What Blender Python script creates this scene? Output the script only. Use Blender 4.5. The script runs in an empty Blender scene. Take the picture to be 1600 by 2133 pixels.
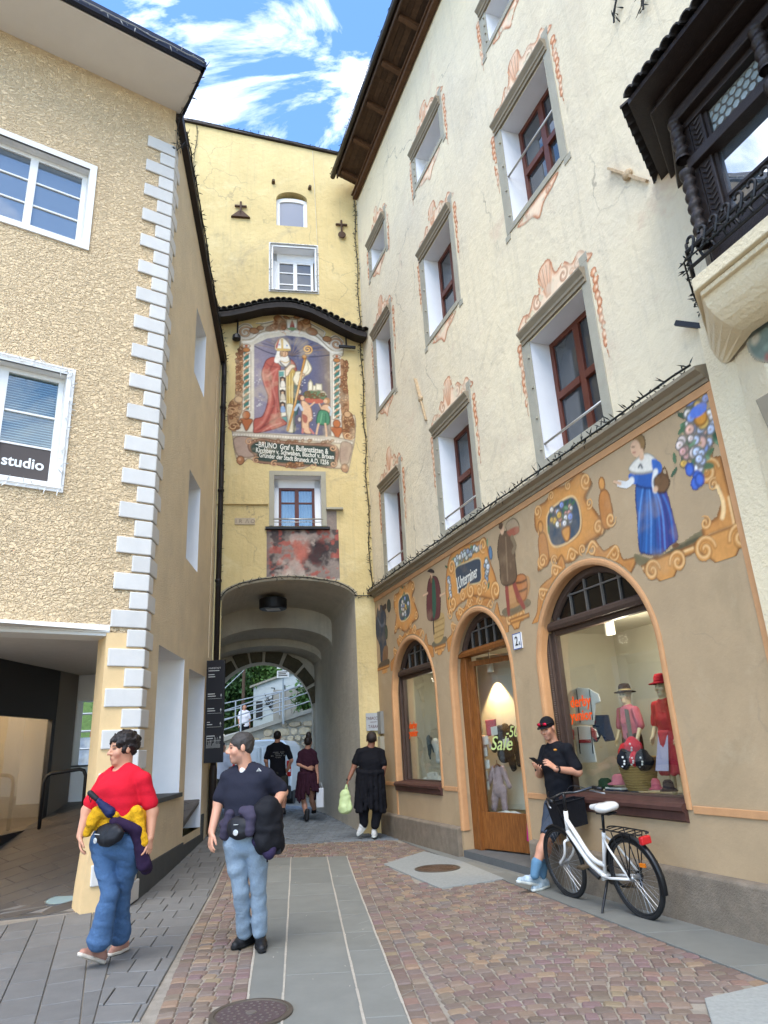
import bpy,math,random
import numpy as np
from mathutils import Matrix,Vector,noise as mnoise
from mathutils.geometry import tessellate_polygon
random.seed(7)
RNG=np.random.default_rng(7)
SC=bpy.context.scene
COL=SC.collection
PI=math.pi
# ------------------------------------------------------------------ camera
PITCH,ROLL,FPX=math.radians(18.75),math.radians(-3.0),1440.0
EYE=np.array([0.0,0.0,1.6])
fw=np.array([0,math.cos(PITCH),math.sin(PITCH)])
r0=np.array([1.0,0,0]);u0=np.cross(r0,fw)
RT=math.cos(ROLL)*r0+math.sin(ROLL)*u0
UP=-math.sin(ROLL)*r0+math.cos(ROLL)*u0
cam=bpy.data.cameras.new("street_camera")
cam.sensor_fit='HORIZONTAL';cam.sensor_width=36.0
cam.lens=36.0*FPX/1600.0
cam.clip_start=0.05;cam.clip_end=2000
camo=bpy.data.objects.new("street_camera",cam);COL.objects.link(camo)
camo.matrix_world=Matrix(((RT[0],UP[0],-fw[0],EYE[0]),(RT[1],UP[1],-fw[1],EYE[1]),(RT[2],UP[2],-fw[2],EYE[2]),(0,0,0,1)))
SC.camera=camo
# ------------------------------------------------------------------ light
SUN_EL,SUN_AZ=math.radians(56),math.radians(188)
world=bpy.data.worlds.new("World");SC.world=world;world.use_nodes=True
wn,wl=world.node_tree.nodes,world.node_tree.links
wn.clear()
w_out=wn.new("ShaderNodeOutputWorld");w_bg=wn.new("ShaderNodeBackground")
w_sky=wn.new("ShaderNodeTexSky");w_sky.sky_type='NISHITA';w_sky.sun_disc=False
w_sky.sun_elevation=SUN_EL;w_sky.sun_rotation=SUN_AZ;w_sky.air_density=1.0
w_sky.dust_density=0.6;w_sky.ozone_density=2.0;w_sky.altitude=800
w_tc=wn.new("ShaderNodeTexCoord")
w_map=wn.new("ShaderNodeMapping");w_map.inputs['Rotation'].default_value=(0.2,0.55,0.5)
w_map.inputs['Scale'].default_value=(1.0,2.0,1.25);w_map.inputs['Location'].default_value=(0.35,0.15,0.9)
w_n1=wn.new("ShaderNodeTexNoise");w_n1.inputs['Scale'].default_value=4.6;w_n1.inputs['Detail'].default_value=12
w_n1.inputs['Roughness'].default_value=0.60;w_n1.inputs['Distortion'].default_value=0.5
w_cr=wn.new("ShaderNodeValToRGB")
w_cr.color_ramp.elements[0].position=0.50;w_cr.color_ramp.elements[0].color=(0,0,0,1)
w_cr.color_ramp.elements[1].position=0.72;w_cr.color_ramp.elements[1].color=(1,1,1,1)
w_hs=wn.new("ShaderNodeHueSaturation");w_hs.inputs['Saturation'].default_value=1.15;w_hs.inputs['Value'].default_value=0.82
w_mx=wn.new("ShaderNodeMixRGB");w_mx.inputs[2].default_value=(6.0,6.15,6.35,1)
wl.new(w_tc.outputs['Generated'],w_map.inputs['Vector']);wl.new(w_map.outputs['Vector'],w_n1.inputs['Vector'])
wl.new(w_n1.outputs['Fac'],w_cr.inputs['Fac']);wl.new(w_cr.outputs['Color'],w_mx.inputs['Fac'])
wl.new(w_sky.outputs['Color'],w_hs.inputs['Color']);wl.new(w_hs.outputs['Color'],w_mx.inputs[1])
wl.new(w_mx.outputs['Color'],w_bg.inputs['Color'])
w_bg.inputs['Strength'].default_value=0.15
wl.new(w_bg.outputs['Background'],w_out.inputs['Surface'])
sun=bpy.data.lights.new("sun",'SUN');sun.energy=0.8;sun.angle=math.radians(40);sun.color=(1.0,0.95,0.86)
suno=bpy.data.objects.new("sun",sun);COL.objects.link(suno)
_sd=Vector((math.sin(SUN_AZ)*math.cos(SUN_EL),math.cos(SUN_AZ)*math.cos(SUN_EL),math.sin(SUN_EL)))
suno.rotation_euler=(-_sd).to_track_quat('-Z','Y').to_euler();suno.location=_sd*60
vs=SC.view_settings
vs.view_transform='Standard';vs.look='None';vs.gamma=1.0;vs.exposure=2.15;vs.use_curve_mapping=False
SC.render.engine='CYCLES'
SC.cycles.max_bounces=7;SC.cycles.diffuse_bounces=4;SC.cycles.glossy_bounces=3
SC.cycles.transparent_max_bounces=8;SC.cycles.transmission_bounces=3
SC.cycles.use_adaptive_sampling=True;SC.cycles.adaptive_threshold=0.02
SC.cycles.use_denoising=True
SC.cycles.caustics_reflective=False;SC.cycles.caustics_refractive=False
SC.cycles.sample_clamp_indirect=6.0
# ------------------------------------------------------------------ helpers
def ray(px,py):
 return RT*(px-800)/FPX-UP*(py-1066.5)/FPX+fw
def at(px,py,y):
 """point of the place seen at photo position (px, py), at distance y along the street"""
 d=ray(px,py);return EYE+d*(y/d[1])
def gz(x,y):
 """height of the paved ground: it climbs gently towards the gate, more on the left"""
 x=np.clip(np.asarray(x,float),-3.6,0.1);y=np.asarray(y,float)
 k=0.005+0.0115*(-0.3-x);k=np.maximum(k,0.0)
 t=np.maximum(y-9.0,0);t=np.where(t<1.5,t*t/3.0,t-0.75)
 return k*np.minimum(t,6.25)*1.1-0.03*np.clip(y-18.0,0,5)
def g1(x,y):return float(gz(x,y))
def frame(o,xdir):
 x=Vector((xdir[0],xdir[1],0)).normalized();z=Vector((0,0,1));y=z.cross(x)
 return Matrix(((x.x,y.x,0,o[0]),(x.y,y.y,0,o[1]),(x.z,y.z,1,o[2]if len(o)>2 else 0),(0,0,0,1)))
def rd(a):return math.radians(a)
JN=(-0.302,14.6);KN=(-3.2,8.96)
FR=frame(JN,(math.sin(rd(20.5)),-math.cos(rd(20.5))))
FT=frame(JN,(math.sin(rd(80)),math.cos(rd(80))))
FL=frame(KN,(math.sin(rd(54.7)),math.cos(rd(54.7))))
FS=frame(KN,(math.sin(rd(-4.5)),math.cos(rd(-4.5))))
ID=Matrix.Identity(4)
class MB:
 """collects vertices and faces, in world space through the frame M"""
 def __init__(self,M=ID):self.v=[];self.f=[];self.M=M
 def add(self,vs_,fs):
  n=len(self.v);M=self.M
  self.v+=[tuple(M@Vector(p))for p in vs_]
  self.f+=[tuple(i+n for i in f)for f in fs]
  return self
 def box(self,a,b):
  (x0,y0,z0),(x1,y1,z1)=a,b
  if x0>x1:x0,x1=x1,x0
  if y0>y1:y0,y1=y1,y0
  if z0>z1:z0,z1=z1,z0
  return self.add([(x0,y0,z0),(x1,y0,z0),(x1,y1,z0),(x0,y1,z0),(x0,y0,z1),(x1,y0,z1),(x1,y1,z1),(x0,y1,z1)],[(0,3,2,1),(4,5,6,7),(0,1,5,4),(1,2,6,5),(2,3,7,6),(3,0,4,7)])
 def bar(self,p,q,w,h=None,up=(0,0,1)):
  """square bar from p to q"""
  h=h or w;p=Vector(p);q=Vector(q);d=(q-p).normalized();up=Vector(up)
  if abs(d.dot(up))>0.98:up=Vector((1,0,0))
  x=d.cross(up).normalized()*w/2;y=x.cross(d).normalized()*h/2
  P=[p-x-y,p+x-y,p+x+y,p-x+y,q-x-y,q+x-y,q+x+y,q-x+y]
  return self.add(P,[(0,3,2,1),(4,5,6,7),(0,1,5,4),(1,2,6,5),(2,3,7,6),(3,0,4,7)])
 def tube(self,pts,r,n=8,closed=False,cap=True):
  pts=[Vector(p)for p in pts];m=len(pts)
  rr=r if hasattr(r,'__len__')else[r]*m
  V=[];F=[];prev=None
  for i,p in enumerate(pts):
   a=pts[(i-1)%m]if(closed or i>0)else p
   b=pts[(i+1)%m]if(closed or i<m-1)else p
   t=(b-a)
   t=t.normalized()if t.length>1e-9 else Vector((0,0,1))
   if prev is None:
    x=t.cross(Vector((0,0,1)))
    if x.length<0.1:x=t.cross(Vector((1,0,0)))
   else:
    x=prev-t*prev.dot(t)
    if x.length<1e-6:x=t.cross(Vector((0,0,1)))
   x.normalize();prev=x;y=t.cross(x)
   for k in range(n):
    c=2*PI*k/n;V.append(p+(x*math.cos(c)+y*math.sin(c))*rr[i])
  for i in range(m if closed else m-1):
   j=(i+1)%m
   for k in range(n):
    k2=(k+1)%n;F.append((i*n+k,i*n+k2,j*n+k2,j*n+k))
  if cap and not closed:
   F.append(tuple(range(n))[::-1]);F.append(tuple((m-1)*n+k for k in range(n)))
  return self.add(V,F)
 def lathe(self,prof,c=(0,0,0),n=16,ax=None,cap=True):
  """prof: list of (radius, height) round a vertical axis at c, or in the matrix ax"""
  V=[];F=[];m=len(prof);A=ax or Matrix.Translation(Vector(c))
  for r,h in prof:
   for k in range(n):
    a=2*PI*k/n;V.append(A@Vector((r*math.cos(a),r*math.sin(a),h)))
  for i in range(m-1):
   for k in range(n):
    k2=(k+1)%n;F.append((i*n+k,i*n+k2,(i+1)*n+k2,(i+1)*n+k))
  if cap:F.append(tuple(range(n))[::-1]);F.append(tuple((m-1)*n+k for k in range(n)))
  return self.add(V,F)
 def prism(self,poly,a,b,axis=1):
  """polygon (p,q) extruded from a to b along axis (1: p=x,q=z; 2: p=x,q=y; 0: p=y,q=z)"""
  def P(p,q,t):return{1:(p,t,q),2:(p,q,t),0:(t,p,q)}[axis]
  n=len(poly);V=[P(p,q,a)for p,q in poly]+[P(p,q,b)for p,q in poly]
  F=[tuple(range(n)),tuple(range(2*n-1,n-1,-1))]
  F+=[(i,i+n,(i+1)%n+n,(i+1)%n)for i in range(n)]
  return self.add(V,F)
 def sweep(self,prof,path,closed=False):
  """profile [(a,b)] swept along path [(point, adir, bdir)]"""
  V=[];F=[];n=len(prof);m=len(path)
  for p,A,B in path:
   p,A,B=Vector(p),Vector(A),Vector(B)
   V+=[p+A*a+B*b for a,b in prof]
  for i in range(m if closed else m-1):
   j=(i+1)%m
   for k in range(n):
    k2=(k+1)%n;F.append((i*n+k,i*n+k2,j*n+k2,j*n+k))
  if not closed:F.append(tuple(range(n))[::-1]);F.append(tuple((m-1)*n+k for k in range(n)))
  return self.add(V,F)
 def ball(self,c,r,n=12,m=8,M=None):
  rx,ry,rz=r if hasattr(r,'__len__')else(r,r,r)
  V=[];F=[]
  for i in range(m+1):
   t=PI*i/m
   for k in range(n):
    a=2*PI*k/n
    v=Vector((rx*math.sin(t)*math.cos(a),ry*math.sin(t)*math.sin(a),rz*math.cos(t)))
    if M is not None:v=M@v
    V.append(Vector(c)+v)
  for i in range(m):
   for k in range(n):
    k2=(k+1)%n;F.append((i*n+k,(i+1)*n+k,(i+1)*n+k2,i*n+k2))
  return self.add(V,F)
 def mesh(self,name,smooth=False):
  me=bpy.data.meshes.new(name);me.from_pydata(self.v,[],self.f);me.validate();me.update()
  if smooth:me.polygons.foreach_set('use_smooth',[True]*len(me.polygons))
  return me
def put(o,parent):
 COL.objects.link(o)
 if parent is not None:
  o.parent=parent;o.matrix_parent_inverse=parent.matrix_world.inverted()
 return o
def tag(o,label=None,cat=None,group=None,kind=None):
 if label:o['label']=label
 if cat:o['category']=cat
 if group:o['group']=group
 if kind:o['kind']=kind
 return o
def obj(name,mb,mat,parent=None,smooth=False,label=None,bevel=0,autosm=None):
 me=mb.mesh(name,smooth)if isinstance(mb,MB)else mb
 if mat is not None and not me.materials:me.materials.append(mat)
 o=bpy.data.objects.new(name,me);put(o,parent)
 if label:o['label']=label
 if bevel:
  b=o.modifiers.new('bevel','BEVEL');b.width=bevel;b.segments=2;b.limit_method='ANGLE'
 return o
def thing(name,label,cat,loc=(0,0,0),group=None,M=None):
 o=bpy.data.objects.new(name,None);o.empty_display_size=0.1
 COL.objects.link(o);o.matrix_world=M if M is not None else Matrix.Translation(Vector(loc))
 o.matrix_basis=o.matrix_world.copy()
 return tag(o,label,cat,group)
_wm={}
def copy_tree(o,parent=None):
 c=o.copy();COL.objects.link(c)
 if parent is not None:c.parent=parent
 for ch in list(o.children):copy_tree(ch,c)
 return c
def npmesh(name,V,F,smooth=True,mat=None,colors=None):
 """quick mesh from numpy arrays: V (n,3), F (m,4) or (m,3)"""
 V=np.asarray(V,np.float32);F=np.asarray(F,np.int32);k=F.shape[1]
 me=bpy.data.meshes.new(name)
 me.vertices.add(len(V));me.vertices.foreach_set('co',V.ravel())
 me.loops.add(F.size);me.loops.foreach_set('vertex_index',F.ravel())
 me.polygons.add(len(F));me.polygons.foreach_set('loop_start',np.arange(0,F.size,k,dtype=np.int32))
 me.polygons.foreach_set('loop_total',np.full(len(F),k,np.int32))
 me.polygons.foreach_set('use_smooth',np.full(len(F),smooth))
 me.update(calc_edges=True)
 if colors is not None:
  a=me.color_attributes.new('Col','FLOAT_COLOR','POINT');a.data.foreach_set('color',np.asarray(colors,np.float32).ravel())
 if mat:me.materials.append(mat)
 return me
# ------------------------------------------------------------------ materials
def srgb(h):
 h=h.lstrip('#');c=[int(h[i:i+2],16)/255 for i in(0,2,4)]
 return tuple((x/12.92 if x<=0.04045 else((x+0.055)/1.055)**2.4)for x in c)
def C4(c):return(c[0],c[1],c[2],1.0)
MATS={}
def mat(name,col,rough=0.7,var=0.0,vscale=3.0,bump=0.0,bscale=40.0,metal=0.0,spec=0.35,col2=None,stain=None,streak=0.0,bdist=0.02,detail=5.0,worm=False,attr=False,emit=None,coat=0.0,objrand=0.0,crack=0.0,patch=None,bump2=0.0,bscale2=6.0,stretch=None):
 if name in MATS:return MATS[name]
 m=bpy.data.materials.new(name);m.use_nodes=True;MATS[name]=m
 N,L=m.node_tree.nodes,m.node_tree.links
 b=N['Principled BSDF'];b.inputs['Roughness'].default_value=rough;b.inputs['Metallic'].default_value=metal
 b.inputs['Specular IOR Level'].default_value=spec;b.inputs['Coat Weight'].default_value=coat
 geo=N.new('ShaderNodeNewGeometry');pos=geo.outputs['Position']
 if stretch:
  mp=N.new('ShaderNodeMapping');mp.inputs['Scale'].default_value=stretch;L.new(pos,mp.inputs['Vector']);pos=mp.outputs['Vector']
 cur=None
 if attr:
  a=N.new('ShaderNodeAttribute');a.attribute_name='Col';cur=a.outputs['Color']
 def noise(scale,det=detail,rgh=0.6,dist=0.0,src=None):
  n=N.new('ShaderNodeTexNoise');n.inputs['Scale'].default_value=scale;n.inputs['Detail'].default_value=det
  n.inputs['Roughness'].default_value=rgh;n.inputs['Distortion'].default_value=dist
  L.new(src or pos,n.inputs['Vector']);return n.outputs['Fac']
 def mixc(fac,a,c,mode='MIX'):
  x=N.new('ShaderNodeMixRGB');x.blend_type=mode
  if isinstance(fac,float):x.inputs[0].default_value=fac
  else:L.new(fac,x.inputs[0])
  for i,s in((1,a),(2,c)):
   if isinstance(s,tuple):x.inputs[i].default_value=C4(s)
   else:L.new(s,x.inputs[i])
  return x.outputs['Color']
 def ramp(src,p0,p1,v0=0.0,v1=1.0):
  r=N.new('ShaderNodeMapRange');r.inputs[1].default_value=p0;r.inputs[2].default_value=p1
  r.inputs[3].default_value=v0;r.inputs[4].default_value=v1;L.new(src,r.inputs[0]);return r.outputs[0]
 base=cur if cur is not None else tuple(col)
 out=base
 if var or col2:
  c2=tuple(col2)if col2 else None
  if c2:out=mixc(ramp(noise(vscale),0.38,0.66),out,c2)
  if var:
   v=ramp(noise(vscale*2.3,6,0.65),0.25,0.75,1-var,1+var)
   cmb=N.new('ShaderNodeCombineColor');
   for i in range(3):L.new(v,cmb.inputs[i])
   out=mixc(1.0,out,cmb.outputs[0],'MULTIPLY')
 if streak:
  mp=N.new('ShaderNodeMapping');mp.inputs['Scale'].default_value=(9,9,0.55);L.new(geo.outputs['Position'],mp.inputs['Vector'])
  s=ramp(noise(1.0,6,0.7,0.3,mp.outputs['Vector']),0.52,0.8,0.0,streak)
  out=mixc(s,out,(0.16,0.145,0.12))
 if stain:
  sc,am=stain
  s=ramp(noise(sc,10,0.72,1.2),0.60,0.74,0.0,am)
  out=mixc(s,out,(0.24,0.20,0.16))
 if patch:
  for k,(c_,p0,p1,am,sc)in enumerate(patch):
   off=N.new('ShaderNodeVectorMath');off.inputs[1].default_value=(13.7*k+3.1,7.3*k,5.9*k);L.new(geo.outputs['Position'],off.inputs[0])
   out=mixc(ramp(noise(sc,9,0.68,0.8,off.outputs[0]),p0,p1,0.0,am),out,c_)
 if crack:
  nz=N.new('ShaderNodeTexNoise');nz.inputs['Scale'].default_value=1.6;nz.inputs['Detail'].default_value=6;L.new(geo.outputs['Position'],nz.inputs['Vector'])
  vm=N.new('ShaderNodeVectorMath');vm.operation='MULTIPLY_ADD';vm.inputs[1].default_value=(.9,.9,.9);L.new(nz.outputs['Color'],vm.inputs[0]);L.new(geo.outputs['Position'],vm.inputs[2])
  vo=N.new('ShaderNodeTexVoronoi');vo.feature='DISTANCE_TO_EDGE';vo.inputs['Scale'].default_value=0.42;L.new(vm.outputs[0],vo.inputs['Vector'])
  li_=ramp(vo.outputs['Distance'],0.002,0.0065,crack,0.0);mk=ramp(noise(0.55,3),0.50,0.60);mm=N.new('ShaderNodeMath');mm.operation='MULTIPLY';L.new(li_,mm.inputs[0]);L.new(mk,mm.inputs[1])
  out=mixc(mm.outputs[0],out,(0.16,0.13,0.10))
 if objrand:
  oi=N.new('ShaderNodeObjectInfo');v=ramp(oi.outputs['Random'],0,1,1-objrand,1+objrand)
  cmb=N.new('ShaderNodeCombineColor')
  for i in range(3):L.new(v,cmb.inputs[i])
  out=mixc(1.0,out,cmb.outputs[0],'MULTIPLY')
 if isinstance(out,tuple):b.inputs['Base Color'].default_value=C4(out)
 else:L.new(out,b.inputs['Base Color'])
 if emit:
  b.inputs['Emission Color'].default_value=C4(emit[0]);b.inputs['Emission Strength'].default_value=emit[1]
 if bump:
  bp=N.new('ShaderNodeBump');bp.inputs['Strength'].default_value=bump;bp.inputs['Distance'].default_value=bdist
  if worm:
   nz=N.new('ShaderNodeTexNoise');nz.inputs['Scale'].default_value=bscale*0.6;nz.inputs['Detail'].default_value=2
   L.new(pos,nz.inputs['Vector'])
   vm=N.new('ShaderNodeVectorMath');vm.operation='SCALE';vm.inputs[3].default_value=0.045;L.new(nz.outputs['Color'],vm.inputs[0])
   va=N.new('ShaderNodeVectorMath');L.new(pos,va.inputs[0]);L.new(vm.outputs[0],va.inputs[1])
   wmap=N.new('ShaderNodeMapping');wmap.inputs['Scale'].default_value=(1,1,1.7);L.new(va.outputs[0],wmap.inputs['Vector'])
   h=noise(bscale,3,0.5,0.9,wmap.outputs['Vector'])
   h=ramp(h,0.38,0.62)
  else:
   h=noise(bscale,8,0.65)
  if bump2:
   h2=noise(bscale2,3,0.5);ad=N.new('ShaderNodeMath');ad.operation='MULTIPLY_ADD';ad.inputs[1].default_value=bump2
   L.new(h2,ad.inputs[0]);L.new(h,ad.inputs[2]);h=ad.outputs[0]
  L.new(h,bp.inputs['Height']);L.new(bp.outputs['Normal'],b.inputs['Normal'])
 return m
def glass_mat(name,tint=(0.9,0.95,0.95),refl=0.12,body=None,rough=0.0):
 """pane: clear glass that reflects at grazing angles; body = dark glass seen with nothing lit behind"""
 if name in MATS:return MATS[name]
 m=bpy.data.materials.new(name);m.use_nodes=True;MATS[name]=m
 N,L=m.node_tree.nodes,m.node_tree.links;N.clear()
 out=N.new('ShaderNodeOutputMaterial');mix=N.new('ShaderNodeMixShader')
 fr=N.new('ShaderNodeLayerWeight');fr.inputs['Blend'].default_value=0.5
 pw_=N.new('ShaderNodeMath');pw_.operation='POWER';pw_.inputs[1].default_value=3.6;L.new(fr.outputs['Facing'],pw_.inputs[0])
 mr=N.new('ShaderNodeMapRange');mr.inputs[3].default_value=refl;mr.inputs[4].default_value=0.95;L.new(pw_.outputs[0],mr.inputs[0])
 gl=N.new('ShaderNodeBsdfGlossy');gl.inputs['Roughness'].default_value=rough
 geo=N.new('ShaderNodeNewGeometry');nz=N.new('ShaderNodeTexNoise');nz.inputs['Scale'].default_value=2.2
 bp=N.new('ShaderNodeBump');bp.inputs['Strength'].default_value=0.05;bp.inputs['Distance'].default_value=0.02
 L.new(geo.outputs['Position'],nz.inputs['Vector']);L.new(nz.outputs['Fac'],bp.inputs['Height']);L.new(bp.outputs['Normal'],gl.inputs['Normal'])
 if body is None:
  tr=N.new('ShaderNodeBsdfTransparent');tr.inputs['Color'].default_value=C4(tint)
 else:
  tr=N.new('ShaderNodeBsdfDiffuse');tr.inputs['Color'].default_value=C4(body)
 L.new(mr.outputs[0],mix.inputs[0]);L.new(tr.outputs[0],mix.inputs[1]);L.new(gl.outputs[0],mix.inputs[2])
 L.new(mix.outputs[0],out.inputs['Surface'])
 return m
# wall builder: a sheet in plane d=0 of a frame with rectangular or arched holes
def arch_pts(s0,s1,zs,zt,n=24):
 """points of a half ellipse from (s0,zs) over (mid,zt) to (s1,zs)"""
 c=(s0+s1)/2;a=(s1-s0)/2
 return[(c-a*math.cos(PI*i/n),zs+(zt-zs)*math.sin(PI*i/n))for i in range(n+1)]
def wall_sheet(mb,s0,s1,z0,z1,holes,d=0.0,flip=False):
 """holes: (a,b,zb,zt) or (a,b,zb,zspring,ztop) for an arch"""
 S=sorted({s0,s1,*[h[0]for h in holes],*[h[1]for h in holes]});S=[s for s in S if s0-1e-6<=s<=s1+1e-6]
 Z=sorted({z0,z1,*[z for h in holes for z in h[2:]]});Z=[z for z in Z if z0-1e-6<=z<=z1+1e-6]
 for i in range(len(S)-1):
  for j in range(len(Z)-1):
   cs,cz=(S[i]+S[i+1])/2,(Z[j]+Z[j+1])/2
   if any(h[0]<cs<h[1]and h[2]<cz<h[-1]for h in holes):continue
   q=[(S[i],d,Z[j]),(S[i+1],d,Z[j]),(S[i+1],d,Z[j+1]),(S[i],d,Z[j+1])]
   mb.add(q,[(0,1,2,3)])
 for h in holes:
  if len(h)==5:
   P=arch_pts(h[0],h[1],h[3],h[4],28)
   for(a,za),(b,zb)in zip(P[:-1],P[1:]):
    mb.add([(a,d,za),(b,d,zb),(b,d,h[4]),(a,d,h[4])],[(0,1,2,3)])
 return mb
def reveal(mb,h,d0,d1,sides='lrtb'):
 a,b,zb,zt=h[0],h[1],h[2],h[-1]
 zs=h[3]if len(h)==5 else zt
 if 'l' in sides:mb.add([(a,d0,zb),(a,d1,zb),(a,d1,zs),(a,d0,zs)],[(0,1,2,3)])
 if 'r' in sides:mb.add([(b,d0,zb),(b,d1,zb),(b,d1,zs),(b,d0,zs)],[(3,2,1,0)])
 if 'b' in sides:mb.add([(a,d0,zb),(b,d0,zb),(b,d1,zb),(a,d1,zb)],[(0,1,2,3)])
 if 't' in sides:
  if len(h)==5:
   P=arch_pts(a,b,zs,zt,28)
   for(p,za),(q,zc)in zip(P[:-1],P[1:]):
    mb.add([(p,d0,za),(q,d0,zc),(q,d1,zc),(p,d1,za)],[(0,1,2,3)])
  else:mb.add([(a,d0,zt),(b,d0,zt),(b,d1,zt),(a,d1,zt)],[(3,2,1,0)])
 return mb
# ================================================================== materials of the place
M_tan=mat('tan_roughcast',srgb('#e8cda4'),0.9,var=0.07,vscale=0.7,bump=0.85,bscale=19,bdist=0.045,worm=True,streak=0.10)
M_tan2=mat('tan_fine_roughcast',srgb('#e4cfab'),0.9,var=0.10,vscale=0.8,bump=1.0,bscale=60,bdist=0.03,bump2=0.4,bscale2=20,streak=0.08)
M_pier=mat('yellow_smooth_plaster',srgb('#dcbd8c'),0.85,var=0.06,bump=0.15,bscale=30)
M_quoin=mat('white_quoin_paint',srgb('#cbc8c2'),0.75,var=0.06,vscale=2,bump=0.12,bscale=60,objrand=0.04)
M_white=mat('white_paint',srgb('#e2e0db'),0.6,var=0.03)
M_revwhite=mat('white_reveal_plaster',srgb('#e6e6e6'),0.85,var=0.03,vscale=2,bump=0.1,bscale=30)
M_soffit=mat('white_soffit',srgb('#d9d2c8'),0.8,var=0.05,vscale=0.6)
M_tower=mat('tower_yellow_plaster',srgb('#d5be88'),0.9,var=0.08,vscale=0.5,col2=srgb('#c9b27c'),stain=(0.55,0.45),streak=0.25,crack=0.35,patch=[(srgb('#b9a272'),.52,.70,.5,.4),(srgb('#8d7d5f'),.62,.74,.5,1.3),(srgb('#e0d0a0'),.55,.7,.5,.9)],bump=0.6,bscale=9,bdist=0.04,bump2=0.5,bscale2=2.5)
M_cream=mat('cream_lime_plaster',srgb('#e2d2b0'),0.92,var=0.06,vscale=0.4,col2=srgb('#d8caae'),stain=(0.5,0.5),streak=0.22,crack=0.55,patch=[(srgb('#b9aa92'),.54,.72,.55,.35),(srgb('#c9a58c'),.60,.74,.5,.9),(srgb('#8f8674'),.63,.74,.55,1.6)],bump=0.45,bscale=8,bdist=0.04,bump2=0.8,bscale2=1.6)
M_oriel=mat('cream_rough_plaster',srgb('#e0cfac'),0.92,var=0.07,vscale=0.8,stain=(0.8,0.3),bump=0.8,bscale=26,bdist=0.025)
M_beige=mat('beige_shop_plaster',srgb('#ad9472'),0.9,var=0.09,vscale=0.9,stain=(0.9,0.3),crack=0.35,patch=[(srgb('#8b7a5c'),.54,.72,.5,.7),(srgb('#bca98a'),.56,.72,.4,1.3)],bump=0.25,bscale=22,bdist=0.015)
M_orange=mat('orange_trim',srgb('#c08f62'),0.8,var=0.10,vscale=3,bump=0.15,bscale=30)
M_grey=mat('grey_stone_surround',srgb('#a29c8a'),0.85,var=0.10,vscale=2,streak=0.2,bump=0.2,bscale=40)
M_cornice=mat('grey_brown_cornice',srgb('#8c806b'),0.85,var=0.10,bump=0.15,bscale=40)
M_plinth=mat('granite_plinth',srgb('#857867'),0.9,var=0.22,vscale=3,bump=0.8,bscale=55,bdist=0.02,col2=srgb('#766a5b'))
M_dplinth=mat('dark_slate_plinth',srgb('#4a4c4b'),0.7,var=0.15,vscale=2,bump=0.1,bscale=50)
M_brown=mat('red_brown_window_wood',srgb('#5d2f20'),0.45,var=0.15,vscale=6,stretch=(1,1,0.2))
M_dwood=mat('dark_shop_wood',srgb('#4b3a30'),0.6,var=0.2,vscale=8,bump=0.2,bscale=60,stretch=(1,1,0.3))
M_door=mat('oak_door_wood',srgb('#8a5526'),0.5,var=0.3,vscale=10,col2=srgb('#6b3d17'),bump=0.15,bscale=60,stretch=(6,6,0.5))
M_black=mat('black_iron',srgb('#1b1a1b'),0.5,var=0.1)
M_dkmetal=mat('dark_brown_gutter_metal',srgb('#2d2624'),0.45,metal=0.2)
M_lead=mat('leaded_bars',srgb('#6f6a63'),0.5,metal=0.3)
M_roofwood=mat('weathered_eaves_wood',srgb('#4a3626'),0.8,var=0.35,vscale=5,bump=0.4,bscale=30,objrand=0.3)
M_rafter=mat('brown_rafter_wood',srgb('#573c27'),0.8,var=0.3,vscale=5,bump=0.3,bscale=30)
M_oriwood=mat('black_brown_carved_wood',srgb('#2a211d'),0.45,var=0.25,vscale=8,bump=0.3,bscale=60)
M_tile=mat('dark_roof_tile',srgb('#35302c'),0.8,var=0.3,vscale=6,bump=0.4,bscale=40,objrand=0.25)
M_vault=mat('grey_passage_render',srgb('#b9b1a1'),0.95,var=0.12,vscale=0.8,col2=srgb('#c2b8a6'),stain=(0.7,0.35),streak=0.25,bump=0.7,bscale=10,bdist=0.03,bump2=0.5,bscale2=3)
M_vous=mat('dark_arch_stone',srgb('#57503f'),0.95,var=0.25,vscale=6,bump=0.9,bscale=30,bdist=0.03,objrand=0.2)
G_up=glass_mat('upper_window_glass',body=srgb('#3b3f42'),refl=0.10)
G_blue=glass_mat('corner_house_window_glass',body=srgb('#5f6a74'),refl=0.20)
G_shop=glass_mat('shop_glass',tint=(0.93,0.96,0.95),refl=0.05)
G_lead=glass_mat('leaded_fanlight_glass',body=srgb('#15120f'),refl=0.03,rough=0.15)
G_ori=glass_mat('oriel_glass',body=srgb('#59646c'),refl=0.6)
M_curtain=mat('net_curtain',srgb('#b9c0c4'),0.9,var=0.12,vscale=8,stretch=(8,8,0.4))
# ================================================================== shop house (right)
shop_M=FR.copy()
house=thing('shop_house','tall cream plastered house with painted shop front and deep wooden eaves','house',M=shop_M)
SH_Z=4.62
H_TOP=15.25
def window_hole(c,r):
 S={0:(0.92,1.84),1:(3.76,4.94),2:(6.85,8.07),3:(9.6,10.7)}[c];Z=[(4.97,6.70),(8.70,10.46),(12.29,12.97)][r]
 return(*S,*Z)
holes=[window_hole(c,r)for c in range(3)for r in range(3)]
mb=MB(FR);wall_sheet(mb,-0.6,13.4,SH_Z,H_TOP+1.2,holes)
mb.add([(-0.6,5.0,SH_Z),(13.4,5.0,SH_Z),(13.4,5.0,H_TOP+1.2),(-0.6,5.0,H_TOP+1.2)],[(3,2,1,0)])
mb.add([(-0.6,0,H_TOP+1.2),(13.4,0,H_TOP+1.2),(13.4,5,H_TOP+1.2),(-0.6,5,H_TOP+1.2)],[(0,1,2,3)])
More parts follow.
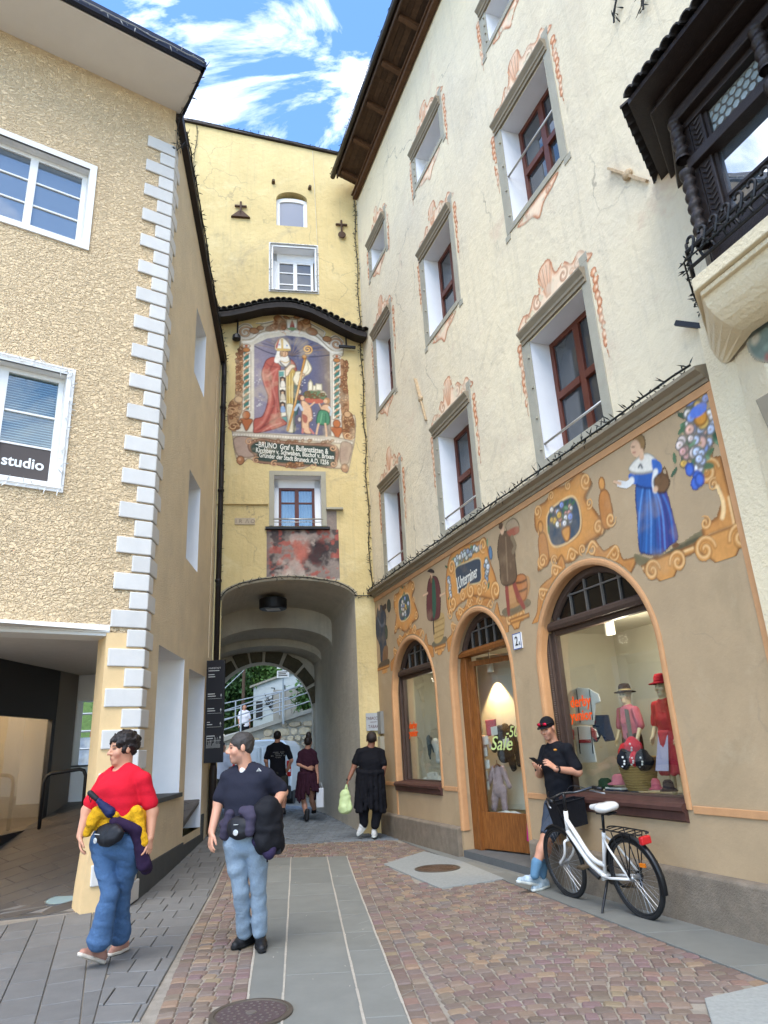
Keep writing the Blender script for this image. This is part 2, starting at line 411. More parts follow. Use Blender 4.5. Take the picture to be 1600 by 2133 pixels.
mb.add([(13.4,0,0),(13.4,5,0),(13.4,5,H_TOP+1.2),(13.4,0,H_TOP+1.2)],[(0,1,2,3)])
obj('upper_wall',mb,M_cream,house)
def casement(M,parent,a,b,zb,zt,d,wood,glass,cols,rows,fw_=0.06,mw=0.035,name='window',curtain=None,trans=None,frame_d=0.07):
 """framed window at depth d: frame mesh with its panes as children"""
 m=MB(M)
 m.box((a,d,zb),(a+fw_,d+frame_d,zt));m.box((b-fw_,d,zb),(b,d+frame_d,zt))
 m.box((a+fw_,d,zt-fw_),(b-fw_,d+frame_d,zt));m.box((a+fw_,d,zb),(b-fw_,d+frame_d,zb+fw_*1.2))
 f=obj(name,m,wood,parent,bevel=0.006)
 xs=np.linspace(a+fw_,b-fw_,cols+1);zs=[zb+fw_*1.2]+list(rows)+[zt-fw_]
 mm=MB(M)
 for x in xs[1:-1]:mm.box((x-fw_*0.75,d-0.012,zs[0]),(x+fw_*0.75,d+frame_d*0.8,zs[-1]))
 for z in zs[1:-1]:
  w=trans if trans else mw
  for i in range(cols):
   l=xs[i]+(0 if i==0 else fw_*0.75);r=xs[i+1]-(0 if i==cols-1 else fw_*0.75)
   mm.box((l,d-(0.025 if trans else-0.008),z-w/2),(r,d+frame_d*0.8,z+w/2))
 if mm.v:obj('glazing_bar',mm,wood,f,bevel=0.004)
 for i in range(cols):
  for j in range(len(zs)-1):
   l=xs[i]+(0 if i==0 else fw_*0.75);r=xs[i+1]-(0 if i==cols-1 else fw_*0.75)
   p=MB(M);p.box((l-0.004,d+0.03,zs[j]),(r+0.004,d+0.036,zs[j+1]));obj('pane',p,glass,f)
 return f
for c in range(3):
 for r in range(3):
  a,b,zb,zt=window_hole(c,r)
  m=MB(FR);reveal(m,(a,b,zb,zt),0.0,0.42)
  RD=0.30 if r<2 else 0.42
  f=casement(FR,house,a,b,zb,zt,RD,M_brown if r<2 else M_grey,G_up,2,[zb+(zt-zb)*0.52]if r<2 else[],fw_=0.075,trans=0.10 if r<2 else None)
  obj('reveal',m,M_revwhite,f)
  s=MB(FR);w=0.19;ex=0.05
  s.box((a-w,-0.015,zb-0.09),(a,0.01,zt+0.02));s.box((b,-0.015,zb-0.09),(b+w*0.8,0.01,zt+0.02))
  s.box((a,-0.02,zb-0.10),(b,0.01,zb))
  s.box((a-w-ex,-0.013,zb-0.19),(a-w+0.08,0.008,zb-0.09));s.box((b+0.06,-0.013,zb-0.19),(b+w*0.8+ex,0.008,zb-0.09))
  s.box((a-w,-0.012,zt+0.02),(b+w*0.8,0.008,zt+0.28));s.box((b+0.02,-0.011,zt+0.28),(b+w*0.8+0.02,0.008,zt+0.40))
  for k in range(4):
   z=zb+(zt-zb)*(0.08+0.26*k);s.box((a-0.05,-0.04,z),(a-0.02,0.0,z+0.03))
  obj('surround',s,M_grey,f,bevel=0.005)
  hd=MB(FR)
  hd.prism([(0.01,zt+0.02),(-0.035,zt+0.02),(-0.035,zt+0.07),(-0.055,zt+0.08),(-0.055,zt+0.12),(-0.085,zt+0.16),(-0.10,zt+0.18),(-0.10,zt+0.205),(0.01,zt+0.235)],a-w*0.8,b+w*0.55,axis=0)
  obj('window_cornice',hd,M_cornice,f)
  if r==0 or c==2:
   rl=MB(FR);zr=zb+0.22 if r==0 else zb+0.85;rl.tube([(a-0.01,0.02,zr),(b+0.01,0.02,zr)],0.016,8)
   obj('safety_rail',rl,mat('steel_rail',srgb('#b9b4aa'),0.35,metal=0.6),f,smooth=True)
# lime wash streaks, vent stubs and anchors on the upper wall
lerp_=lambda a,b,t:a+(b-a)*t
for p,q in(((3.03,8.25),(3.37,7.21)),((8.88,7.73),(9.36,7.10))):
 m=MB(FR);p,q=Vector((p[0],-.03,p[1])),Vector((q[0],-.03,q[1]));c=lerp_(p,q,.5);m.bar(p,q,.035,.03);m.ball(c,(.07,.04,.06));m.bar(p,c,.06,.025)
 obj('wall_anchor',m,mat('painted_iron',srgb('#b39a78'),.7,var=.3,vscale=12),house)
# eaves: boards, rafters, fascia, purlin
EZ,EO,ED=15.22,15.42,0.60
nb=5
for i in range(nb):
 d0=-ED*i/nb;d1=-ED*(i+1)/nb+0.008
 za,zb_=EZ+0.14+(EO-EZ)*i/nb,EZ+0.14+(EO-EZ)*(i+1)/nb
 for k,(sa,sb)in enumerate([(0.35,3.3),(3.305,6.1),(6.105,9.4),(9.405,13.4)]):
  m=MB(FR);m.prism([(d0,za),(d1,zb_),(d1,zb_+0.03),(d0,za+0.03)],sa,sb,axis=0)
  obj('eaves_board',m,M_roofwood,house)
for k in range(13):
 s_=0.55+1.03*k;m=MB(FR)
 m.prism([(0.0,EZ),(-ED+0.03,EO+0.03),(-ED+0.03,EO+0.14),(0.0,EZ+0.14)],s_,s_+0.10,axis=0);obj('rafter',m,M_rafter,house,bevel=0.008)
m=MB(FR);m.box((0.1,-0.13,EZ-0.06),(13.4,-0.02,EZ+0.05));m.box((0.1,-0.17,EZ+0.05),(13.4,-0.02,EZ+0.10));obj('wall_plate',m,M_rafter,house,bevel=0.008)
m=MB(FR);m.box((0.35,-ED-0.03,EO+0.06),(13.4,-ED+0.005,EO+0.26));obj('fascia',m,M_roofwood,house)
m=MB(FR);m.tube([(0.2,-ED-0.09,EO+0.22),(13.4,-ED-0.09,EO+0.24)],0.065,8);obj('gutter',m,M_dkmetal,house,smooth=True)
m=MB(FR);m.prism([(-ED-0.05,EO+0.27),(5.5,EO+3.4),(5.5,EO+3.5),(-ED-0.05,EO+0.33)],0.25,13.4,axis=0);obj('roof',m,M_tile,house)
# --- shop front wall
A1=(0.82,2.88,0.95,2.45,3.46);A2=(3.52,5.44,0.0,2.50,3.47);A3=(6.14,8.30,0.95,2.40,3.47)
mb=MB(FR);wall_sheet(mb,-0.12,9.58,0.0,SH_Z,[A1,A2,A3]);obj('shop_wall',mb,M_beige,house)
for A in(A1,A2,A3):obj('arch_reveal',reveal(MB(FR),A,0.0,0.16,'lrt'),M_beige,house)
for A in(A1,A2,A3):
 P=arch_pts(A[0],A[1],A[3],A[4],36);z0=0.36
 path=[((A[0],0,z0),(-1,0,0),(0,1,0)),((A[0],0,1.55),(-1,0,0),(0,1,0))]
 for i,(p,q)in enumerate(P):
  a=P[max(i-1,0)];b=P[min(i+1,len(P)-1)];t=Vector((b[0]-a[0],0,b[1]-a[1])).normalized()
  if i==0:t=Vector((0,0,1))
  if i==len(P)-1:t=Vector((0,0,-1))
  n=Vector((-t.z,0,t.x));path.append(((p,0,q),n,(0,1,0)))
 path+=[((A[1],0,1.55),(1,0,0),(0,1,0)),((A[1],0,z0 if A is A2 else 0.93),(1,0,0),(0,1,0))]
 m=MB(FR);m.sweep([(0.058,0.004),(0.058,-0.010),(0.04,-0.018),(0.012,-0.018),(-0.012,-0.01),(-0.022,0.02),(-0.022,0.10),(0.0,0.11)],path)
 obj('arch_moulding',m,M_orange,house)
for p,q in[((a,-0.016,0.90),(b,0.004,0.965))for a,b in((0.0,0.74),(2.96,3.44),(5.53,6.05),(8.38,9.58))]+[((9.50,-0.016,0.965),(9.58,0.004,SH_Z-0.09)),((-0.1,-0.016,SH_Z-0.09),(9.58,0.004,SH_Z-0.005))]:
 obj('orange_band',MB(FR).box(p,q),M_orange,house,bevel=0.005)
m=MB(FR)
m.prism([(0.02,SH_Z),(-0.02,SH_Z),(-0.035,SH_Z+0.03),(-0.06,SH_Z+0.035),(-0.085,SH_Z+0.07),(-0.13,SH_Z+0.09),(-0.15,SH_Z+0.10),(-0.15,SH_Z+0.135),(0.02,SH_Z+0.19)],-0.16,9.55,axis=0)
obj('cornice',m,M_cornice,house)
for a,b,h in((-0.1,3.46,0.40),(5.52,9.6,0.42),(9.6,13.4,0.42)):
 m=MB(FR);m.prism([(0.01,-0.3),(-0.07,-0.3),(-0.07,h-0.02),(-0.05,h),(0.01,h+0.015)],a,b,axis=0);obj('plinth',m,M_plinth,house,bevel=0.012)
def fanlight(parent,A,d,zt0,ncol,nrow,wood):
 """leaded half round light above a transom, behind the arch A at depth d"""
 a,b=A[0],A[1];c=(a+b)/2;hw=(b-a)/2;zs,zt=A[3],A[4]
 def half(z):return hw*math.sqrt(max(0,1-max(0,(z-zs)/(zt-zs))**2))if z<zt else 0
 def top(s,inset=0.0):
  t=min(1,abs(s-c)/(hw));return zs+(zt-zs)*math.sqrt(max(0,1-t*t))
 m=MB(FR);P=[p for p in arch_pts(a,b,zs,zt,40)]
 path=[((a,d,zt0),(1,0,0),(0,1,0))]if zt0<zs else[]
 for i,(p,q)in enumerate(P):
  if q<zt0:continue
  e=P[max(i-1,0)];g=P[min(i+1,len(P)-1)];t=Vector((g[0]-e[0],0,g[1]-e[1])).normalized()
  path.append(((p,d,q),(t.z,0,-t.x),(0,1,0)))
 m.sweep([(-0.02,0),(0.085,0),(0.10,0.03),(0.10,0.07),(-0.02,0.07)],path)
 f=obj('fanlight',m,wood,parent)
 g=MB(FR);poly=[(p,q)for p,q in arch_pts(a,b,zs,zt,40)if q>zt0]
 h=half(zt0);poly=[(c-h,zt0)]+poly+[(c+h,zt0)]
 g.prism(poly,d+0.045,d+0.05,axis=1);obj('pane',g,G_lead,f)
 bars=MB(FR)
 for k in range(1,ncol):
  s_=a+(b-a)*k/ncol;z1=top(s_)-0.07
  if z1>zt0+0.05:bars.box((s_-0.011,d+0.02,zt0),(s_+0.011,d+0.044,z1))
 for k in range(1,nrow+1):
  z=zt0+0.02+0.235*k
  if z<zt-0.1:hh=half(z)-0.08;bars.box((c-hh,d+0.022,z-0.009),(c+hh,d+0.042,z+0.009))
 obj('lead_bar',bars,M_lead,f)
 return f
TR=2.93
for A,nc in((A1,7),(A3,7)):
 a,b=A[0],A[1]
 m=MB(FR);D=0.12
 for x0,x1 in((a,a+0.10),(b-0.10,b)):
  m.box((x0,D,A[2]),(x1,D+0.10,TR-0.06))
 m.box((a+0.10,D+0.04,A[2]),(a+0.17,D+0.12,TR-0.06));m.box((b-0.17,D+0.04,A[2]),(b-0.10,D+0.12,TR-0.06))
 m.box((a+0.17,D+0.04,A[2]),(b-0.17,D+0.12,A[2]+0.07));m.box((a+0.17,D+0.05,TR-0.12),(b-0.17,D+0.12,TR-0.06))
 w=obj('display_window',m,M_dwood,house,bevel=0.006)
 m=MB(FR);m.prism([(D-0.03,TR-0.06),(D-0.05,TR-0.02),(D-0.05,TR+0.02),(D,TR+0.05),(D+0.1,TR+0.05),(D+0.1,TR-0.06)],a,b,axis=0);obj('transom',m,M_dwood,w)
 m=MB(FR);m.prism([(0.16,A[2]+0.05),(-0.04,A[2]+0.03),(-0.07,A[2]),(-0.07,A[2]-0.03),(-0.04,A[2]-0.05),(-0.04,A[2]-0.115),(0.0,A[2]-0.135),(0.16,A[2]-0.135)],a-0.02,b-0.005,axis=0)
 obj('sill',m,mat('dark_red_sill_wood',srgb('#4a2f28'),0.55,var=0.25,vscale=6),w)
 m=MB(FR);m.box((a+0.165,D+0.08,A[2]+0.06),(b-0.165,D+0.088,TR-0.11));obj('shop_pane',m,G_shop,w)
 fanlight(w,A,D,TR+0.05,nc,3,M_dwood)
# rope strip beside the large display window
m=MB(FR)
for k in range(70):m.ball((A3[0]+0.05,0.115,1.02+k*0.026),(0.028,0.012,0.014),8,5)
obj('carved_strip',m,mat('carved_dark_wood',srgb('#5a4a3f'),0.6),w)
# shop interior: closed room with walls, ceiling lamps
M_room=mat('shop_room_wall',srgb('#c9c2b0'),0.9,var=0.04)
m=MB(FR)
for a,b,zf in((A1[0]-0.25,A1[1]+0.1,0.96),(A3[0]-0.35,A3[1]+0.35,0.98)):
 D1=1.45
 m.add([(a,D1,zf),(b,D1,zf),(b,D1,3.3),(a,D1,3.3)],[(3,2,1,0)])
 m.add([(a,0.2,zf),(a,D1,zf),(a,D1,3.3),(a,0.2,3.3)],[(0,1,2,3)]);m.add([(b,0.2,zf),(b,D1,zf),(b,D1,3.3),(b,0.2,3.3)],[(3,2,1,0)])
 m.add([(a,0.2,zf),(b,0.2,zf),(b,D1,zf),(a,D1,zf)],[(0,1,2,3)]);m.add([(a,0.2,TR+0.0),(b,0.2,TR+0.0),(b,D1,TR),(a,D1,TR)],[(3,2,1,0)])
# vestibule behind the door, open to the deeper room
a,b=A2[0]-0.3,A2[1]+0.3
m.add([(a,3.2,0.1),(b,3.2,0.1),(b,3.2,3.2),(a,3.2,3.2)],[(3,2,1,0)])
m.add([(a,0.2,0.1),(a,3.2,0.1),(a,3.2,3.2),(a,0.2,3.2)],[(0,1,2,3)]);m.add([(b,0.2,0.1),(b,3.2,0.1),(b,3.2,3.2),(b,0.2,3.2)],[(3,2,1,0)])
m.add([(a,0.2,3.0),(b,0.2,3.0),(b,3.2,3.0),(a,3.2,3.0)],[(3,2,1,0)])
obj('shop_room',m,M_room,house)
m=MB(FR);m.box((A2[0],-0.02,0.0),(A2[1],3.2,0.10));obj('door_step',m,mat('door_step_stone',srgb('#5c5d5c'),0.85,var=0.12,bump=0.2),house)
m=MB(FR);m.box((7.72,1.3,1.0),(7.98,1.44,2.93));obj('room_post',m,M_dwood,house)
for k in range(3):
 m=MB(FR);z=1.75+0.4*k;m.box((8.0,1.38,z),(8.55,1.40,z+0.02));obj('wall_rail',m,M_black,house)
m=MB(FR);m.add([(-0.1,3.4,0),(9.6,3.4,0),(9.6,3.4,SH_Z+0.1),(-0.1,3.4,SH_Z+0.1)],[(3,2,1,0)]);m.add([(-0.1,0.02,SH_Z),(9.6,0.02,SH_Z),(9.6,3.4,SH_Z),(-0.1,3.4,SH_Z)],[(3,2,1,0)])
m.add([(9.6,.02,0),(9.6,3.4,0),(9.6,3.4,SH_Z),(9.6,.02,SH_Z)],[(3,2,1,0)]);obj('inner_shell',m,M_room,house)
# --- door: wooden frame, transom, glazed leaf standing at an angle, kick panel
D=0.16
m=MB(FR);m.box((A2[0]+0.0,D,0.10),(A2[0]+0.22,D+0.12,TR-0.05));df=obj('door_frame',m,M_door,house,bevel=0.008)
m=MB(FR);m.box((A2[1]-0.10,D,0.10),(A2[1],D+0.12,TR-0.05));obj('door_jamb',m,M_door,df,bevel=0.008)
m=MB(FR);m.prism([(D-0.04,TR-0.05),(D-0.05,TR),(D,TR+0.05),(D+0.12,TR+0.05),(D+0.12,TR-0.05)],A2[0],A2[1],axis=0);obj('transom',m,M_door,df)
fanlight(df,A2,D,TR+0.05,8,3,M_dwood)
# the display leaf: glazed panel from the left jamb, swung inwards
HX=frame((FR@Vector((A2[0]+0.22,D+0.06,0)))[:2],(FR.to_3x3()@Vector((1,0.30,0))))
m=MB(HX);LW=1.42
m.box((0,0,0.12),(LW,0.05,0.62));m.box((0,0,0.62),(0.11,0.05,TR-0.12));m.box((LW-0.10,0,0.62),(LW,0.05,TR-0.12));m.box((0.11,0,TR-0.20),(LW-0.10,0.05,TR-0.12))
dl=obj('shop_door',m,M_door,house,bevel=0.006)
m=MB(HX);m.box((0.10,0.02,0.61),(LW-0.09,0.028,TR-0.19));obj('door_pane',m,G_shop,dl)
def lamp(name,loc,w,kind='POINT',size=0.06,col=(1,0.80,0.55),spot=None,aim=None):
 l=bpy.data.lights.new(name,kind);l.energy=w;l.color=col;l.shadow_soft_size=size
 if spot:l.spot_size=rd(spot);l.spot_blend=0.35
 o=bpy.data.objects.new(name,l);o.location=loc;COL.objects.link(o)
 if aim is not None:o.rotation_euler=(Vector(aim)-Vector(loc)).to_track_quat('-Z','Y').to_euler()
 return o
for s_,d_,z_,w_p in((1.7,0.5,2.75,4),(7.25,0.42,2.62,8)):
 lamp('display_lamp',FR@Vector((s_,d_,z_)),w_p,col=(1,.88,.70))
m=MB(HX);m.box((-.3,.46,.62),(1.42,.48,2.92));obj('display_backdrop',m,M_room,dl)
lamp('door_lamp',HX@Vector((.13,.34,2.60)),34,'SPOT',0.02,(1,.72,.38),80,HX@Vector((.15,.42,1.4)))
lamp('vestibule_lamp',FR@Vector((4.4,1.9,2.85)),7,col=(1,.88,.70))
# ================================================================== gate tower
tower=thing('gate_tower','pale yellow gate tower with large saint fresco over a vaulted passage','tower',M=FT.copy())
TWH=[(-2.08,-1.29,14.27,15.12,15.36),(-2.16,-1.12,12.34,13.60),(-2.12,-1.09,6.24,7.42),(-3.19,-0.42,-0.5,4.62,5.05)]
m=MB(FT);wall_sheet(m,-4.45,1.5,-0.3,16.3,TWH)
m.add([(-4.45,0,16.3),(1.5,0,16.3),(1.5,0,16.36),(-0.34,0,16.70),(-4.45,0,17.38)],[(0,1,2,3,4)])
m.add([(-4.45,0,3.4),(-4.45,0,17.38),(-4.45,6,17.38),(-4.45,6,3.4)],[(0,1,2,3)])  # unseen side wall, left open at its foot to let daylight into the arcade
m.add([(-4.45,0,17.38),(1.5,0,16.36),(1.5,6,16.36),(-4.45,6,17.38)],[(0,1,2,3)])
m.add([(-4.45,6,5.2),(1.5,6,5.2),(1.5,6,16.36),(-4.45,6,17.38)],[(3,2,1,0)])
obj('tower_wall',m,M_tower,tower)
m=MB(FT);reveal(m,TWH[0],0,0.3);obj('arched_reveal',m,M_tower,tower)
m=MB(FT);m.prism([(-4.5,17.40),(-0.2,16.69),(-0.2,16.75),(-4.5,17.47)],-0.07,0.1,axis=1);m.tube([(-4.5,-0.02,17.38),(-4.5,-0.02,16.3)],0.03,6)
obj('roof_edge',m,M_dkmetal,tower)
# top arched window
def arched_window(M,parent,h,d,wood,glass):
 a,b,zb,zs,zt=h;m=MB(M);P=arch_pts(a,b,zs-0.02,zt-0.14,16)
 path=[((a,d,zb),(1,0,0),(0,1,0)),((a,d,P[0][1]),(1,0,0),(0,1,0))]
 for i in range(1,len(P)-1):
  t=Vector((P[i+1][0]-P[i-1][0],0,P[i+1][1]-P[i-1][1])).normalized();path.append(((P[i][0],d,P[i][1]),(t.z,0,-t.x),(0,1,0)))
 path+=[((b,d,P[-1][1]),(-1,0,0),(0,1,0)),((b,d,zb),(-1,0,0),(0,1,0))]
 m.sweep([(-0.02,0),(0.085,0),(0.10,0.04),(-0.02,0.04)],path);m.box((a,d,zb),(b,d+0.05,zb+0.07))
 f=obj('arched_window',m,wood,parent)
 g=MB(M);g.prism([(a+0.05,zb)]+P+[(b-0.05,zb)],d+0.03,d+0.035,axis=1);obj('pane',g,glass,f)
 return f
arched_window(FT,tower,TWH[0],0.10,M_white,glass_mat('arched_window_glass',body=srgb('#747a88'),refl=0.03,rough=.2))
a,b,zb,zt=TWH[1]
f=casement(FT,tower,a+0.10,b-0.03,zb,zt-0.22,0.26,M_white,G_up,2,[zb+0.36,zb+0.70],fw_=0.065,mw=0.03)
m=MB(FT);reveal(m,TWH[1],-0.01,0.30);m.box((a+.0,0.26,zt-0.22),(b,0.28,zt));m.box((a,0.26,zb),(a+.1,.28,zt));obj('reveal',m,M_revwhite,f)
m=MB(FT)
for q in(((a-0.10,-0.012,zb-0.08),(a,0.01,zt+0.12)),((b,-0.012,zb-0.08),(b+0.09,0.01,zt+0.12)),((a,-0.012,zt),(b,0.01,zt+0.12)),((a,-0.012,zb-0.08),(b,0.01,zb))):m.box(*q)
obj('surround',m,M_white,f)
m=MB(FT)
m.box((a+0.16,0.34,zb),(b-0.08,0.345,zt-0.25));obj('curtain',m,M_curtain,f)
a,b,zb,zt=TWH[2]
f=casement(FT,tower,a+0.10,b-0.13,zb,zt-0.2,0.24,M_brown,glass_mat('clear_window_glass',tint=(0.8,0.85,0.85),refl=0.12),2,[zb+0.62],fw_=0.06,mw=0.035)
m=MB(FT);reveal(m,TWH[2],-0.01,0.28);m.box((a,0.25,zt-0.2),(b,0.28,zt));m.box((a,0.25,zb),(a+.1,.28,zt));m.box((b-.13,0.25,zb),(b,.28,zt));obj('reveal',m,M_revwhite,f)
m=MB(FT);w=0.11
for q in(((a-w,-0.015,zb),(a,0.01,zt+w)),((b,-0.015,zb),(b+w,0.01,zt+w)),((a,-0.015,zt),(b,0.01,zt+w))):m.box(*q)
obj('surround',m,M_grey,f,bevel=0.004)
m=MB(FT);m.box((-2.31,-0.10,6.15),(-0.92,0.02,6.20));obj('sill',m,M_black,f)
m=MB(FT)
for k in range(40):
 x0=-1.98+0.74*k/40;m.add([(x0,0.36+0.02*math.sin(k*1.7),6.28),(x0+0.0185,0.36+0.02*math.sin((k+1)*1.7),6.28),(x0+0.0185,0.36+0.02*math.sin((k+1)*1.7),7.2),(x0,0.36+0.02*math.sin(k*1.7),7.2)],[(0,1,2,3)])
obj('curtain',m,M_curtain,f)
m=MB(FT);m.tube([(-2.14,-0.01,6.40),(-1.06,-0.01,6.40)],0.016,8);m.tube([(-2.14,-0.01,6.33),(-1.06,-0.01,6.33)],0.008,6);obj('safety_rail',m,MATS['steel_rail'],f,smooth=True)
m=MB(FT);m.box((-4.3,-0.05,6.72),(-2.25,0.02,6.78));obj('ledge',m,M_tower,tower,bevel=0.01)
m=MB(FT);m.box((-0.99,-0.10,6.60),(-0.62,0.02,6.65));obj('ledge',m,M_grey,tower,bevel=0.008)
m=MB(FT);m.box((-0.985,-0.006,6.16),(-0.76,0.004,6.6));obj('bare_plaster_patch',m,mat('bare_mauve_plaster',srgb('#8b7d73'),0.95,var=0.2,vscale=5,bump=0.5,bscale=20),tower)
m=MB(FT);m.box((-2.96,-0.02,6.27),(-2.53,0.01,6.42));ds=obj('date_stone',m,mat('date_stone',srgb('#b5a48a'),0.9,var=0.12),tower,bevel=0.004)
def text(name,body,M,size,m_,parent,align='LEFT',shear=0.0,xs=1.0,extrude=0.0012,bold=0.0,spacing=1.0,kind_label=None):
 """lettering as a flat mesh in the plane of matrix M (x right, y up)"""
 cu=bpy.data.curves.new(name,'FONT');cu.body=body;cu.size=size;cu.align_x=align;cu.shear=shear;cu.extrude=extrude
 cu.offset=bold;cu.space_character=spacing;cu.resolution_u=3
 o=bpy.data.objects.new(name+'_tmp',cu);COL.objects.link(o)
 dg=bpy.context.evaluated_depsgraph_get();dg.update();me=bpy.data.meshes.new_from_object(o.evaluated_get(dg))
 bpy.data.objects.remove(o);me.transform(M@Matrix.Scale(xs,4,(1,0,0)));me.materials.clear();me.materials.append(m_)
 o=bpy.data.objects.new(name,me);put(o,parent)
 return o
def face(M,s,d,z,flip=False):
 """text matrix on the street side of a wall frame: x along s, y up"""
 return M@Matrix(((1,0,0,s),(0,0,1,d),(0,1,0,z),(0,0,0,1)))
M_ink=mat('dark_ink',srgb('#3b3833'),0.8)
M_pale=mat('pale_lettering',srgb('#d8d4c6'),0.8,var=0.12,vscale=20)
text('date_numerals','1 R  \u039b O',face(FT,-2.745,-0.0225,6.305),0.115,mat('date_ink',srgb('#7d6d5c'),0.9),ds,'CENTER')
# iron tie crosses and little stubs
for k,(u_,z_)in enumerate(((-2.97,14.50),(-0.42,14.15))):
 m=MB(FT)
 m.bar((u_,-0.04,z_-0.05),(u_,-0.04,z_+0.38),0.06,0.05);m.bar((u_-0.15,-0.045,z_+0.24),(u_+0.15,-0.045,z_+0.24),0.055,0.045)
 if k==0:m.prism([(u_-0.24,z_-0.10),(u_+0.24,z_-0.10),(u_+0.12,z_+0.02),(u_+0.05,z_+0.09),(u_-0.05,z_+0.09),(u_-0.12,z_+0.02)],-0.07,0.01,axis=1)
 else:m.lathe([(0.001,0),(0.10,0.005),(0.10,0.04),(0.001,0.045)],n=16,ax=FT@Matrix.Translation((u_,-0.05,z_-0.10))@Matrix.Rotation(rd(-90),4,'X')if False else Matrix.Translation((u_,-0.05,z_-0.10))@Matrix.Rotation(rd(90),4,'X'))
 obj('iron_cross',m,mat('rusty_iron',srgb('#4b3422'),0.7,var=0.3,vscale=10),tower,bevel=0.01)
for u_,z_ in((-2.16,15.60),(-1.22,15.50)):
 m=MB(FT);m.tube([(u_,0.02,z_),(u_+.01,-0.10,z_+0.02)],[0.05,0.04],7);obj('beam_stub',m,mat('old_stub_wood',srgb('#5a4731'),0.8,var=0.3),tower)
m=MB(FT);m.tube([(-1.12,-0.015,16.78),(-1.05,-0.015,13.75)],0.008,5);obj('cable',m,mat('pale_cable',srgb('#cfc5a5'),0.7),tower)
# canopy of half round tiles over the fresco
CAN=[(-3.62,11.31),(-3.2,11.37),(-2.8,11.49),(-2.4,11.63),(-2.0,11.70),(-1.7,11.70),(-1.3,11.60),(-0.9,11.40),(-0.5,11.18),(-0.2,11.03),(0.06,10.98)]
def can_z(u_):return float(np.interp(u_,[c[0]for c in CAN],[c[1]for c in CAN]))
us=np.linspace(-3.62,0.04,40);m=MB(FT)
m.sweep([(0.0,-0.09),(-0.42,-0.16),(-0.42,-0.02),(0.0,0.07)],[((u_,0,can_z(u_)),(0,1,0),(0,0,1))for u_ in us])
cano=obj('canopy',m,mat('black_canopy_wood',srgb('#26201d'),0.7,var=0.2),tower)
tl=None
for k in range(27):
 u_=-3.55+3.56*k/26;z_=can_z(u_)
 m=MB(FT);n=7;V=[]
 for q,(d_,dz,r)in enumerate(((-0.47,0.0,0.080),(0.02,0.13,0.068))):
  for i in range(n):V.append((u_+r*math.cos(PI*i/(n-1)),d_,z_+dz+0.01+r*math.sin(PI*i/(n-1))))
  for i in range(n):V.append((u_+(r-0.014)*math.cos(PI*i/(n-1)),d_,z_+dz+0.01+(r-0.014)*math.sin(PI*i/(n-1))))
 F=[]
 for i in range(n-1):
  F+=[(i,i+1,2*n+i+1,2*n+i),(n+i,3*n+i,3*n+i+1,n+i+1),(i,n+i,n+i+1,i+1)]
 m.add(V,F);obj('roof_tile',m,M_tile,cano,smooth=False)
for k,(u_,z_)in enumerate(((-2.98,10.86),(-0.42,10.72))):
 m=MB(FT);m.tube([(u_,-0.10,can_z(u_)-0.1),(u_,-0.12,z_)],0.022,6)
 if k==0:m.lathe([(0.02,0.16),(0.09,0.10),(0.10,0.0),(0.05,-0.03)],(u_-0.02,-0.14,z_-0.08),10)
 else:m.bar((u_-0.18,-0.13,z_),(u_+0.22,-0.13,z_-0.02),0.07,0.05)
 obj('canopy_spotlight',m,M_black,tower)
# --- vaulted passage
def tp(u_,d_,z_):return FT@Vector((u_,d_,z_))
def section(L,R,zs,zt,n=18,zb=-0.4):
 P=[Vector((L[0],L[1],zb)),Vector((L[0],L[1],zs))]
 for i in range(1,n):
  t=i/n;a=PI*t;k=0.5-0.5*math.cos(a)
  P.append(Vector((L[0]+(R[0]-L[0])*k,L[1]+(R[1]-L[1])*k,zs+(zt-zs)*math.sin(a)**0.9)))
 P+=[Vector((R[0],R[1],zs)),Vector((R[0],R[1],zb))]
 return P
nl,nr=tp(-3.19,0,0),tp(-0.42,0,0)
fl,fr_=Vector((-4.95,18.75,0)),Vector((-2.12,19.15,0))
def lerp(a,b,t):return a+(b-a)*t
secs=[section(nl,nr,4.62,5.05)]
nl2,nr2=tp(-3.17,0.35,0),tp(-0.44,0.35,0)
for t,zs,zt in((0.04,4.6,5.03),(0.25,4.55,5.0),(0.50,4.5,4.95)):secs.append(section(lerp(nl,fl,t),lerp(nr,fr_,t),zs,zt))
secs.append(section(lerp(nl,fl,0.502),lerp(nr,fr_,0.502),3.95,4.45))
for t,zs,zt in((0.78,3.9,4.40),(0.785,3.72,4.22),(1.0,3.7,4.2)):secs.append(section(lerp(nl,fl,t),lerp(nr,fr_,t),zs,zt))
m=MB()
for A,B in zip(secs[:-1],secs[1:]):
 n=len(A);m.add(A+B,[(i,n+i,n+i+1,i+1)for i in range(n-1)])
obj('passage_vault',m,M_vault,tower)
FP=frame((fl.x,fl.y),(fr_.x-fl.x,fr_.y-fl.y));PW=(fr_-fl).length
PA=(0.08,PW-0.06,-0.4,2.55,3.93)
m=MB(FP);wall_sheet(m,-0.3,PW+0.3,-0.4,4.6,[PA]);reveal(m,PA,0,0.7,'lrt');wall_sheet(m,-0.3,PW+0.3,-0.4,4.9,[PA],d=0.7)
obj('portal_wall',m,M_vault,tower)
c_=(PA[0]+PA[1])/2;hw=(PA[1]-PA[0])/2
angs=[8,27,46,62,78,93,112,133,152,172]
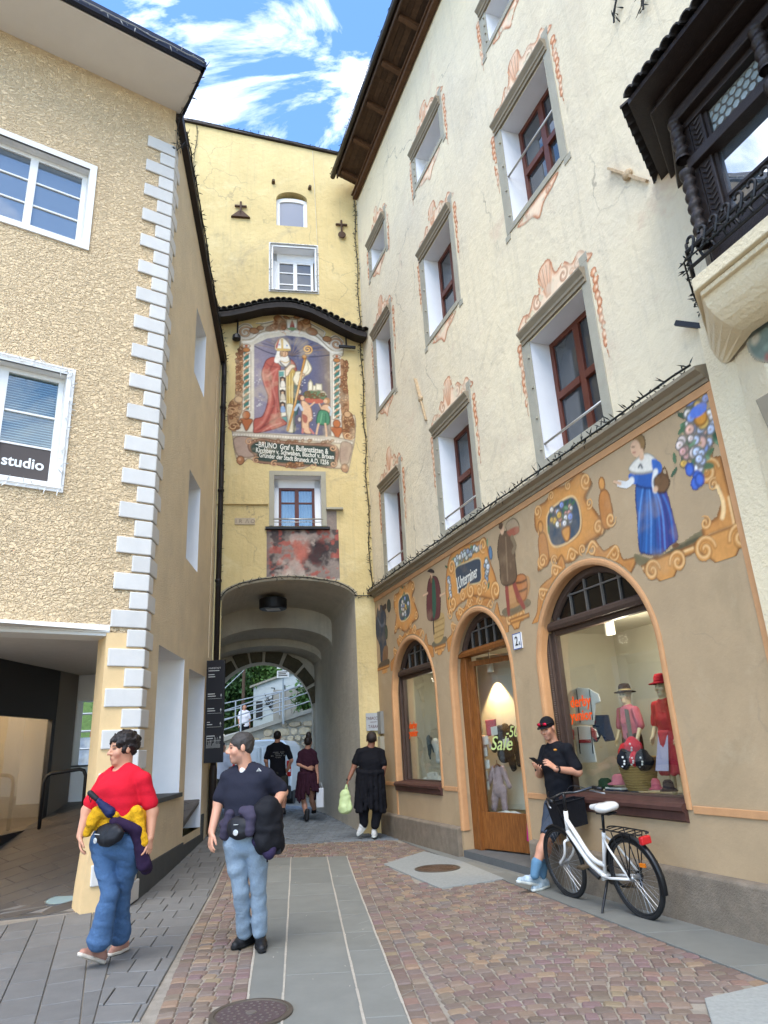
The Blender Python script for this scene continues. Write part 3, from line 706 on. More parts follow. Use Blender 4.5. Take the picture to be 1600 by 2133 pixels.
for a0,a1 in zip(angs[:-1],angs[1:]):
 m=MB(FP);o_=random.uniform(0.28,0.40);q0=rd(a0+random.uniform(0.6,2.0));q1=rd(a1-random.uniform(0.6,2.0));V=[]
 for d_ in(-0.05-random.random()*0.03,0.05):
  for i in range(4):
   q=q0+(q1-q0)*i/3;V.append((c_-(hw-0.0)*math.cos(q),d_,PA[3]+(PA[4]-PA[3]+0.0)*math.sin(q)))
  for i in range(4):
   q=q1+(q0-q1)*i/3;k=o_*random.uniform(0.9,1.05);V.append((c_-(hw+k)*math.cos(q),d_,PA[3]+(PA[4]-PA[3]+k)*math.sin(q)))
 m.add(V,[tuple(range(8)),tuple(range(15,7,-1))]+[(i,i+8,(i+1)%8+8,(i+1)%8)for i in range(8)])
 obj('voussoir',m,M_vous,tower,bevel=0.02)
lp=at(569,1262,15.45)
lamp=thing('ceiling_lamp','round black ceiling lamp under the vault of the passage','lamp',lp)
m=MB();m.lathe([(0.29,0.16),(0.31,0.14),(0.31,-0.06),(0.29,-0.08),(0.22,-0.08)],lp,28);obj('lamp_housing',m,M_black,lamp,smooth=False)
m=MB();m.box((lp[0]-0.15,lp[1]-0.13,lp[2]-0.09),(lp[0]+0.15,lp[1]+0.13,lp[2]-0.075));obj('diffuser',m,mat('lamp_diffuser',srgb('#b9b7b0'),0.5),lamp)
# ================================================================== corner house (left)
corner=thing('corner_house','beige roughcast corner house with white quoins above an open arcade','house',M=FL.copy())
LW1=(-2.70,-1.24,8.79,10.15);LW2=(-2.70,-1.24,5.0,6.60)
ARC=(-4.4,-0.46,-0.5,3.14)
m=MB(FL);wall_sheet(m,-6.0,0.0,-0.3,12.10,[LW1,LW2,(-6.0,-0.46,-0.3,3.14)]);obj('front_wall',m,M_tan,corner)
m=MB(FL);m.box((-6.0,-0.015,3.14),(-0.43,0.02,3.235));m.box((-6.0,0.02,3.10),(-0.46,0.45,3.14));obj('lintel',m,M_white,corner)
m=MB(FL)
m.prism([(-0.53,-0.3),(-0.50,0.25),(-0.46,0.7),(-0.46,3.14),(0.0,3.14),(0.0,-0.3)],-0.008,0.42,axis=1);obj('corner_pier',m,M_pier,corner)
# soffit and roof edge
m=MB(FL)
m.add([(-6.0,0,12.08),(0.02,0,12.08),(0.09,-0.92,12.10),(-6.0,-0.92,12.10)],[(0,1,2,3)])
m.add([(0.02,0,12.08),(0.02,3.0,12.08),(0.09,3.0,12.10),(0.09,-0.92,12.10)],[(0,1,2,3)]);m.box((-6.0,-0.94,12.10),(0.10,2.0,12.14))
obj('soffit',m,M_soffit,corner)
m=MB(FL);m.box((-6.0,-1.02,12.10),(0.13,-0.90,12.23));m.box((0.10,-1.02,12.10),(0.15,3.0,12.23));m.prism([(-1.02,12.23),(4.0,14.3),(4.0,14.4),(-1.02,12.28)],-6.0,0.12,axis=0)
obj('roof_edge',m,mat('dark_blue_roof_sheet',srgb('#1e2230'),0.35,metal=0.3),corner)
# side wall with a sloping top, deep white openings
SW=[(2.28,3.28,8.35,9.75),(2.28,3.28,4.78,6.40),(0.82,2.52,1.09,3.12),(2.92,4.36,0.42,3.02)]
m=MB(FS);wall_sheet(m,0.0,5.06,-0.3,10.25,SW);m.add([(0.0,0,10.25),(5.06,0,10.25),(0.45,0,11.86),(0.0,0,12.08)],[(0,1,2,3)])
obj('side_wall',m,M_tan2,corner)
for h in SW[:2]:
 m=MB(FS);reveal(m,h,0,0.28)
 f=casement(FS,corner,*h,0.26,M_white,G_up,2,[],fw_=0.06);obj('reveal',m,M_revwhite,f)
for h in SW[2:]:
 m=MB(FS);reveal(m,h,0,0.52,'lrt');obj('arcade_reveal',m,M_revwhite,corner)
m=MB(FS);m.box((0.80,-0.05,1.03),(2.56,0.55,1.09));obj('sill',m,M_dplinth,corner,bevel=0.004)
m=MB(FS);m.box((0.34,-0.02,-0.3),(2.92,0.01,0.34));m.box((2.92,-0.02,-0.3),(4.40,0.50,0.30));m.box((4.40,-0.02,-0.3),(4.62,0.02,0.62));m.box((2.92,0.50,0.3),(4.36,0.53,0.55));obj('plinth',m,M_dplinth,corner)
m=MB(FS);m.sweep([(0.0,-0.07),(-0.11,-0.07),(-0.12,0.05),(0.0,0.06)],[((0.0,0,11.98),(0,1,0),(0,0,1)),((0.45,0,11.84),(0,1,0),(0,0,1)),((5.1,0,10.22),(0,1,0),(0,0,1))])
obj('gutter',m,M_dkmetal,corner)
m=MB(FS);m.add([(0,0,12.0),(5.06,0,10.2),(5.06,5,12.6),(0,5,14)],[(0,1,2,3)]);obj('roof',m,M_tile,corner)
m=MB(FS);px_=5.02
m.tube([(px_,-0.07,10.25),(px_,-0.09,9.95),(px_,-0.09,0.2)],0.055,10)
for z_ in(9.0,7.0,5.0,3.0,1.25):m.lathe([(0.062,0),(0.072,0.01),(0.072,0.05),(0.062,0.06)],(px_,-0.09,z_),10)
m.lathe([(0.075,0.0),(0.075,1.3),(0.06,1.38)],(px_,-0.09,0.05),10)
obj('drainpipe',m,M_dkmetal,corner,smooth=True)
m=MB(FS);m.tube([(4.55,-0.015,9.6),(4.56,-0.015,3.4)],0.01,5);obj('cable',m,M_tan2,corner)
# quoins: one block mesh per length, shared by all rows
def quoin_mesh(lf,ls):
 m=MB();h=0.222;t=0.035
 A=FL.to_3x3();B=FS.to_3x3();fx,fy=A.col[0].copy(),A.col[1].copy();sx,sy=B.col[0].copy(),B.col[1].copy()
 out=(-fy-sy);out=out/(out.dot(-fy))*t
 P=[-fx*lf,-fx*lf-fy*t,out,sx*ls-sy*t,sx*ls,Vector((0,0,0))]
 b=0.012;V=[p+Vector((0,0,0))for p in P]+[p+Vector((0,0,h))for p in P];n=6
 m.add(V,[tuple(range(n))[::-1],tuple(range(n,2*n))]+[(i,(i+1)%n,(i+1)%n+n,i+n)for i in range(n)])
 me=m.mesh('quoin_stone');me.materials.append(M_quoin);return me
QM=[quoin_mesh(0.43,0.20),quoin_mesh(0.215,0.36)]
for k in range(46):
 o=bpy.data.objects.new('quoin_stone',QM[0 if k%2==1 else 1]);o.location=Vector((KN[0],KN[1],0.02+k*0.2455))
 put(o,corner);bv=o.modifiers.new('bevel','BEVEL');bv.width=0.012;bv.segments=2
# front windows
M_blind=mat('pale_blind_slat',srgb('#b7c2c0'),0.6)
for i,h in enumerate((LW1,LW2)):
 a,b,zb,zt=h;dz=zt-zb
 rows=[zb+dz*0.36,zb+dz*0.66]if i==0 else[zb+dz*0.335,zb+dz*0.62]
 gl_=G_blue if i==0 else glass_mat('blind_window_glass',tint=(0.85,0.92,0.92),refl=0.10)
 f=casement(FL,corner,a,b,zb,zt,0.14,M_white,gl_,2,rows,fw_=0.07,mw=0.028)
 m=MB(FL);reveal(m,h,-0.02,0.15);obj('reveal',m,M_white,f)
 m=MB(FL);w=0.10
 for q in(((a-w,-0.03,zb-w),(a,0.01,zt+w)),((b,-0.03,zb-w),(b+w,0.01,zt+w)),((a,-0.03,zt),(b,0.01,zt+w)),((a,-0.03,zb-w),(b,0.01,zb))):m.box(*q)
 obj('surround',m,M_white,f,bevel=0.004)
 if i==1:
  bl=MB(FL)
  for k in range(30):
   z_=rows[0]+0.02+k*0.036;bl.add([(a+0.05,0.20,z_),(b-0.05,0.20,z_),(b-0.05,0.225,z_+0.022),(a+0.05,0.225,z_+0.022)],[(0,1,2,3)])
  obj('blind',bl,M_blind,f)
  m=MB(FL);m.box((a+0.05,0.158,zb+0.085),(b-0.05,0.163,rows[0]-0.014));obj('window_banner',m,mat('brown_banner',srgb('#4c4440'),0.6),f)
  text('banner_lettering','studio',face(FL,b-0.13,0.1555,zb+0.23),0.20,mat('white_lettering',srgb('#e8e8e4'),0.6),f,'RIGHT',bold=0.004)
  m=MB(FL);m.box((a,0.30,zb),(b,0.31,zt));obj('dark_room',m,mat('dim_room',srgb('#6d7775'),0.9),f)
# --- arcade behind the front opening
M_arcw=mat('arcade_white_wall',srgb('#ececea'),0.85,var=0.03,vscale=1.5)
M_arcc=mat('arcade_ceiling',srgb('#d6d2ca'),0.85,var=0.05)
m=MB()
m.add([(-7.2,5.0,3.16),(-3.25,8.99,3.16),(-3.75,14.2,3.22),(-8.5,14.2,3.22),(-8.5,5,3.16)],[(0,1,2,3,4)]);obj('arcade_ceiling',m,M_arcc,corner)
m=MB()
YB=13.55
m.box((-8.2,YB,0),(-5.75,YB+0.25,1.55));m.box((-8.2,YB,1.55),(-6.02,YB+0.25,3.2));m.box((-5.62,YB,0),(-5.15,YB+0.25,3.2));m.box((-6.02,YB,2.72),(-5.62,YB+0.45,3.2));m.box((-5.75,YB,0),(-5.62,YB+.45,1.55))
obj('arcade_back_wall',m,M_arcw,corner)
m=MB();m.box((-8.2,YB-0.02,0.3),(-5.04,YB,0.86));m.box((-6.05,YB-0.03,1.53),(-5.6,YB+0.46,1.56));obj('arcade_skirting',m,M_dplinth,corner)
m=MB();m.box((-7.6,12.75,0.3),(-6.02,13.5,3.2));obj('arcade_pillar',m,mat('arcade_grey_paint',srgb('#77726c'),0.8),corner)
# shop window of the arcade (plane x = -6.05)
sf=MB();XF=-6.05
sf.box((XF-0.08,9.2,2.35),(XF+0.02,12.75,3.2));sf.box((XF-0.06,12.62,0.3),(XF+0.02,12.75,2.35));sf.box((XF-0.06,9.2,0.2),(XF+0.02,12.62,0.62));sf.box((XF-0.05,10.4,0.62),(XF+0.01,10.47,2.35))
sfo=obj('arcade_shop_front',sf,mat('black_shop_frame',srgb('#242428'),0.5),corner)
m=MB();m.box((XF-0.03,9.2,0.62),(XF-0.022,12.62,2.35));obj('shop_pane',m,glass_mat('arcade_glass',tint=(0.9,0.9,0.88),refl=0.12),sfo)
m=MB();m.box((XF-1.6,8.0,0.0),(XF-1.55,13.0,3.2));m.box((XF-1.6,12.9,0.0),(XF-0.1,12.95,3.2));m.box((XF-1.6,8.0,3.2),(XF-.1,12.95,3.25));obj('shop_back',m,mat('warm_shop_wall',srgb('#b99a6c'),0.9),sfo)
li=bpy.data.lights.new('shop_ceiling_lamp','POINT');li.energy=60;li.color=(1,0.78,0.5);li.shadow_soft_size=0.15
lo=bpy.data.objects.new('shop_ceiling_lamp',li);lo.location=(XF-0.9,11.3,2.9);COL.objects.link(lo)
m=MB();m.add([(-3.6,14.05,3.25),(-9,14.05,3.25),(-9,14.05,12),(-3.6,14.05,12)],[(0,1,2,3)])
obj('rear_wall',m,M_tan2,corner)
# ================================================================== neighbour house with the carved oriel (right edge)
ori=thing('oriel_house','rough cream house with black carved wooden oriel and iron railing','house',M=FR@Matrix.Translation((9.6,0,0)))
DA=(9.78,11.9,-0.3,2.0,2.95)
m=MB(FR);wall_sheet(m,9.60,13.4,-0.3,5.2,[DA],d=-0.06);m.add([(9.60,-0.06,-0.3),(9.60,0.0,-0.3),(9.60,0.0,5.2),(9.60,-0.06,5.2)],[(0,1,2,3)]);reveal(m,DA,-0.06,0.6,'lrt')
m.add([(9.7,0.6,0),(12,0.6,0),(12,0.6,3.2),(9.7,0.6,3.2)],[(3,2,1,0)])
obj('lower_wall',m,M_oriel,ori)
m=MB(FR);m.prism([(10.17,3.80),(10.8,3.80),(10.8,4.10),(10.12,4.10)],-0.22,-0.05,axis=1);obj('stone_block',m,M_cornice,ori,bevel=0.01)
BAY=[(9.62,0.02),(10.20,-0.70),(13.0,-0.70),(13.4,0.02)]
def bay(off,z0,z1,name,mt,bev=0.01):
 m=MB(FR);P=[(9.62+0.85*(0.70-off)*0.0+(0.70-off)*0.45,0.02),(10.20+(0.70-off)*0.55,-off),(13.0,-off),(13.4,0.02)]
 m.prism(P,z0,z1,axis=2);return obj(name,m,mt,ori,bevel=bev)
bay(0.70,4.98,5.10,'balcony_slab',M_oriel);bay(0.66,4.93,4.978,'slab_moulding',M_oriel)
m=MB(FR)
A_=[(9.66,-0.04),(10.20,-0.62),(13.0,-0.62)];B_=[(9.86,-0.08),(10.28,-0.26),(13.0,-0.26)]
for k in range(6):
 t0,t1=k/6,(k+1)/6;z0,z1=4.93-0.30*math.sin(t0*PI/2),4.93-0.30*math.sin(t1*PI/2);e0,e1=1-math.cos(t0*PI/2),1-math.cos(t1*PI/2)
 for i in range(2):
  q=[A_[i],A_[i+1],B_[i+1],B_[i]]
  p0=[lerp(Vector(A_[j]),Vector(B_[j]),0.25*t0+0.75*e0)for j in(i,i+1)];p1=[lerp(Vector(A_[j]),Vector(B_[j]),0.25*t1+0.75*e1)for j in(i,i+1)]
  m.add([(*p0[0],z0),(*p0[1],z0),(*p1[1],z1),(*p1[0],z1)],[(0,1,2,3)])
obj('cove',m,M_oriel,ori)
m=MB(FR);m.prism([(9.90,0.02),(9.92,-0.08),(10.26,-0.20),(13.0,-0.20),(13.0,0.02)],3.0,4.66,axis=2);obj('corbel_wall',m,M_oriel,ori)
bay(0.52,5.10,5.46,'parapet',M_oriwood);bay(0.50,6.98,7.10,'head_beam',M_oriwood)
# wooden structure: posts, twisted columns, frieze, cornices
bay(0.60,6.70,6.80,'frieze_moulding',M_oriwood);bay(0.55,6.80,6.88,'frieze',M_oriwood);bay(0.72,6.88,6.92,'cornice_moulding',M_oriwood)
def bay_front(s,d):return(s,d)
m=MB(FR)
for s_ in(10.36,11.24,12.1):m.box((s_,-0.50,5.40),(s_+0.14,-0.38,6.72))
m.box((10.30,-0.56,6.19),(13.0,-0.42,6.29));m.box((10.30,-0.53,5.44),(13.0,-0.40,5.54));m.box((10.30,-0.52,6.64),(13,-0.40,6.72))
m.prism([(9.78,0.02),(10.26,-0.50),(10.36,-0.50),(9.88,0.02)],5.1,6.75,axis=2)
obj('timber_frame',m,M_oriwood,ori,bevel=0.008)
for s_ in(10.36,11.24):
 for z0,n in((5.56,11),(6.31,6)):
  m=MB(FR)
  for k in range(n):m.tube([(s_+0.03,-0.505,z0+0.035+k*0.055),(s_+0.07,-0.515,z0+k*0.055),(s_+0.11,-0.505,z0+0.035+k*0.055)],0.008,5)
  obj('carved_scale',m,M_oriwood,ori)
def twisted(c,z0,z1,r=0.052):
 m=MB(FR);n,k=14,46;V=[];F=[]
 for i in range(k+1):
  z=z0+(z1-z0)*i/k;e=min(i,k-i)
  for j in range(n):
   a=2*PI*j/n
   rr=r*(1.25 if e<3 else(1+0.20*math.cos(a-z*55)))
   V.append((c[0]+rr*math.cos(a),c[1]+rr*math.sin(a),z))
 for i in range(k):
  for j in range(n):F.append((i*n+j,i*n+(j+1)%n,(i+1)*n+(j+1)%n,(i+1)*n+j))
 m.add(V,F);return m
for s_ in(10.29,11.18,12.0):
 obj('twisted_column',twisted((s_,-0.57),5.40,6.17),M_oriwood,ori,smooth=True);obj('twisted_column',twisted((s_,-0.57),6.30,6.72),M_oriwood,ori,smooth=True)
for s0_,s1_ in((10.50,11.24),(11.38,12.1)):
 m=MB(FR);m.box((s0_,-0.44,5.54),(s1_,-0.43,6.19));wo=obj('oriel_window',m,G_ori,ori)
 m=MB(FR);m.box((s0_,-0.44,6.29),(s1_,-0.43,6.64));obj('oriel_window',m,mat('hexagon_glass',srgb('#8f9a98'),0.15,spec=0.8,var=0.15,vscale=12),ori)
 m=MB(FR)
 for i in range(9):
  for j in range(5):
   x0=s0_+0.04+i*0.082+(0.041 if j%2 else 0);z0=6.31+j*0.07
   if x0<s1_-0.03:m.tube([(x0+0.042*math.cos(PI/6+q*PI/3),-0.445,z0+0.042*math.sin(PI/6+q*PI/3))for q in range(6)],0.0035,4,closed=True)
 obj('lead_net',m,M_lead,ori)
 m=MB(FR)
 for q in(((s0_,-0.47,5.54),(s0_+0.035,-0.42,6.64)),((s1_-0.035,-0.47,5.54),(s1_,-0.42,6.64)),((s0_,-0.47,5.72),(s1_,-0.425,5.745))):m.box(*q)
 obj('window_frame',m,M_oriwood,ori)
# oriel roof with half round tile ends
m=MB(FR)
RP=[(9.50,0.02),(10.16,-0.92),(13.2,-0.92),(13.5,0.02)];RI=[(9.70,0.02),(10.26,-0.70),(13.0,-0.70),(13.4,0.02)]
m.prism(RP,6.97,7.02,axis=2);m.prism(RI,6.92,6.97,axis=2)
top=[(10.1,0.02,7.75),(10.5,-0.1,7.75),(13,-0.1,7.75)]
m.add([(9.50,0.02,7.02),(10.16,-0.92,7.02),(13.2,-0.92,7.02),*top],[(0,1,4,3),(1,2,5,4)])
rf=obj('oriel_roof',m,M_oriwood,ori)
def edge_tiles(p,q,n,nrm):
 p,q=Vector(p),Vector(q);t=(q-p).normalized();nrm=Vector(nrm)
 for k in range(n):
  c=p+(q-p)*(k+0.5)/n;m=MB(FR);r=(q-p).length/n*0.56;V=[];nn=7
  for off,dz in((0.06,-0.03),(-0.30,0.12)):
   for rr in(r,r-0.016):
    for i in range(nn):
     a=PI*i/(nn-1);w=c+t*(rr*math.cos(a))+nrm*off;V.append((w.x,w.y,w.z+dz+rr*math.sin(a)+0.02))
  F=[]
  for i in range(nn-1):F+=[(i,i+1,2*nn+i+1,2*nn+i),(nn+i,3*nn+i,3*nn+i+1,nn+i+1),(i,nn+i,nn+i+1,i+1)]
  m.add(V,F);obj('roof_tile',m,M_tile,rf)
edge_tiles((9.47,0.02,7.02),(10.12,-0.90,7.02),9,(-0.81,-0.58,0));edge_tiles((10.18,-0.92,7.02),(13.1,-0.92,7.02),25,(0,-1,0))
# wrought iron railing with scrolls
m=MB(FR);M_rail_pts=[(9.72,-0.10),(10.22,-0.70),(12.9,-0.70)]
for z_,r in((5.20,0.016),(5.36,0.018)):m.tube([(x,y,z_)for x,y in M_rail_pts],r,6)
obj('railing_bar',m,M_black,ori)
def scroll(c,t,nrm):
 m=MB(FR);c=Vector(c);t=Vector(t).normalized();P=[]
 for i in range(14):
  a=-0.6+3.9*i/13;r=0.045-0.022*i/13;P.append(c+t*(r*math.cos(a))+Vector((0,0,0.06+r*math.sin(a))))
 P=[c+Vector((0,0,-0.16))-t*0.03,c+Vector((0,0,-0.10))-t*0.05,c+Vector((0,0,-0.04))+t*0.005,*P]
 m.tube(P,0.013,6);return m
tc=Vector((0.50,-0.60,0)).normalized()
for k in range(7):obj('railing_scroll',scroll((9.76+0.47*k/6.5,-0.14-0.56*k/6.5,5.36),tc,None),M_black,ori)
for k in range(20):obj('railing_scroll',scroll((10.28+0.125*k,-0.71,5.36),(1,0,0),None),M_black,ori)
m=MB(FR);m.bar((9.42,-0.12,5.30),(9.66,-0.03,5.12),0.035,0.05);obj('iron_bracket',m,M_black,ori)
# ================================================================== ground and paving
def clip_poly(P,Q):
 """clip polygon P by the convex counter-clockwise polygon Q"""
 out=list(P)
 for i in range(len(Q)):
  a,b=Q[i],Q[(i+1)%len(Q)];src=out;out=[]
  def side(p):return(b[0]-a[0])*(p[1]-a[1])-(b[1]-a[1])*(p[0]-a[0])
  for j in range(len(src)):
   p,q=src[j],src[(j+1)%len(src)];sp,sq=side(p),side(q)
   if sp>=0:out.append(p)
   if(sp>=0)!=(sq>=0):
    t=sp/(sp-sq);out.append((p[0]+(q[0]-p[0])*t,p[1]+(q[1]-p[1])*t))
  if not out:return[]
 return out
def parea(P):return 0.5*sum(P[i][0]*P[(i+1)%len(P)][1]-P[(i+1)%len(P)][0]*P[i][1]for i in range(len(P)))
def inside(P,x,y):
 r=False;n=len(P);j=n-1
 for i in range(n):
  if(P[i][1]>y)!=(P[j][1]>y)and x<(P[j][0]-P[i][0])*(y-P[i][1])/(P[j][1]-P[i][1])+P[i][0]:r=not r
  j=i
 return r
def inset(P,e):
 n=len(P);out=[]
 for i in range(n):
  a,b,c=Vector(P[i-1]),Vector(P[i]),Vector(P[(i+1)%n]);u,v=(b-a).normalized(),(c-b).normalized()
  nu,nv=Vector((-u.y,u.x)),Vector((-v.y,v.x));k=(nu+nv);
  if k.length<0.3:k=nu
  k.normalize();s=e/max(0.4,k.dot(nu));out.append(tuple(b+k*s))
 return out
def slab(mb,P,top=0.0,gap=0.004,bev=0.006,depth=0.05,zf=g1,tilt=None):
 if len(P)<3:return
 if parea(P)<0:P=P[::-1]
 P=inset(P,gap)
 if abs(parea(P))<0.0015:return
 Q=inset(P,bev);n=len(P);t=tilt or(0,0);cx=sum(p[0]for p in P)/n;cy=sum(p[1]for p in P)/n
 Z=lambda p:zf(p[0],p[1])+top+(p[0]-cx)*t[0]+(p[1]-cy)*t[1]
 V=[(p[0],p[1],Z(p)-depth)for p in P]+[(p[0],p[1],Z(p)-bev*0.8)for p in P]+[(p[0],p[1],Z(p))for p in Q]
 F=[(i,(i+1)%n,(i+1)%n+n,i+n)for i in range(n)]+[(i+n,(i+1)%n+n,(i+1)%n+2*n,i+2*n)for i in range(n)]+[tuple(range(2*n,3*n))]
 mb.add(V,F)
# base sheet: fine near the street, reaching the horizon
xs=np.concatenate([np.linspace(-400,-30,10),np.linspace(-12,6,73),np.linspace(20,400,10)]);ys=np.concatenate([np.linspace(-300,-10,8),np.linspace(0,24,97),np.linspace(40,500,10)])
X,Y=np.meshgrid(xs,ys);Zb=gz(X,Y)-0.013
V=np.stack([X,Y,Zb],-1).reshape(-1,3);nx=len(xs);idx=np.arange(len(V)).reshape(X.shape)
F=np.stack([idx[:-1,:-1],idx[:-1,1:],idx[1:,1:],idx[1:,:-1]],-1).reshape(-1,4)
M_ground=mat('mortar_and_asphalt',srgb('#8f877a'),0.95,var=0.25,vscale=4,bump=0.4,bscale=60)
gr=bpy.data.objects.new('ground',npmesh('ground',V,F,True,M_ground));COL.objects.link(gr);tag(gr,kind='structure')
M_slab=mat('grey_green_granite',srgb('#73736c'),0.8,var=0.10,vscale=1.6,bump=0.25,bscale=160,bdist=0.004,objrand=0.07,stain=(1.2,0.12),detail=8)
M_paver=mat('grey_paver',srgb('#6d6b67'),0.85,var=0.12,vscale=2.2,bump=0.3,bscale=150,bdist=0.004,objrand=0.10)
M_lgran=mat('light_granite',srgb('#8f918c'),0.85,var=0.16,vscale=14,bump=0.3,bscale=200,bdist=0.004,objrand=0.05)
M_dtile=mat('dark_arcade_tile',srgb('#57524d'),0.55,var=0.12,vscale=2,objrand=0.08)
M_blue=mat('blue_grey_sett',srgb('#6a7074'),0.6,var=0.15,vscale=5,objrand=0.12,bump=0.2)
M_mort=mat('pale_mortar',srgb('#a49c8e'),0.95,var=0.15,vscale=10)
# --- central strip of long slabs
CL0,CL1=(-0.80,3.6),(-2.11,11.84);J10,J11=(-0.60,3.6),(-1.72,11.84);J20,J21=(-0.10,3.6),(-1.16,11.84);CR0,CR1=(0.17,3.6),(-0.86,11.86)
def ln(a,b,t):return(a[0]+(b[0]-a[0])*t,a[1]+(b[1]-a[1])*t)
strip=thing('granite_strip','strip of long grey granite slabs down the middle of the cobbles','paving',(-0.9,8,0))
tag(strip,kind='structure')
for(a0,a1),(b0,b1),n in(((CL0,CL1),(J10,J11),9),((J10,J11),(J20,J21),8),((J20,J21),(CR0,CR1),10)):
 ts=[0.0]
 while ts[-1]<1:ts.append(min(1.0,ts[-1]+(0.62+random.random()*0.75)/8.3))
 if len(ts)>2 and ts[-1]-ts[-2]<0.04:ts.pop(-2)
 for t0,t1 in zip(ts[:-1],ts[1:]):
  m=MB();slab(m,[ln(a0,a1,t0),ln(b0,b1,t0),ln(b0,b1,t1),ln(a0,a1,t1)],0.004,0.003,0.004);
  o=obj('granite_slab',m,M_slab,strip)
m=MB()
for(a,b)in((CL0,CL1),(J10,J11),(J20,J21),(CR0,CR1)):
 for k in range(24):
  p,q=ln(a,b,k/24),ln(a,b,(k+1)/24)
  j=lambda:random.uniform(-0.003,0.003)
  m.add([(p[0]-0.009+j(),p[1],g1(*p)+0.0075),(p[0]+0.008+j(),p[1],g1(*p)+0.0075),(q[0]+0.008+j(),q[1],g1(*q)+0.0075),(q[0]-0.009+j(),q[1],g1(*q)+0.0075)],[(0,1,2,3)])
obj('mortar_joint',m,M_mort,strip)
# --- pavers along the corner house
pave=thing('pavement','grey paver pavement beside the corner house','pavement',(-3,7,0));tag(pave,kind='structure')
ZA=[(-2.055,5.27),(-1.66,5.29),(-2.76,12.13),(-3.02,13.9),(-3.62,13.95),(-3.22,8.93)]
ZB=[(-1.52,3.6),(-3.22,8.93),(-3.7,8.80),(-7.0,6.25),(-7.0,3.6)][::1]
if parea(ZA)<0:ZA=ZA[::-1]
if parea(ZB)<0:ZB=ZB[::-1]
y=5.25;row=0;cs,sn=math.cos(rd(-3)),math.sin(rd(-3))
while y<14:
 dep=0.375;x=-4.0+(0.0 if row%2 else 0.15)+random.uniform(-0.04,0.04)
 while x<-1.4:
  w=random.choice([0.30,0.30,0.30,0.22,0.38])
  q=[(x,y),(x+w,y),(x+w,y+dep),(x,y+dep)];q=[(p[0]-0.16*(p[1]-y),p[1]-0.03*(p[0]+2.5))for p in q]
  P=clip_poly(q,ZA)
  if P and abs(parea(P))>0.006:
   m=MB();slab(m,P,0.004+random.uniform(-0.003,0.003),0.0045,0.005,tilt=(random.uniform(-.01,.01),random.uniform(-.01,.01)));obj('paving_stone',m,M_paver,pave)
  x+=w
 y+=dep;row+=1
R_=Matrix.Rotation(rd(21.5),2)
for ci in range(-4,22):
 v=0.0+random.random()*0.4-1.5
 while v<6:
  le=random.uniform(0.34,0.62);w=0.275
  q=[(-ci*w-w,v),(-ci*w,v),(-ci*w,v+le),(-ci*w-w,v+le)]
  q=[tuple(R_@Vector(p)+Vector((-2.14,5.27)))for p in q];P=clip_poly(q,ZB)
  if P and abs(parea(P))>0.006:
   m=MB();slab(m,P,0.004+random.uniform(-0.002,0.002),0.0045,0.005);obj('paving_stone',m,M_paver,pave)
  v+=le
# --- arcade floor: ramp of dark tiles
def ramp_z(x,y):return g1(x,y)+0.165*max(0,y-9.0)
arc=thing('arcade_floor','dark tiled floor climbing under the arcade','floor',(-5,9,0));tag(arc,kind='structure')
ZC=[(-7.2,6.05),(-3.68,8.86),(-3.24,8.98),(-3.62,14.0),(-8.4,14.0),(-8.4,6.0)]
if parea(ZC)<0:ZC=ZC[::-1]
for i in range(26):
 for j in range(18):
  w,le=0.30,0.6
  q=[(i*w,j*le),(i*w+w,j*le),(i*w+w,j*le+le),(i*w,j*le+le)];off=0.3 if i%2 else 0
  Rr=Matrix.Rotation(rd(-38),2);q=[tuple(Rr@Vector((p[0]-4,p[1]+off-5))+Vector((-5.6,9.5)))for p in q];P=clip_poly(q,ZC)
  if P and abs(parea(P))>0.01:
   m=MB();slab(m,P,0.004,0.0035,0.004,depth=0.08,zf=ramp_z);obj('floor_tile',m,M_dtile,arc)
m=MB();n=12
for k in range(n):
 y0,y1=6+8.2*k/n,6+8.2*(k+1)/n;m.add([(-8.4,y0,ramp_z(-5,y0)-0.012),(-3.3-0.06*(y0-9),y0,ramp_z(-5,y0)-0.012),(-3.3-0.06*(y1-9),y1,ramp_z(-5,y1)-0.012),(-8.4,y1,ramp_z(-5,y1)-0.012)],[(0,1,2,3)])
 if y0<8.6:m.v=m.v[:-4];m.f.pop()
obj('tile_bed',m,mat('grey_tile_bed',srgb('#7d7973'),0.9),arc)
gl=thing('ground_light','round pale glass ground light set in the arcade floor','light',(-4.12,9.3,ramp_z(-4.12,9.3)))
Md=Matrix.Translation((-4.12,9.30,ramp_z(-4.12,9.3)+0.006))@Matrix.Rotation(math.atan(0.13),4,'X')
m=MB();m.lathe([(0.185,-0.02),(0.185,0.004),(0.17,0.006),(0.17,0.003)],ax=Md,n=28,cap=False);obj('rim',m,mat('steel_rim',srgb('#8d9296'),0.3,metal=0.8),gl)
m=MB();m.lathe([(0.17,0.0),(0.17,0.0035)],ax=Md,n=28);obj('glass_cover',m,mat('pale_green_glass',srgb('#9fb4b3'),0.15,spec=0.6),gl)
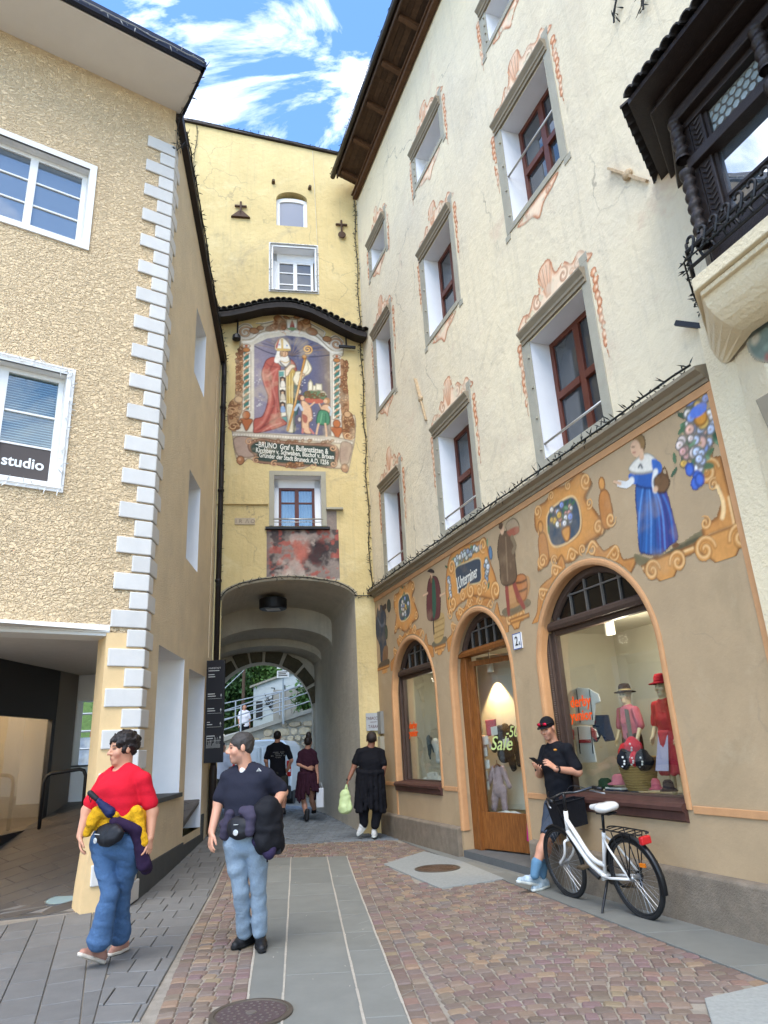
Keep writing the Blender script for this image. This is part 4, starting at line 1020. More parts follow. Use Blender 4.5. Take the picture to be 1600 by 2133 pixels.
# --- slabs along the shop house and round manhole
kerb=thing('shop_pavement','row of smooth grey slabs along the foot of the shop house','pavement',(1.5,9,0));tag(kerb,kind='structure')
KL=[(2.95,3.6),(2.38,5.39),(1.98,6.75),(1.18,9.52),(0.62,11.45),(-0.14,14.05)]
def kx(y_):return float(np.interp(y_,[p[1]for p in KL],[p[0]for p in KL]))
def wx(y_):return JN[0]+(14.6-y_)*math.tan(rd(20.5))
y=3.6
while y<14.0:
 le=min(random.uniform(0.8,1.3),14.05-y);a,b=kx(y),kx(y+le);c,d=wx(y)+0.1,wx(y+le)+0.1
 two=y>8.6
 for k in range(2 if two else 1):
  f0,f1=(0.0,0.5)if k==0 and two else(0.5,1.0)if two else(0,1);o_=0.35 if k else 0
  m=MB();slab(m,[(a+(c-a)*f0,y),(a+(c-a)*f1,y),(b+(d-b)*f1,y+le),(b+(d-b)*f0,y+le)],0.006,0.003,0.004);obj('granite_slab',m,M_slab,kerb)
 y+=le
GQ=[(-0.27,11.05),(0.42,9.10),(1.24,9.46),(0.86,10.9),(0.35,12.1)]
if parea(GQ)<0:GQ=GQ[::-1]
GS=[(1.62,4.4),(2.6,4.4),(2.36,5.33),(1.85,5.13)]
m=MB();slab(m,GQ,0.009,0.002,0.004,zf=lambda x,y:g1(0.4,10.4));obj('granite_slab',m,M_lgran,kerb)
m=MB();slab(m,GS,0.009,0.002,0.004);obj('granite_slab',m,M_lgran,kerb)
def manhole(x,y,r,label,mt,plain=False):
 z=g1(x,y)+(0.011 if not plain else 0.012);t=thing('manhole_cover',label,'manhole cover',(x,y,z),'manhole covers in the street')
 m=MB();m.lathe([(r,-0.03),(r,0.004),(r-0.03,0.006),(r-0.035,0.0),(r-0.045,0.0)],(x,y,z),40,cap=False);obj('rim',m,mat('cast_rim',srgb('#6b6355')if plain else srgb('#4d443a'),0.6,var=0.2),t)
 m=MB();m.lathe([(r-0.045,-0.02),(r-0.045,0.002)],(x,y,z),40);lid=obj('lid',m,mt,t)
 m=MB()
 if plain:
  m.lathe([(0.035,0.002),(0.035,0.007),(0.02,0.009)],(x,y,z),12)
  for k in range(60):
   a=k*2.39996;q=0.03+(r-0.09)*math.sqrt(k/60);m.box((x+q*math.cos(a)-.008,y+q*math.sin(a)-.008,z+.002),(x+q*math.cos(a)+.008,y+q*math.sin(a)+.008,z+.0045))
 else:
  for k in range(1,7):
   rr=(r-0.05)*k/6.6;m.lathe([(rr,0.002),(rr,0.008),(rr-0.02,0.008),(rr-0.02,0.002)],(x,y,z),32,cap=False)
 obj('lid_relief',m,mt if not plain else mat('worn_lid_steel',srgb('#6b625a'),0.6,metal=0.3),lid)['kind']='stuff'
 return t
manhole(0.47,10.42,0.31,'ringed brown cast iron manhole cover in the pale granite slab',mat('brown_cast_iron',srgb('#5a4636'),0.6,var=0.25,vscale=8,bump=0.3,bscale=80))
manhole(-1.03,5.27,0.27,'plain dark purple brown manhole cover at the strip of slabs in front',mat('purple_brown_lid',srgb('#4f4140'),0.75,var=0.2,vscale=10,bump=0.3,bscale=120),True)
# --- cobbles
M_cob=mat('porphyry_cobble',(1,1,1),0.85,attr=True,var=0.10,vscale=14,bump=0.5,bscale=110,bdist=0.006)
def cob_variant(seed):
 r=random.Random(seed);n=8;ring=[]
 for sx,sy,q in((1,-1,0),(1,1,1),(-1,1,0),(-1,-1,1)):
  for k in(0,1):e=0.40 if k==q else 0.5;g=0.5 if k==q else 0.40;ring.append((sx*e*r.uniform(0.94,1.03),sy*g*r.uniform(0.94,1.03)))
 ring.sort(key=lambda p:math.atan2(p[1],p[0]));V=[(x,y,-0.035)for x,y in ring]+[(x,y,-0.010+r.uniform(-.002,.002))for x,y in ring]+[(x*0.86,y*0.86,r.uniform(-0.0025,0.0015))for x,y in ring]+[(0,0,0.002)]
 F=[]
 for i in range(n):
  j=(i+1)%n;F+=[(i,j,n+j),(i,n+j,n+i),(n+i,n+j,2*n+j),(n+i,2*n+j,2*n+i),(2*n+i,2*n+j,3*n)]
 pal=[srgb(h)for h in('#756259','#7b685d','#6f5d55','#806d60','#73655d','#6b5951','#84705f','#78645a','#72625a')]
 c=pal[seed%len(pal)];c=tuple(x*r.uniform(0.92,1.08)for x in c)
 return np.array(V,np.float32),np.array(F,np.int32),c
CV=[cob_variant(k)for k in range(36)];CMESH=[]
for V_,F_,c_ in CV:
 CMESH.append(npmesh('cobble',V_,F_,False,M_cob,np.tile(np.array([*c_,1.0],np.float32),(len(V_),1))))
def lb(y_):return float(np.interp(y_,[3.6,5.29,6.36,7.89,9.88,12.13,13.9],[-1.36,-1.66,-1.86,-2.12,-2.41,-2.76,-3.0]))
def xat(a,b,y_):return a[0]+(b[0]-a[0])*(y_-a[1])/(b[1]-a[1])
def in_cob(x,y,e=0.045):
 if y<3.7 or y>13.25+0.28*(x+1.6):return False
 if y<5.22 and x<lb(y):return x>lb(y)-0.45
 if x<lb(y)+e or x>kx(y)-e:return False
 if y<11.9 and xat(CL0,CL1,y)-e<x<xat(CR0,CR1,y)+e:return False
 for P in(GQ,GS):
  if inside(P,x,y)or any(inside(P,x+dx,y+dy)for dx,dy in((e,0),(-e,0),(0,e),(0,-e))):return False
 if math.hypot(x+1.03,y-5.27)<0.31:return False
 return True
cobs=[]
def add_cob(x,y,sx,sy,a):
 if in_cob(x,y):cobs.append((x,y,sx,sy,a))
# border courses along every edge line
def border(line,off,w=0.115):
 y_=3.7
 while y_<13.2:
  l=random.uniform(0.10,0.15);yy=y_+l/2;x_=line(yy)+off;a=math.atan2(line(yy+0.2)-line(yy-0.2),0.4)
  add_cob(x_,yy,w,l-0.011,-a);y_+=l
lines=[(lambda y_:lb(y_),0.062),(lambda y_:kx(y_),-0.062)]
for fn,o_ in lines:border(fn,o_)
for fn,o_ in((lambda y_:xat(CL0,CL1,min(y_,11.84)),-0.062),(lambda y_:xat(CR0,CR1,min(y_,11.86)),0.062),(lambda y_:xat(CR0,CR1,min(y_,11.86)),0.182)):
 y_=3.7
 while y_<11.8:
  l=random.uniform(0.10,0.14);yy=y_+l/2;add_cob(fn(yy)+o_,yy,0.112,l-0.011,0.13);y_+=l
# arcs of courses in the field
def course(lo,hi,v,h,right):
 n=max(1,round((hi-lo)/0.118));q=[random.uniform(.8,1.25)for _ in range(n)];t=sum(q);x=lo
 for k in q:
  w=(hi-lo)*k/t;xc=x+w/2;ph=(xc-0.75)*PI/1.7
  yc=v+random.uniform(-.006,.006)+(0.16*math.cos(ph)+0.10*xc if right else 0);sl=(-0.16*PI/1.7*math.sin(ph)+0.10)if right else 0
  add_cob(xc,yc,w-0.011,h-0.010,math.atan(sl)+random.uniform(-.03,.03));x+=w
v=2.6
while v<14.6:
 h=random.uniform(0.098,0.112)
 if v<11.85:
  if v>5.25:course(lb(v)+.122,xat(CL0,CL1,v)-.122,v,h,False)
  elif v>3.7:course(lb(v)-.42,xat(CL0,CL1,v)-.122,v,h,False)
  course(xat(CR0,CR1,v)+.242,kx(v)-.122,v,h,True)
 elif v<13.9:course(lb(v)+.122,kx(v)-.122,v,h,False)
 v+=h
def seen(x,y):
 v_=np.array([x,y,0])-EYE;d=v_@fw;px,py=800+FPX*(v_@RT)/d,1066.5-FPX*(v_@UP)/d
 return-10<px<1610 and py<2143
street=thing('cobbled_street','street of reddish porphyry cobbles with pale joints','street',(0.5,8,0));tag(street,kind='structure')
vis=sorted([c for c in cobs if seen(c[0],c[1])],key=lambda c:c[1]);near,nearset=vis[:298],set(vis[:298])
VS,FS_,CS=[],[],[];nv=0
for c in cobs:
 k=random.randrange(36);x,y,sx,sy,a=c;z=g1(x,y)+random.uniform(-0.004,0.003);rx,ry=random.gauss(0,0.02),random.gauss(0,0.02)
 if c in nearset:
  o=bpy.data.objects.new('cobble',CMESH[k]);o.location=(x,y,z);o.rotation_euler=(rx,ry,a);o.scale=(sx,sy,1);put(o,street)
 else:
  V_,F_,cc=CV[k];R3=np.array(Matrix.Rotation(a,3,'Z')@Matrix.Rotation(ry,3,'Y')@Matrix.Rotation(rx,3,'X'),np.float32)
  P=(V_*np.array([sx,sy,1],np.float32))@R3.T+np.array([x,y,z],np.float32);VS.append(P);FS_.append(F_+nv);CS.append(np.tile(np.array([*cc,1],np.float32),(len(P),1)));nv+=len(P)
far=bpy.data.objects.new('cobbles',npmesh('cobbles',np.concatenate(VS),np.concatenate(FS_),False,M_cob,np.concatenate(CS)));put(far,street);tag(far,kind='stuff')
m=MB();r_=random.Random(12)
for _ in range(26):
 t0=r_.random()*.8;a,b=ln(J20,J21,t0),ln(CR0,CR1,t0);k=r_.random();x,y=a[0]+(b[0]-a[0])*k,a[1]+(b[1]-a[1])*k;L_=r_.uniform(.06,.25);z=g1(x,y)+.0046
 m.add([(x,y,z),(x+.006,y,z),(x+.006+L_*.8,y+L_,z),(x+L_*.8,y+L_,z)],[(0,1,2,3)])
tag(obj('scratch',m,mat('pale_scratch',srgb('#8f8f89'),.9),strip),kind='stuff')
m=MB()
for _ in range(46):x,y=r_.uniform(-1.9,2.0),r_.uniform(5.2,10.5);s_=r_.uniform(.008,.022);a=r_.random()*3;z=g1(x,y)+.006;m.add([(x,y,z),(x+s_*math.cos(a),y+s_*math.sin(a),z+.004),(x-s_*.5*math.sin(a),y+s_*.8,z)],[(0,1,2)])
tag(obj('litter',m,mat('paper_scraps',srgb('#b9b2a4'),.9)),kind='stuff')
# --- setts in the passage
VS,FS_,nv=[],[],0
V_,F_,_=CV[3];y=12.9;r_=0;cc_=[]
while y<21.5:
 x=-6.2+(0.11 if r_%2 else 0)
 while x<0.4:
  w=0.22;xx,yy=x+w/2,y+0.2*(x+1.6)*0.6
  ok=yy>13.30+0.28*(xx+1.6)and yy<21 and(xx<kx(min(yy,14.0))or yy>14.05)
  if yy<13.9 and xx<lb(yy)+0.02:ok=False
  if ok:
   P=V_*np.array([w-.008,0.105,1],np.float32)+np.array([xx,yy,g1(xx,yy)+random.uniform(-.003,.003)],np.float32);VS.append(P);FS_.append(F_+nv);nv+=len(P)
   cc_.append(np.tile(np.array([*(np.array(srgb('#6d7275'))*random.uniform(0.8,1.15)),1],np.float32),(len(P),1)))
  x+=w
 y+=0.115;r_+=1
pp=bpy.data.objects.new('passage_setts',npmesh('passage_setts',np.concatenate(VS),np.concatenate(FS_),False,M_cob,np.concatenate(cc_)));COL.objects.link(pp)
tag(pp,kind='structure')
# ================================================================== painted decoration (flat sheets of lime paint on the walls)
def vnoise(X,Y,sc,seed,octv=4):
 out=np.zeros_like(X);amp=1.0;tot=0
 for o in range(octv):
  g=np.random.default_rng(seed+o).random((64,64));x,y=X*sc*2**o,Y*sc*2**o
  xi,yi=np.floor(x).astype(int),np.floor(y).astype(int);fx,fy=x-xi,y-yi
  fx,fy=fx*fx*(3-2*fx),fy*fy*(3-2*fy);xi%=64;yi%=64;x1,y1=(xi+1)%64,(yi+1)%64
  out+=amp*(g[yi,xi]*(1-fx)*(1-fy)+g[yi,x1]*fx*(1-fy)+g[y1,xi]*(1-fx)*fy+g[y1,x1]*fx*fy);tot+=amp;amp*=0.55
 return out/tot
def H(c):return np.array(srgb(c),np.float32)if isinstance(c,str)else np.array(c,np.float32)
def spline(pts,n=6,closed=True):
 P=np.array(pts,float);m=len(P);out=[]
 for i in range(m if closed else m-1):
  if closed:a,b,c,d=P[(i-1)%m],P[i],P[(i+1)%m],P[(i+2)%m]
  else:a,b,c,d=P[max(i-1,0)],P[i],P[i+1],P[min(i+2,m-1)]
  for k in range(n):
   t=k/n;out.append(0.5*((2*b)+(c-a)*t+(2*a-5*b+4*c-d)*t*t+(3*b-a-3*c+d)*t**3))
 if not closed:out.append(P[-1])
 return np.array(out)
class Canvas:
 def __init__(s,x0,x1,y0,y1,res,base='#ad9472'):
  s.res=res;s.x=np.arange(x0,x1+res,res);s.y=np.arange(y0,y1+res,res);s.X,s.Y=np.meshgrid(s.x,s.y)
  s.rgb=np.tile(H(base),(*s.X.shape,1)).astype(np.float32);s.a=np.zeros(s.X.shape,np.float32);s.clip=None
 def win(s,P,pad):
  lo,hi=P.min(0)-pad,P.max(0)+pad
  i0,i1=np.searchsorted(s.x,lo[0]),np.searchsorted(s.x,hi[0]);j0,j1=np.searchsorted(s.y,lo[1]),np.searchsorted(s.y,hi[1])
  return slice(max(j0,0),max(j1,0)),slice(max(i0,0),max(i1,0))
 def comp(s,w,m,col,al,keep=False):
  m=np.clip(m,0,1)*al
  if s.clip is not None:m=m*s.clip[w]
  s.rgb[w]+=(H(col)-s.rgb[w])*m[...,None]
  if not keep:s.a[w]=np.maximum(s.a[w],m)
 def segd(s,w,P,closed):
  X,Y=s.X[w],s.Y[w];D=np.full(X.shape,1e9);T=np.zeros(X.shape);n=len(P)
  for i in range(n if closed else n-1):
   a,b=P[i],P[(i+1)%n];d=b-a;L=max(d@d,1e-12);t=np.clip(((X-a[0])*d[0]+(Y-a[1])*d[1])/L,0,1)
   q=(X-a[0]-t*d[0])**2+(Y-a[1]-t*d[1])**2;k=q<D;D=np.where(k,q,D);T=np.where(k,(i+t)/max(n-1,1),T)
  return np.sqrt(D),T
 def pmask(s,P,soft=None,smooth=True):
  P=spline(P)if smooth else np.array(P,float);soft=soft or s.res;w=s.win(P,soft*2);X,Y=s.X[w],s.Y[w]
  ins=np.zeros(X.shape,bool);n=len(P);j=n-1
  for i in range(n):
   yi,yj=P[i][1],P[j][1]
   if yi!=yj:
    c=((yi>Y)!=(yj>Y))&(X<(P[j][0]-P[i][0])*(Y-yi)/(yj-yi)+P[i][0]);ins^=c
   j=i
  D,_=s.segd(w,P,True);sd=np.where(ins,D,-D);return w,np.clip(0.5+sd/(2*soft),0,1),sd
 def poly(s,P,col,al=1.0,soft=None,smooth=True,edge=None,ew=None,keep=False,inner=None):
  w,m,sd=s.pmask(P,soft,smooth);s.comp(w,m,col,al,keep)
  if inner:s.comp(w,m*np.clip(1-sd/inner[1],0,1),inner[0],inner[2],True)
  if edge:s.comp(w,np.clip(1-np.abs(sd)/(ew or 2*s.res),0,1),edge,0.85,keep)
  return w,m
 def stroke(s,P,width,col,al=1.0,taper=0.0,smooth=True,keep=False,soft=None):
  P=spline(P,5,False)if smooth else np.array(P,float);soft=soft or s.res;w=s.win(P,width+soft*2)
  if s.X[w].size==0:return
  D,T=s.segd(w,P,False);wd=width/2*(1-taper*np.abs(2*T-1)**2);s.comp(w,np.clip(0.5+(wd-D)/(2*soft),0,1),col,al,keep)
 def ell(s,c,rx,ry,col,al=1.0,rot=0.0,soft=None,edge=None):
  t=np.linspace(0,2*PI,24,endpoint=False);cx,sn=math.cos(rot),math.sin(rot)
  P=np.stack([c[0]+rx*np.cos(t)*cx-ry*np.sin(t)*sn,c[1]+rx*np.cos(t)*sn+ry*np.sin(t)*cx],-1);return s.poly(P,col,al,soft,False,edge)
 def spiral(s,c,r,turns,a0,col,width,hi=None,dr=1):
  t=np.linspace(0,1,int(18*turns)+6);a=a0+dr*t*turns*2*PI;rr=r*(1-0.85*t)
  P=np.stack([c[0]+rr*np.cos(a),c[1]+rr*np.sin(a)],-1);s.stroke(P,width*1.35,'#6e4526',0.75,0.5,False);s.stroke(P,width,col,1,0.5,False)
  if hi:s.stroke(P+width*0.12,width*0.3,hi,0.8,0.5,False)
 def weather(s,seed,am=0.15,fade=None,fa=0.35):
  n=vnoise(s.X,s.Y,6,seed);s.rgb*=(1+am*(n-0.5)*2)[...,None]
  n3=vnoise(s.X,s.Y,40,seed+5,2);s.rgb*=(1+am*0.7*(n3-0.5)*2)[...,None]
  if fade:k=np.clip((vnoise(s.X,s.Y,3.5,seed+9)-0.55)*5,0,1)*fa;s.rgb+=(H(fade)-s.rgb)*k[...,None]
 def build(s,name,M,d,parent,thr=0.35,label=None,cut=None):
  keep=s.a>thr
  if cut is not None:keep&=~cut(s.X,s.Y)
  f=keep[:-1,:-1]&keep[:-1,1:]&keep[1:,:-1]&keep[1:,1:];idx=np.arange(s.X.size).reshape(s.X.shape)
  F=np.stack([idx[:-1,:-1][f],idx[:-1,1:][f],idx[1:,1:][f],idx[1:,:-1][f]],-1)
  used=np.unique(F);mp=np.full(s.X.size,-1,np.int32);mp[used]=np.arange(len(used));F=mp[F]
  V=np.stack([s.X.ravel()[used],np.full(len(used),d),s.Y.ravel()[used],np.ones(len(used))],-1)@np.array(M,float).T
  col=np.concatenate([np.clip(s.rgb.reshape(-1,3)[used],0.004,0.9),np.ones((len(used),1),np.float32)],-1)
  o=bpy.data.objects.new(name,npmesh(name,V[:,:3],F,False,M_paint,col));put(o,parent)
  if label:o['label']=label
  return o
M_paint=mat('lime_paint',(1,1,1),0.92,attr=True,bump=0.2,bscale=40,bdist=0.01)
def plane_uv(M,px,py,d=0.0):
 """photo position -> (along, up) on the wall plane of frame M"""
 Mi=M.inverted();o=Mi@Vector(EYE);v=Mi.to_3x3()@Vector(ray(px,py));t=(d-o.y)/v.y;q=o+v*t;return(q.x,q.z)
SKIN='#cfa886'
# ------------------------------------------------ bishop fresco on the tower
def S(*pts):return[plane_uv(FT,470+x*290/1600,640+y*350/1931)for x,y in pts]
def s1(x,y):return S((x,y))[0]
K=290/1600*0.01115
cv=Canvas(-3.35,-0.05,7.45,11.75,0.0125,'#d8c28c')
ped=S((135,260),(195,190),(290,200),(330,270),(420,195),(560,155),(600,95),(720,120),(820,110),(930,140),(960,180),(1140,280),(1130,330),(1190,370),(1270,325),(1355,390),(1355,500),(1345,560),(1300,640),(1335,1300),(1480,1240),(1490,1480),(1450,1700),(1400,1900),(1340,1860),(1240,1850),(1000,1820),(850,1860),(560,1810),(350,1780),(260,1740),(160,1810),(100,1640),(75,1440),(25,1300),(40,1110),(110,1030),(120,800),(130,620),(160,480),(165,380))
cv.poly(ped,'#c8b79a',1.0,edge='#7d6a58',ew=0.03)
cv.poly(S((200,420),(300,390),(430,310),(700,265),(900,290),(1050,350),(1210,505),(1330,520),(1335,1390),(1230,1490),(110,1440),(110,1320),(200,1200)),'#cfc6b3',smooth=False)
niche=S((330,430),(480,360),(700,325),(900,345),(1060,410),(1195,505),(1215,1480),(330,1440))
cv.poly(niche,'#5b5c74',smooth=False);w,m,sd=cv.pmask(niche,None,False)
gx=np.clip((cv.X[w]-s1(330,900)[0])/(s1(760,900)[0]-s1(330,900)[0]),0,1);cv.comp(w,m*(1-gx)*0.75,'#9a8f98',1)
gx=np.clip((cv.X[w]-s1(950,900)[0])/(s1(1190,900)[0]-s1(950,900)[0]),0,1);cv.comp(w,m*gx**2*0.8,'#8d7a62',1)
for k in range(15):
 x=350+830*k/14;yt=430-105*math.sin(PI*k/14)+60*k/14
 cv.stroke(S((760,560),((x+760)/2,(yt+560)/2-20),(x,yt)),0.02,'#3f3d52' if k%2 else '#86705a',0.7)
cv.stroke(S((335,450),(520,530),(760,560),(1000,570),(1190,550)),0.03,'#3b3a4d',0.8)
for o_,c_,w_ in((0,'#e1dacb',0.05),(-26,'#8f8474',0.02),(-48,'#ded6c6',0.04),(-75,'#857868',0.018)):
 cv.stroke(S((200,400+o_),(310,385+o_),(430,305+o_),(700,275+o_),(900,300+o_),(1050,365+o_),(1210,510+o_),(1335,515+o_)),w_,c_)
for(x,y,d_)in((230,290,1),(1275,425,-1)):
 cv.ell(s1(x,y),90*K,95*K,'#cfc5b4');cv.spiral(s1(x,y),85*K,1.6,0 if d_>0 else PI,'#9c6b47',0.045,'#d9b48e',d_)
for pts in(((140,240),(210,195),(290,215),(325,285)),((350,190),(450,185),(560,160)),((930,165),(1050,230),(1140,290),(1130,350),(1190,380)),((1190,360),(1270,330),(1350,400))):
 cv.stroke(S(*pts),0.035,'#7d7468',0.9);cv.stroke([(a,b+0.025)for a,b in S(*pts)],0.02,'#ece5d7',0.9)
for x,y,r in((330,270,55),(1165,365,50),(400,240,40)):cv.ell(s1(x,y),r*K,r*0.75*K,'#a8764e',edge='#6e4526')
for x,y,rx,ry in((625,190,75,85),(600,130,50,45),(540,235,90,40),(660,215,45,60),(905,210,80,75),(930,165,45,40),(990,280,70,50),(850,215,40,60),(700,120,40,20),(820,115,40,20)):
 cv.ell(s1(x,y),rx*K,ry*K,random.choice(['#a06c45','#b58558','#8f5f3d']),0.95,random.uniform(-.5,.5),edge='#6e4526')
for _ in range(46):x,y=random.uniform(520,1010),random.uniform(110,290);cv.stroke(S((x,y),(x+random.uniform(-20,20),y+14),(x+random.uniform(-34,34),y+30)),0.014,random.choice(['#d4a67c','#6f4a2f','#c99468']),0.7)
cv.poly(S((700,140),(825,140),(820,235),(765,270),(705,235)),'#d9d6cb',smooth=False,edge='#77684f');cv.poly(S((765,150),(785,190),(790,240),(740,240),(748,185)),'#9a3f37');cv.poly(S((715,250),(765,228),(815,250),(765,270)),'#7a9068')
for(xa,xb,y0,y1)in((200,275,500,1190),(1240,1315,620,1290)):
 cv.poly(S((xa-14,y0),(xb+14,y0+10),(xb+14,y1),(xa-14,y1)),'#ded7c8',smooth=False,edge='#998c79')
 cv.poly(S((xa+8,y0+12),(xb-5,y0+20),(xb-5,y1-10),(xa+8,y1-10)),'#3f6f66',smooth=False)
 n=9
 for k in range(n):
  y=y0+(y1-y0)*(k+0.5)/n;cv.stroke(S((xa+4,y+24),((xa+xb)/2,y-2),(xb,y-26)),0.035,'#d8c9ad');cv.stroke(S((xa+4,y+40),((xa+xb)/2,y+14),(xb,y-10)),0.014,'#a4623f');cv.ell(s1((xa+xb)/2,y),12*K,12*K,'#b98759')
 cv.ell(s1((xa+xb)/2,y0-55),45*K,22*K,'#c9c1b0',edge='#8a6b49');cv.ell(s1((xa+xb)/2,y0-55),18*K,16*K,'#a5552f');cv.ell(s1((xa+xb)/2,y0-10),40*K,28*K,'#b77a45',edge='#6e4526')
 cv.poly(S((xa-30,y1+90),(xb+30,y1+100),(xb+5,y1+170),((xa+xb)/2,y1+230),(xa+5,y1+165)),'#a8623c',edge='#6b3f22');cv.ell(s1((xa+xb)/2,y1+50),42*K,50*K,'#b06a40',edge='#6b3f22')
def leafy(x0,x1,y0,y1,n,cols=('#a9744e','#b98a60','#8e5d3c','#c79b70','#7d5536')):
 for _ in range(n):
  x,y=random.uniform(x0,x1),random.uniform(y0,y1);cv.ell(s1(x,y),random.uniform(12,26)*K,random.uniform(9,18)*K,random.choice(cols),0.95,random.uniform(-1.5,1.5),edge='#6e4a30')
cv.poly(S((165,450),(200,460),(195,1050),(120,1060),(120,700),(135,520)),'#a98560');leafy(128,192,460,1050,70)
cv.poly(S((1320,600),(1380,640),(1405,900),(1420,1190),(1330,1210),(1322,800)),'#a57c58');leafy(1325,1400,620,1190,70)
cv.poly(S((110,1040),(180,1060),(190,1180),(140,1300),(110,1430),(60,1400),(30,1290),(40,1120)),'#b28a62',edge='#6e4a30');leafy(50,170,1070,1400,36)
cv.poly(S((1345,1240),(1420,1200),(1470,1290),(1485,1450),(1420,1530),(1360,1500),(1340,1380)),'#b28a62',edge='#6e4a30');leafy(1355,1470,1230,1500,36)
cv.ell(s1(150,1060),45*K,42*K,'#c19a70',edge='#6e4a30');cv.ell(s1(1400,1230),42*K,40*K,'#c19a70',edge='#6e4a30')
for(x,y,d_)in((90,1370,1),(1410,1480,-1),(60,1200,1)):cv.spiral(s1(x,y),60*K,1.3,0,'#b98a5e',0.03,'#e0bf95',d_)
cv.poly(S((75,1430),(330,1440),(700,1470),(1200,1480),(1465,1540),(1465,1580),(1200,1560),(700,1520),(80,1480)),'#b9ad9b',smooth=False,edge='#7f7365')
for k in range(44):x=90+1360*k/43;y=1466+95*(k/43)**1.6;cv.ell(s1(x,y),9*K,9*K,'#d9d0c0')
cv.poly(S((105,1500),(300,1510),(340,1700),(170,1720),(110,1640)),'#a58d7c',edge='#6e5a4a');cv.poly(S((1330,1560),(1450,1580),(1430,1720),(1400,1800),(1320,1790)),'#a88f7a',edge='#6e5a4a')
cv.poly(S((270,1560),(400,1510),(600,1530),(900,1560),(1180,1570),(1290,1620),(1290,1760),(1230,1850),(1000,1820),(800,1840),(560,1810),(350,1780),(330,1700),(270,1640)),'#96705a',edge='#5b4030')
plq=S((300,1580),(440,1530),(600,1565),(1160,1600),(1250,1640),(1255,1740),(1200,1830),(800,1800),(380,1765),(360,1690),(300,1660));cv.poly(plq,'#39463f',edge='#6f5a45')
for(x,y,d_)in((270,1545,1),(1230,1620,-1),(560,1800,1),(1000,1830,-1),(350,1760,1),(1240,1800,-1)):cv.spiral(s1(x,y),42*K,1.2,1.0,'#b48661',0.028,'#dcb892',d_)
leafy(700,880,1790,1840,18);leafy(330,1250,1530,1560,20,('#a98a72','#b99a80','#8c6c55'))
for x,y in((170,1760),(1370,1850)):cv.ell(s1(x,y),42*K,52*K,'#a26f4b',edge='#61402a');cv.ell(s1(x-8,y-12),16*K,18*K,'#c79a74')
# the bishop
cl=S((480,600),(560,575),(625,650),(622,800),(605,960),(625,1150),(650,1270),(705,1335),(640,1370),(540,1405),(340,1445),(322,1385),(332,1290),(430,1245),(488,1050),(445,900),(415,770),(445,660));w,mk=cv.poly(cl,'#a4574b',edge='#6a2f2b')
cp=np.zeros(cv.X.shape,np.float32);cp[w]=mk;cv.clip=cp
for pts,c_,wd in((((560,620),(500,760),(540,900),(560,1100),(480,1300),(400,1400)),'#7a3a36',0.06),(((600,700),(500,780),(470,800)),'#c98275',0.05),(((590,720),(540,900),(590,1100),(560,1280)),'#c27a6d',0.05),(((520,900),(510,1100),(440,1300),(340,1400)),'#bd7568',0.045),(((430,700),(440,850),(500,1000)),'#c48075',0.03),(((620,1250),(500,1330),(360,1420)),'#6d312e',0.045),(((640,1330),(540,1360),(420,1430)),'#cb8a7c',0.03),(((580,1000),(600,1200),(660,1330)),'#7a3a36',0.03),(((460,640),(520,680),(610,690)),'#7a3a36',0.03)):cv.stroke(S(*pts),wd,c_,0.75,0.7,soft=0.02)
cv.clip=None
cv.poly(S((735,600),(790,640),(815,720),(800,760),(730,700)),'#a4574b',edge='#6a2f2b')
cv.poly(S((690,640),(770,700),(805,760),(805,900),(795,1135),(695,1125),(690,850)),'#b99a52',edge='#705729')
for k in range(6):x=705+16*k;cv.stroke(S((x,760),(x-4,950),(x,1120)),0.014,'#806a35' if k%2 else '#dcc98f',0.8)
cv.poly(S((695,1125),(795,1135),(800,1300),(790,1430),(705,1420),(715,1300)),'#cfc8ae',edge='#8d8468');cv.poly(S((790,850),(830,830),(870,930),(800,1350),(780,1400)),'#3d5a58',edge='#2a3636')
for k in range(4):x=725+20*k;cv.stroke(S((x,1150),(x,1400)),0.012,'#9b937a',0.7)
cv.poly(S((612,730),(690,720),(700,1250),(640,1260),(615,1000)),'#ddd6c4',smooth=False,edge='#7d6f58')
for k,y in enumerate((860,1010,1150)):
 cv.poly(S((620,y-55),(655,y-68),(690,y-50),(692,y+60),(628,y+62)),'#4d4038',smooth=False);cv.ell(s1(655,y-25),13*K,16*K,'#c9a787');cv.poly(S((640,y-8),(672,y-8),(685,y+52),(636,y+54)),('#d8d0c0','#c2b6a0','#8ba0bd')[k])
cv.poly(S((612,740),(670,735),(672,790),(615,800)),'#5f8d84',smooth=False);cv.poly(S((640,1270),(700,1260),(705,1320)),'#5f8d84',smooth=False)
for k,y in enumerate((880,970,1290)):cv.poly(S((800+25*(k<2)*3,y-40),(860+15*(k<2),y-45),(870+20*(k<2),y+40),(800+20*(k<2)*2,y+50)),'#5b5560');cv.ell(s1(850,y),16*K,25*K,'#c6b6a3')
cv.poly(S((580,600),(640,560),(720,570),(745,640),(690,690),(620,660)),'#d6cfc0',edge='#5d564c');cv.stroke(S((610,590),(640,650),(690,690)),0.04,'#4c4a55',0.8);cv.stroke(S((740,590),(735,640),(700,690)),0.04,'#4c4a55',0.8);cv.stroke(S((640,620),(690,640),(730,620)),0.02,'#b58d45')
cv.poly(S((585,530),(600,500),(640,500),(640,580),(600,640),(560,620)),'#ddd8cc');cv.ell(s1(672,530),46*K,58*K,'#c9a27e',edge='#6d5138');cv.ell(s1(640,545),22*K,40*K,'#8d7156',0.6);cv.poly(S((640,570),(680,575),(715,560),(705,600),(675,612),(645,600)),'#dcd6ca')
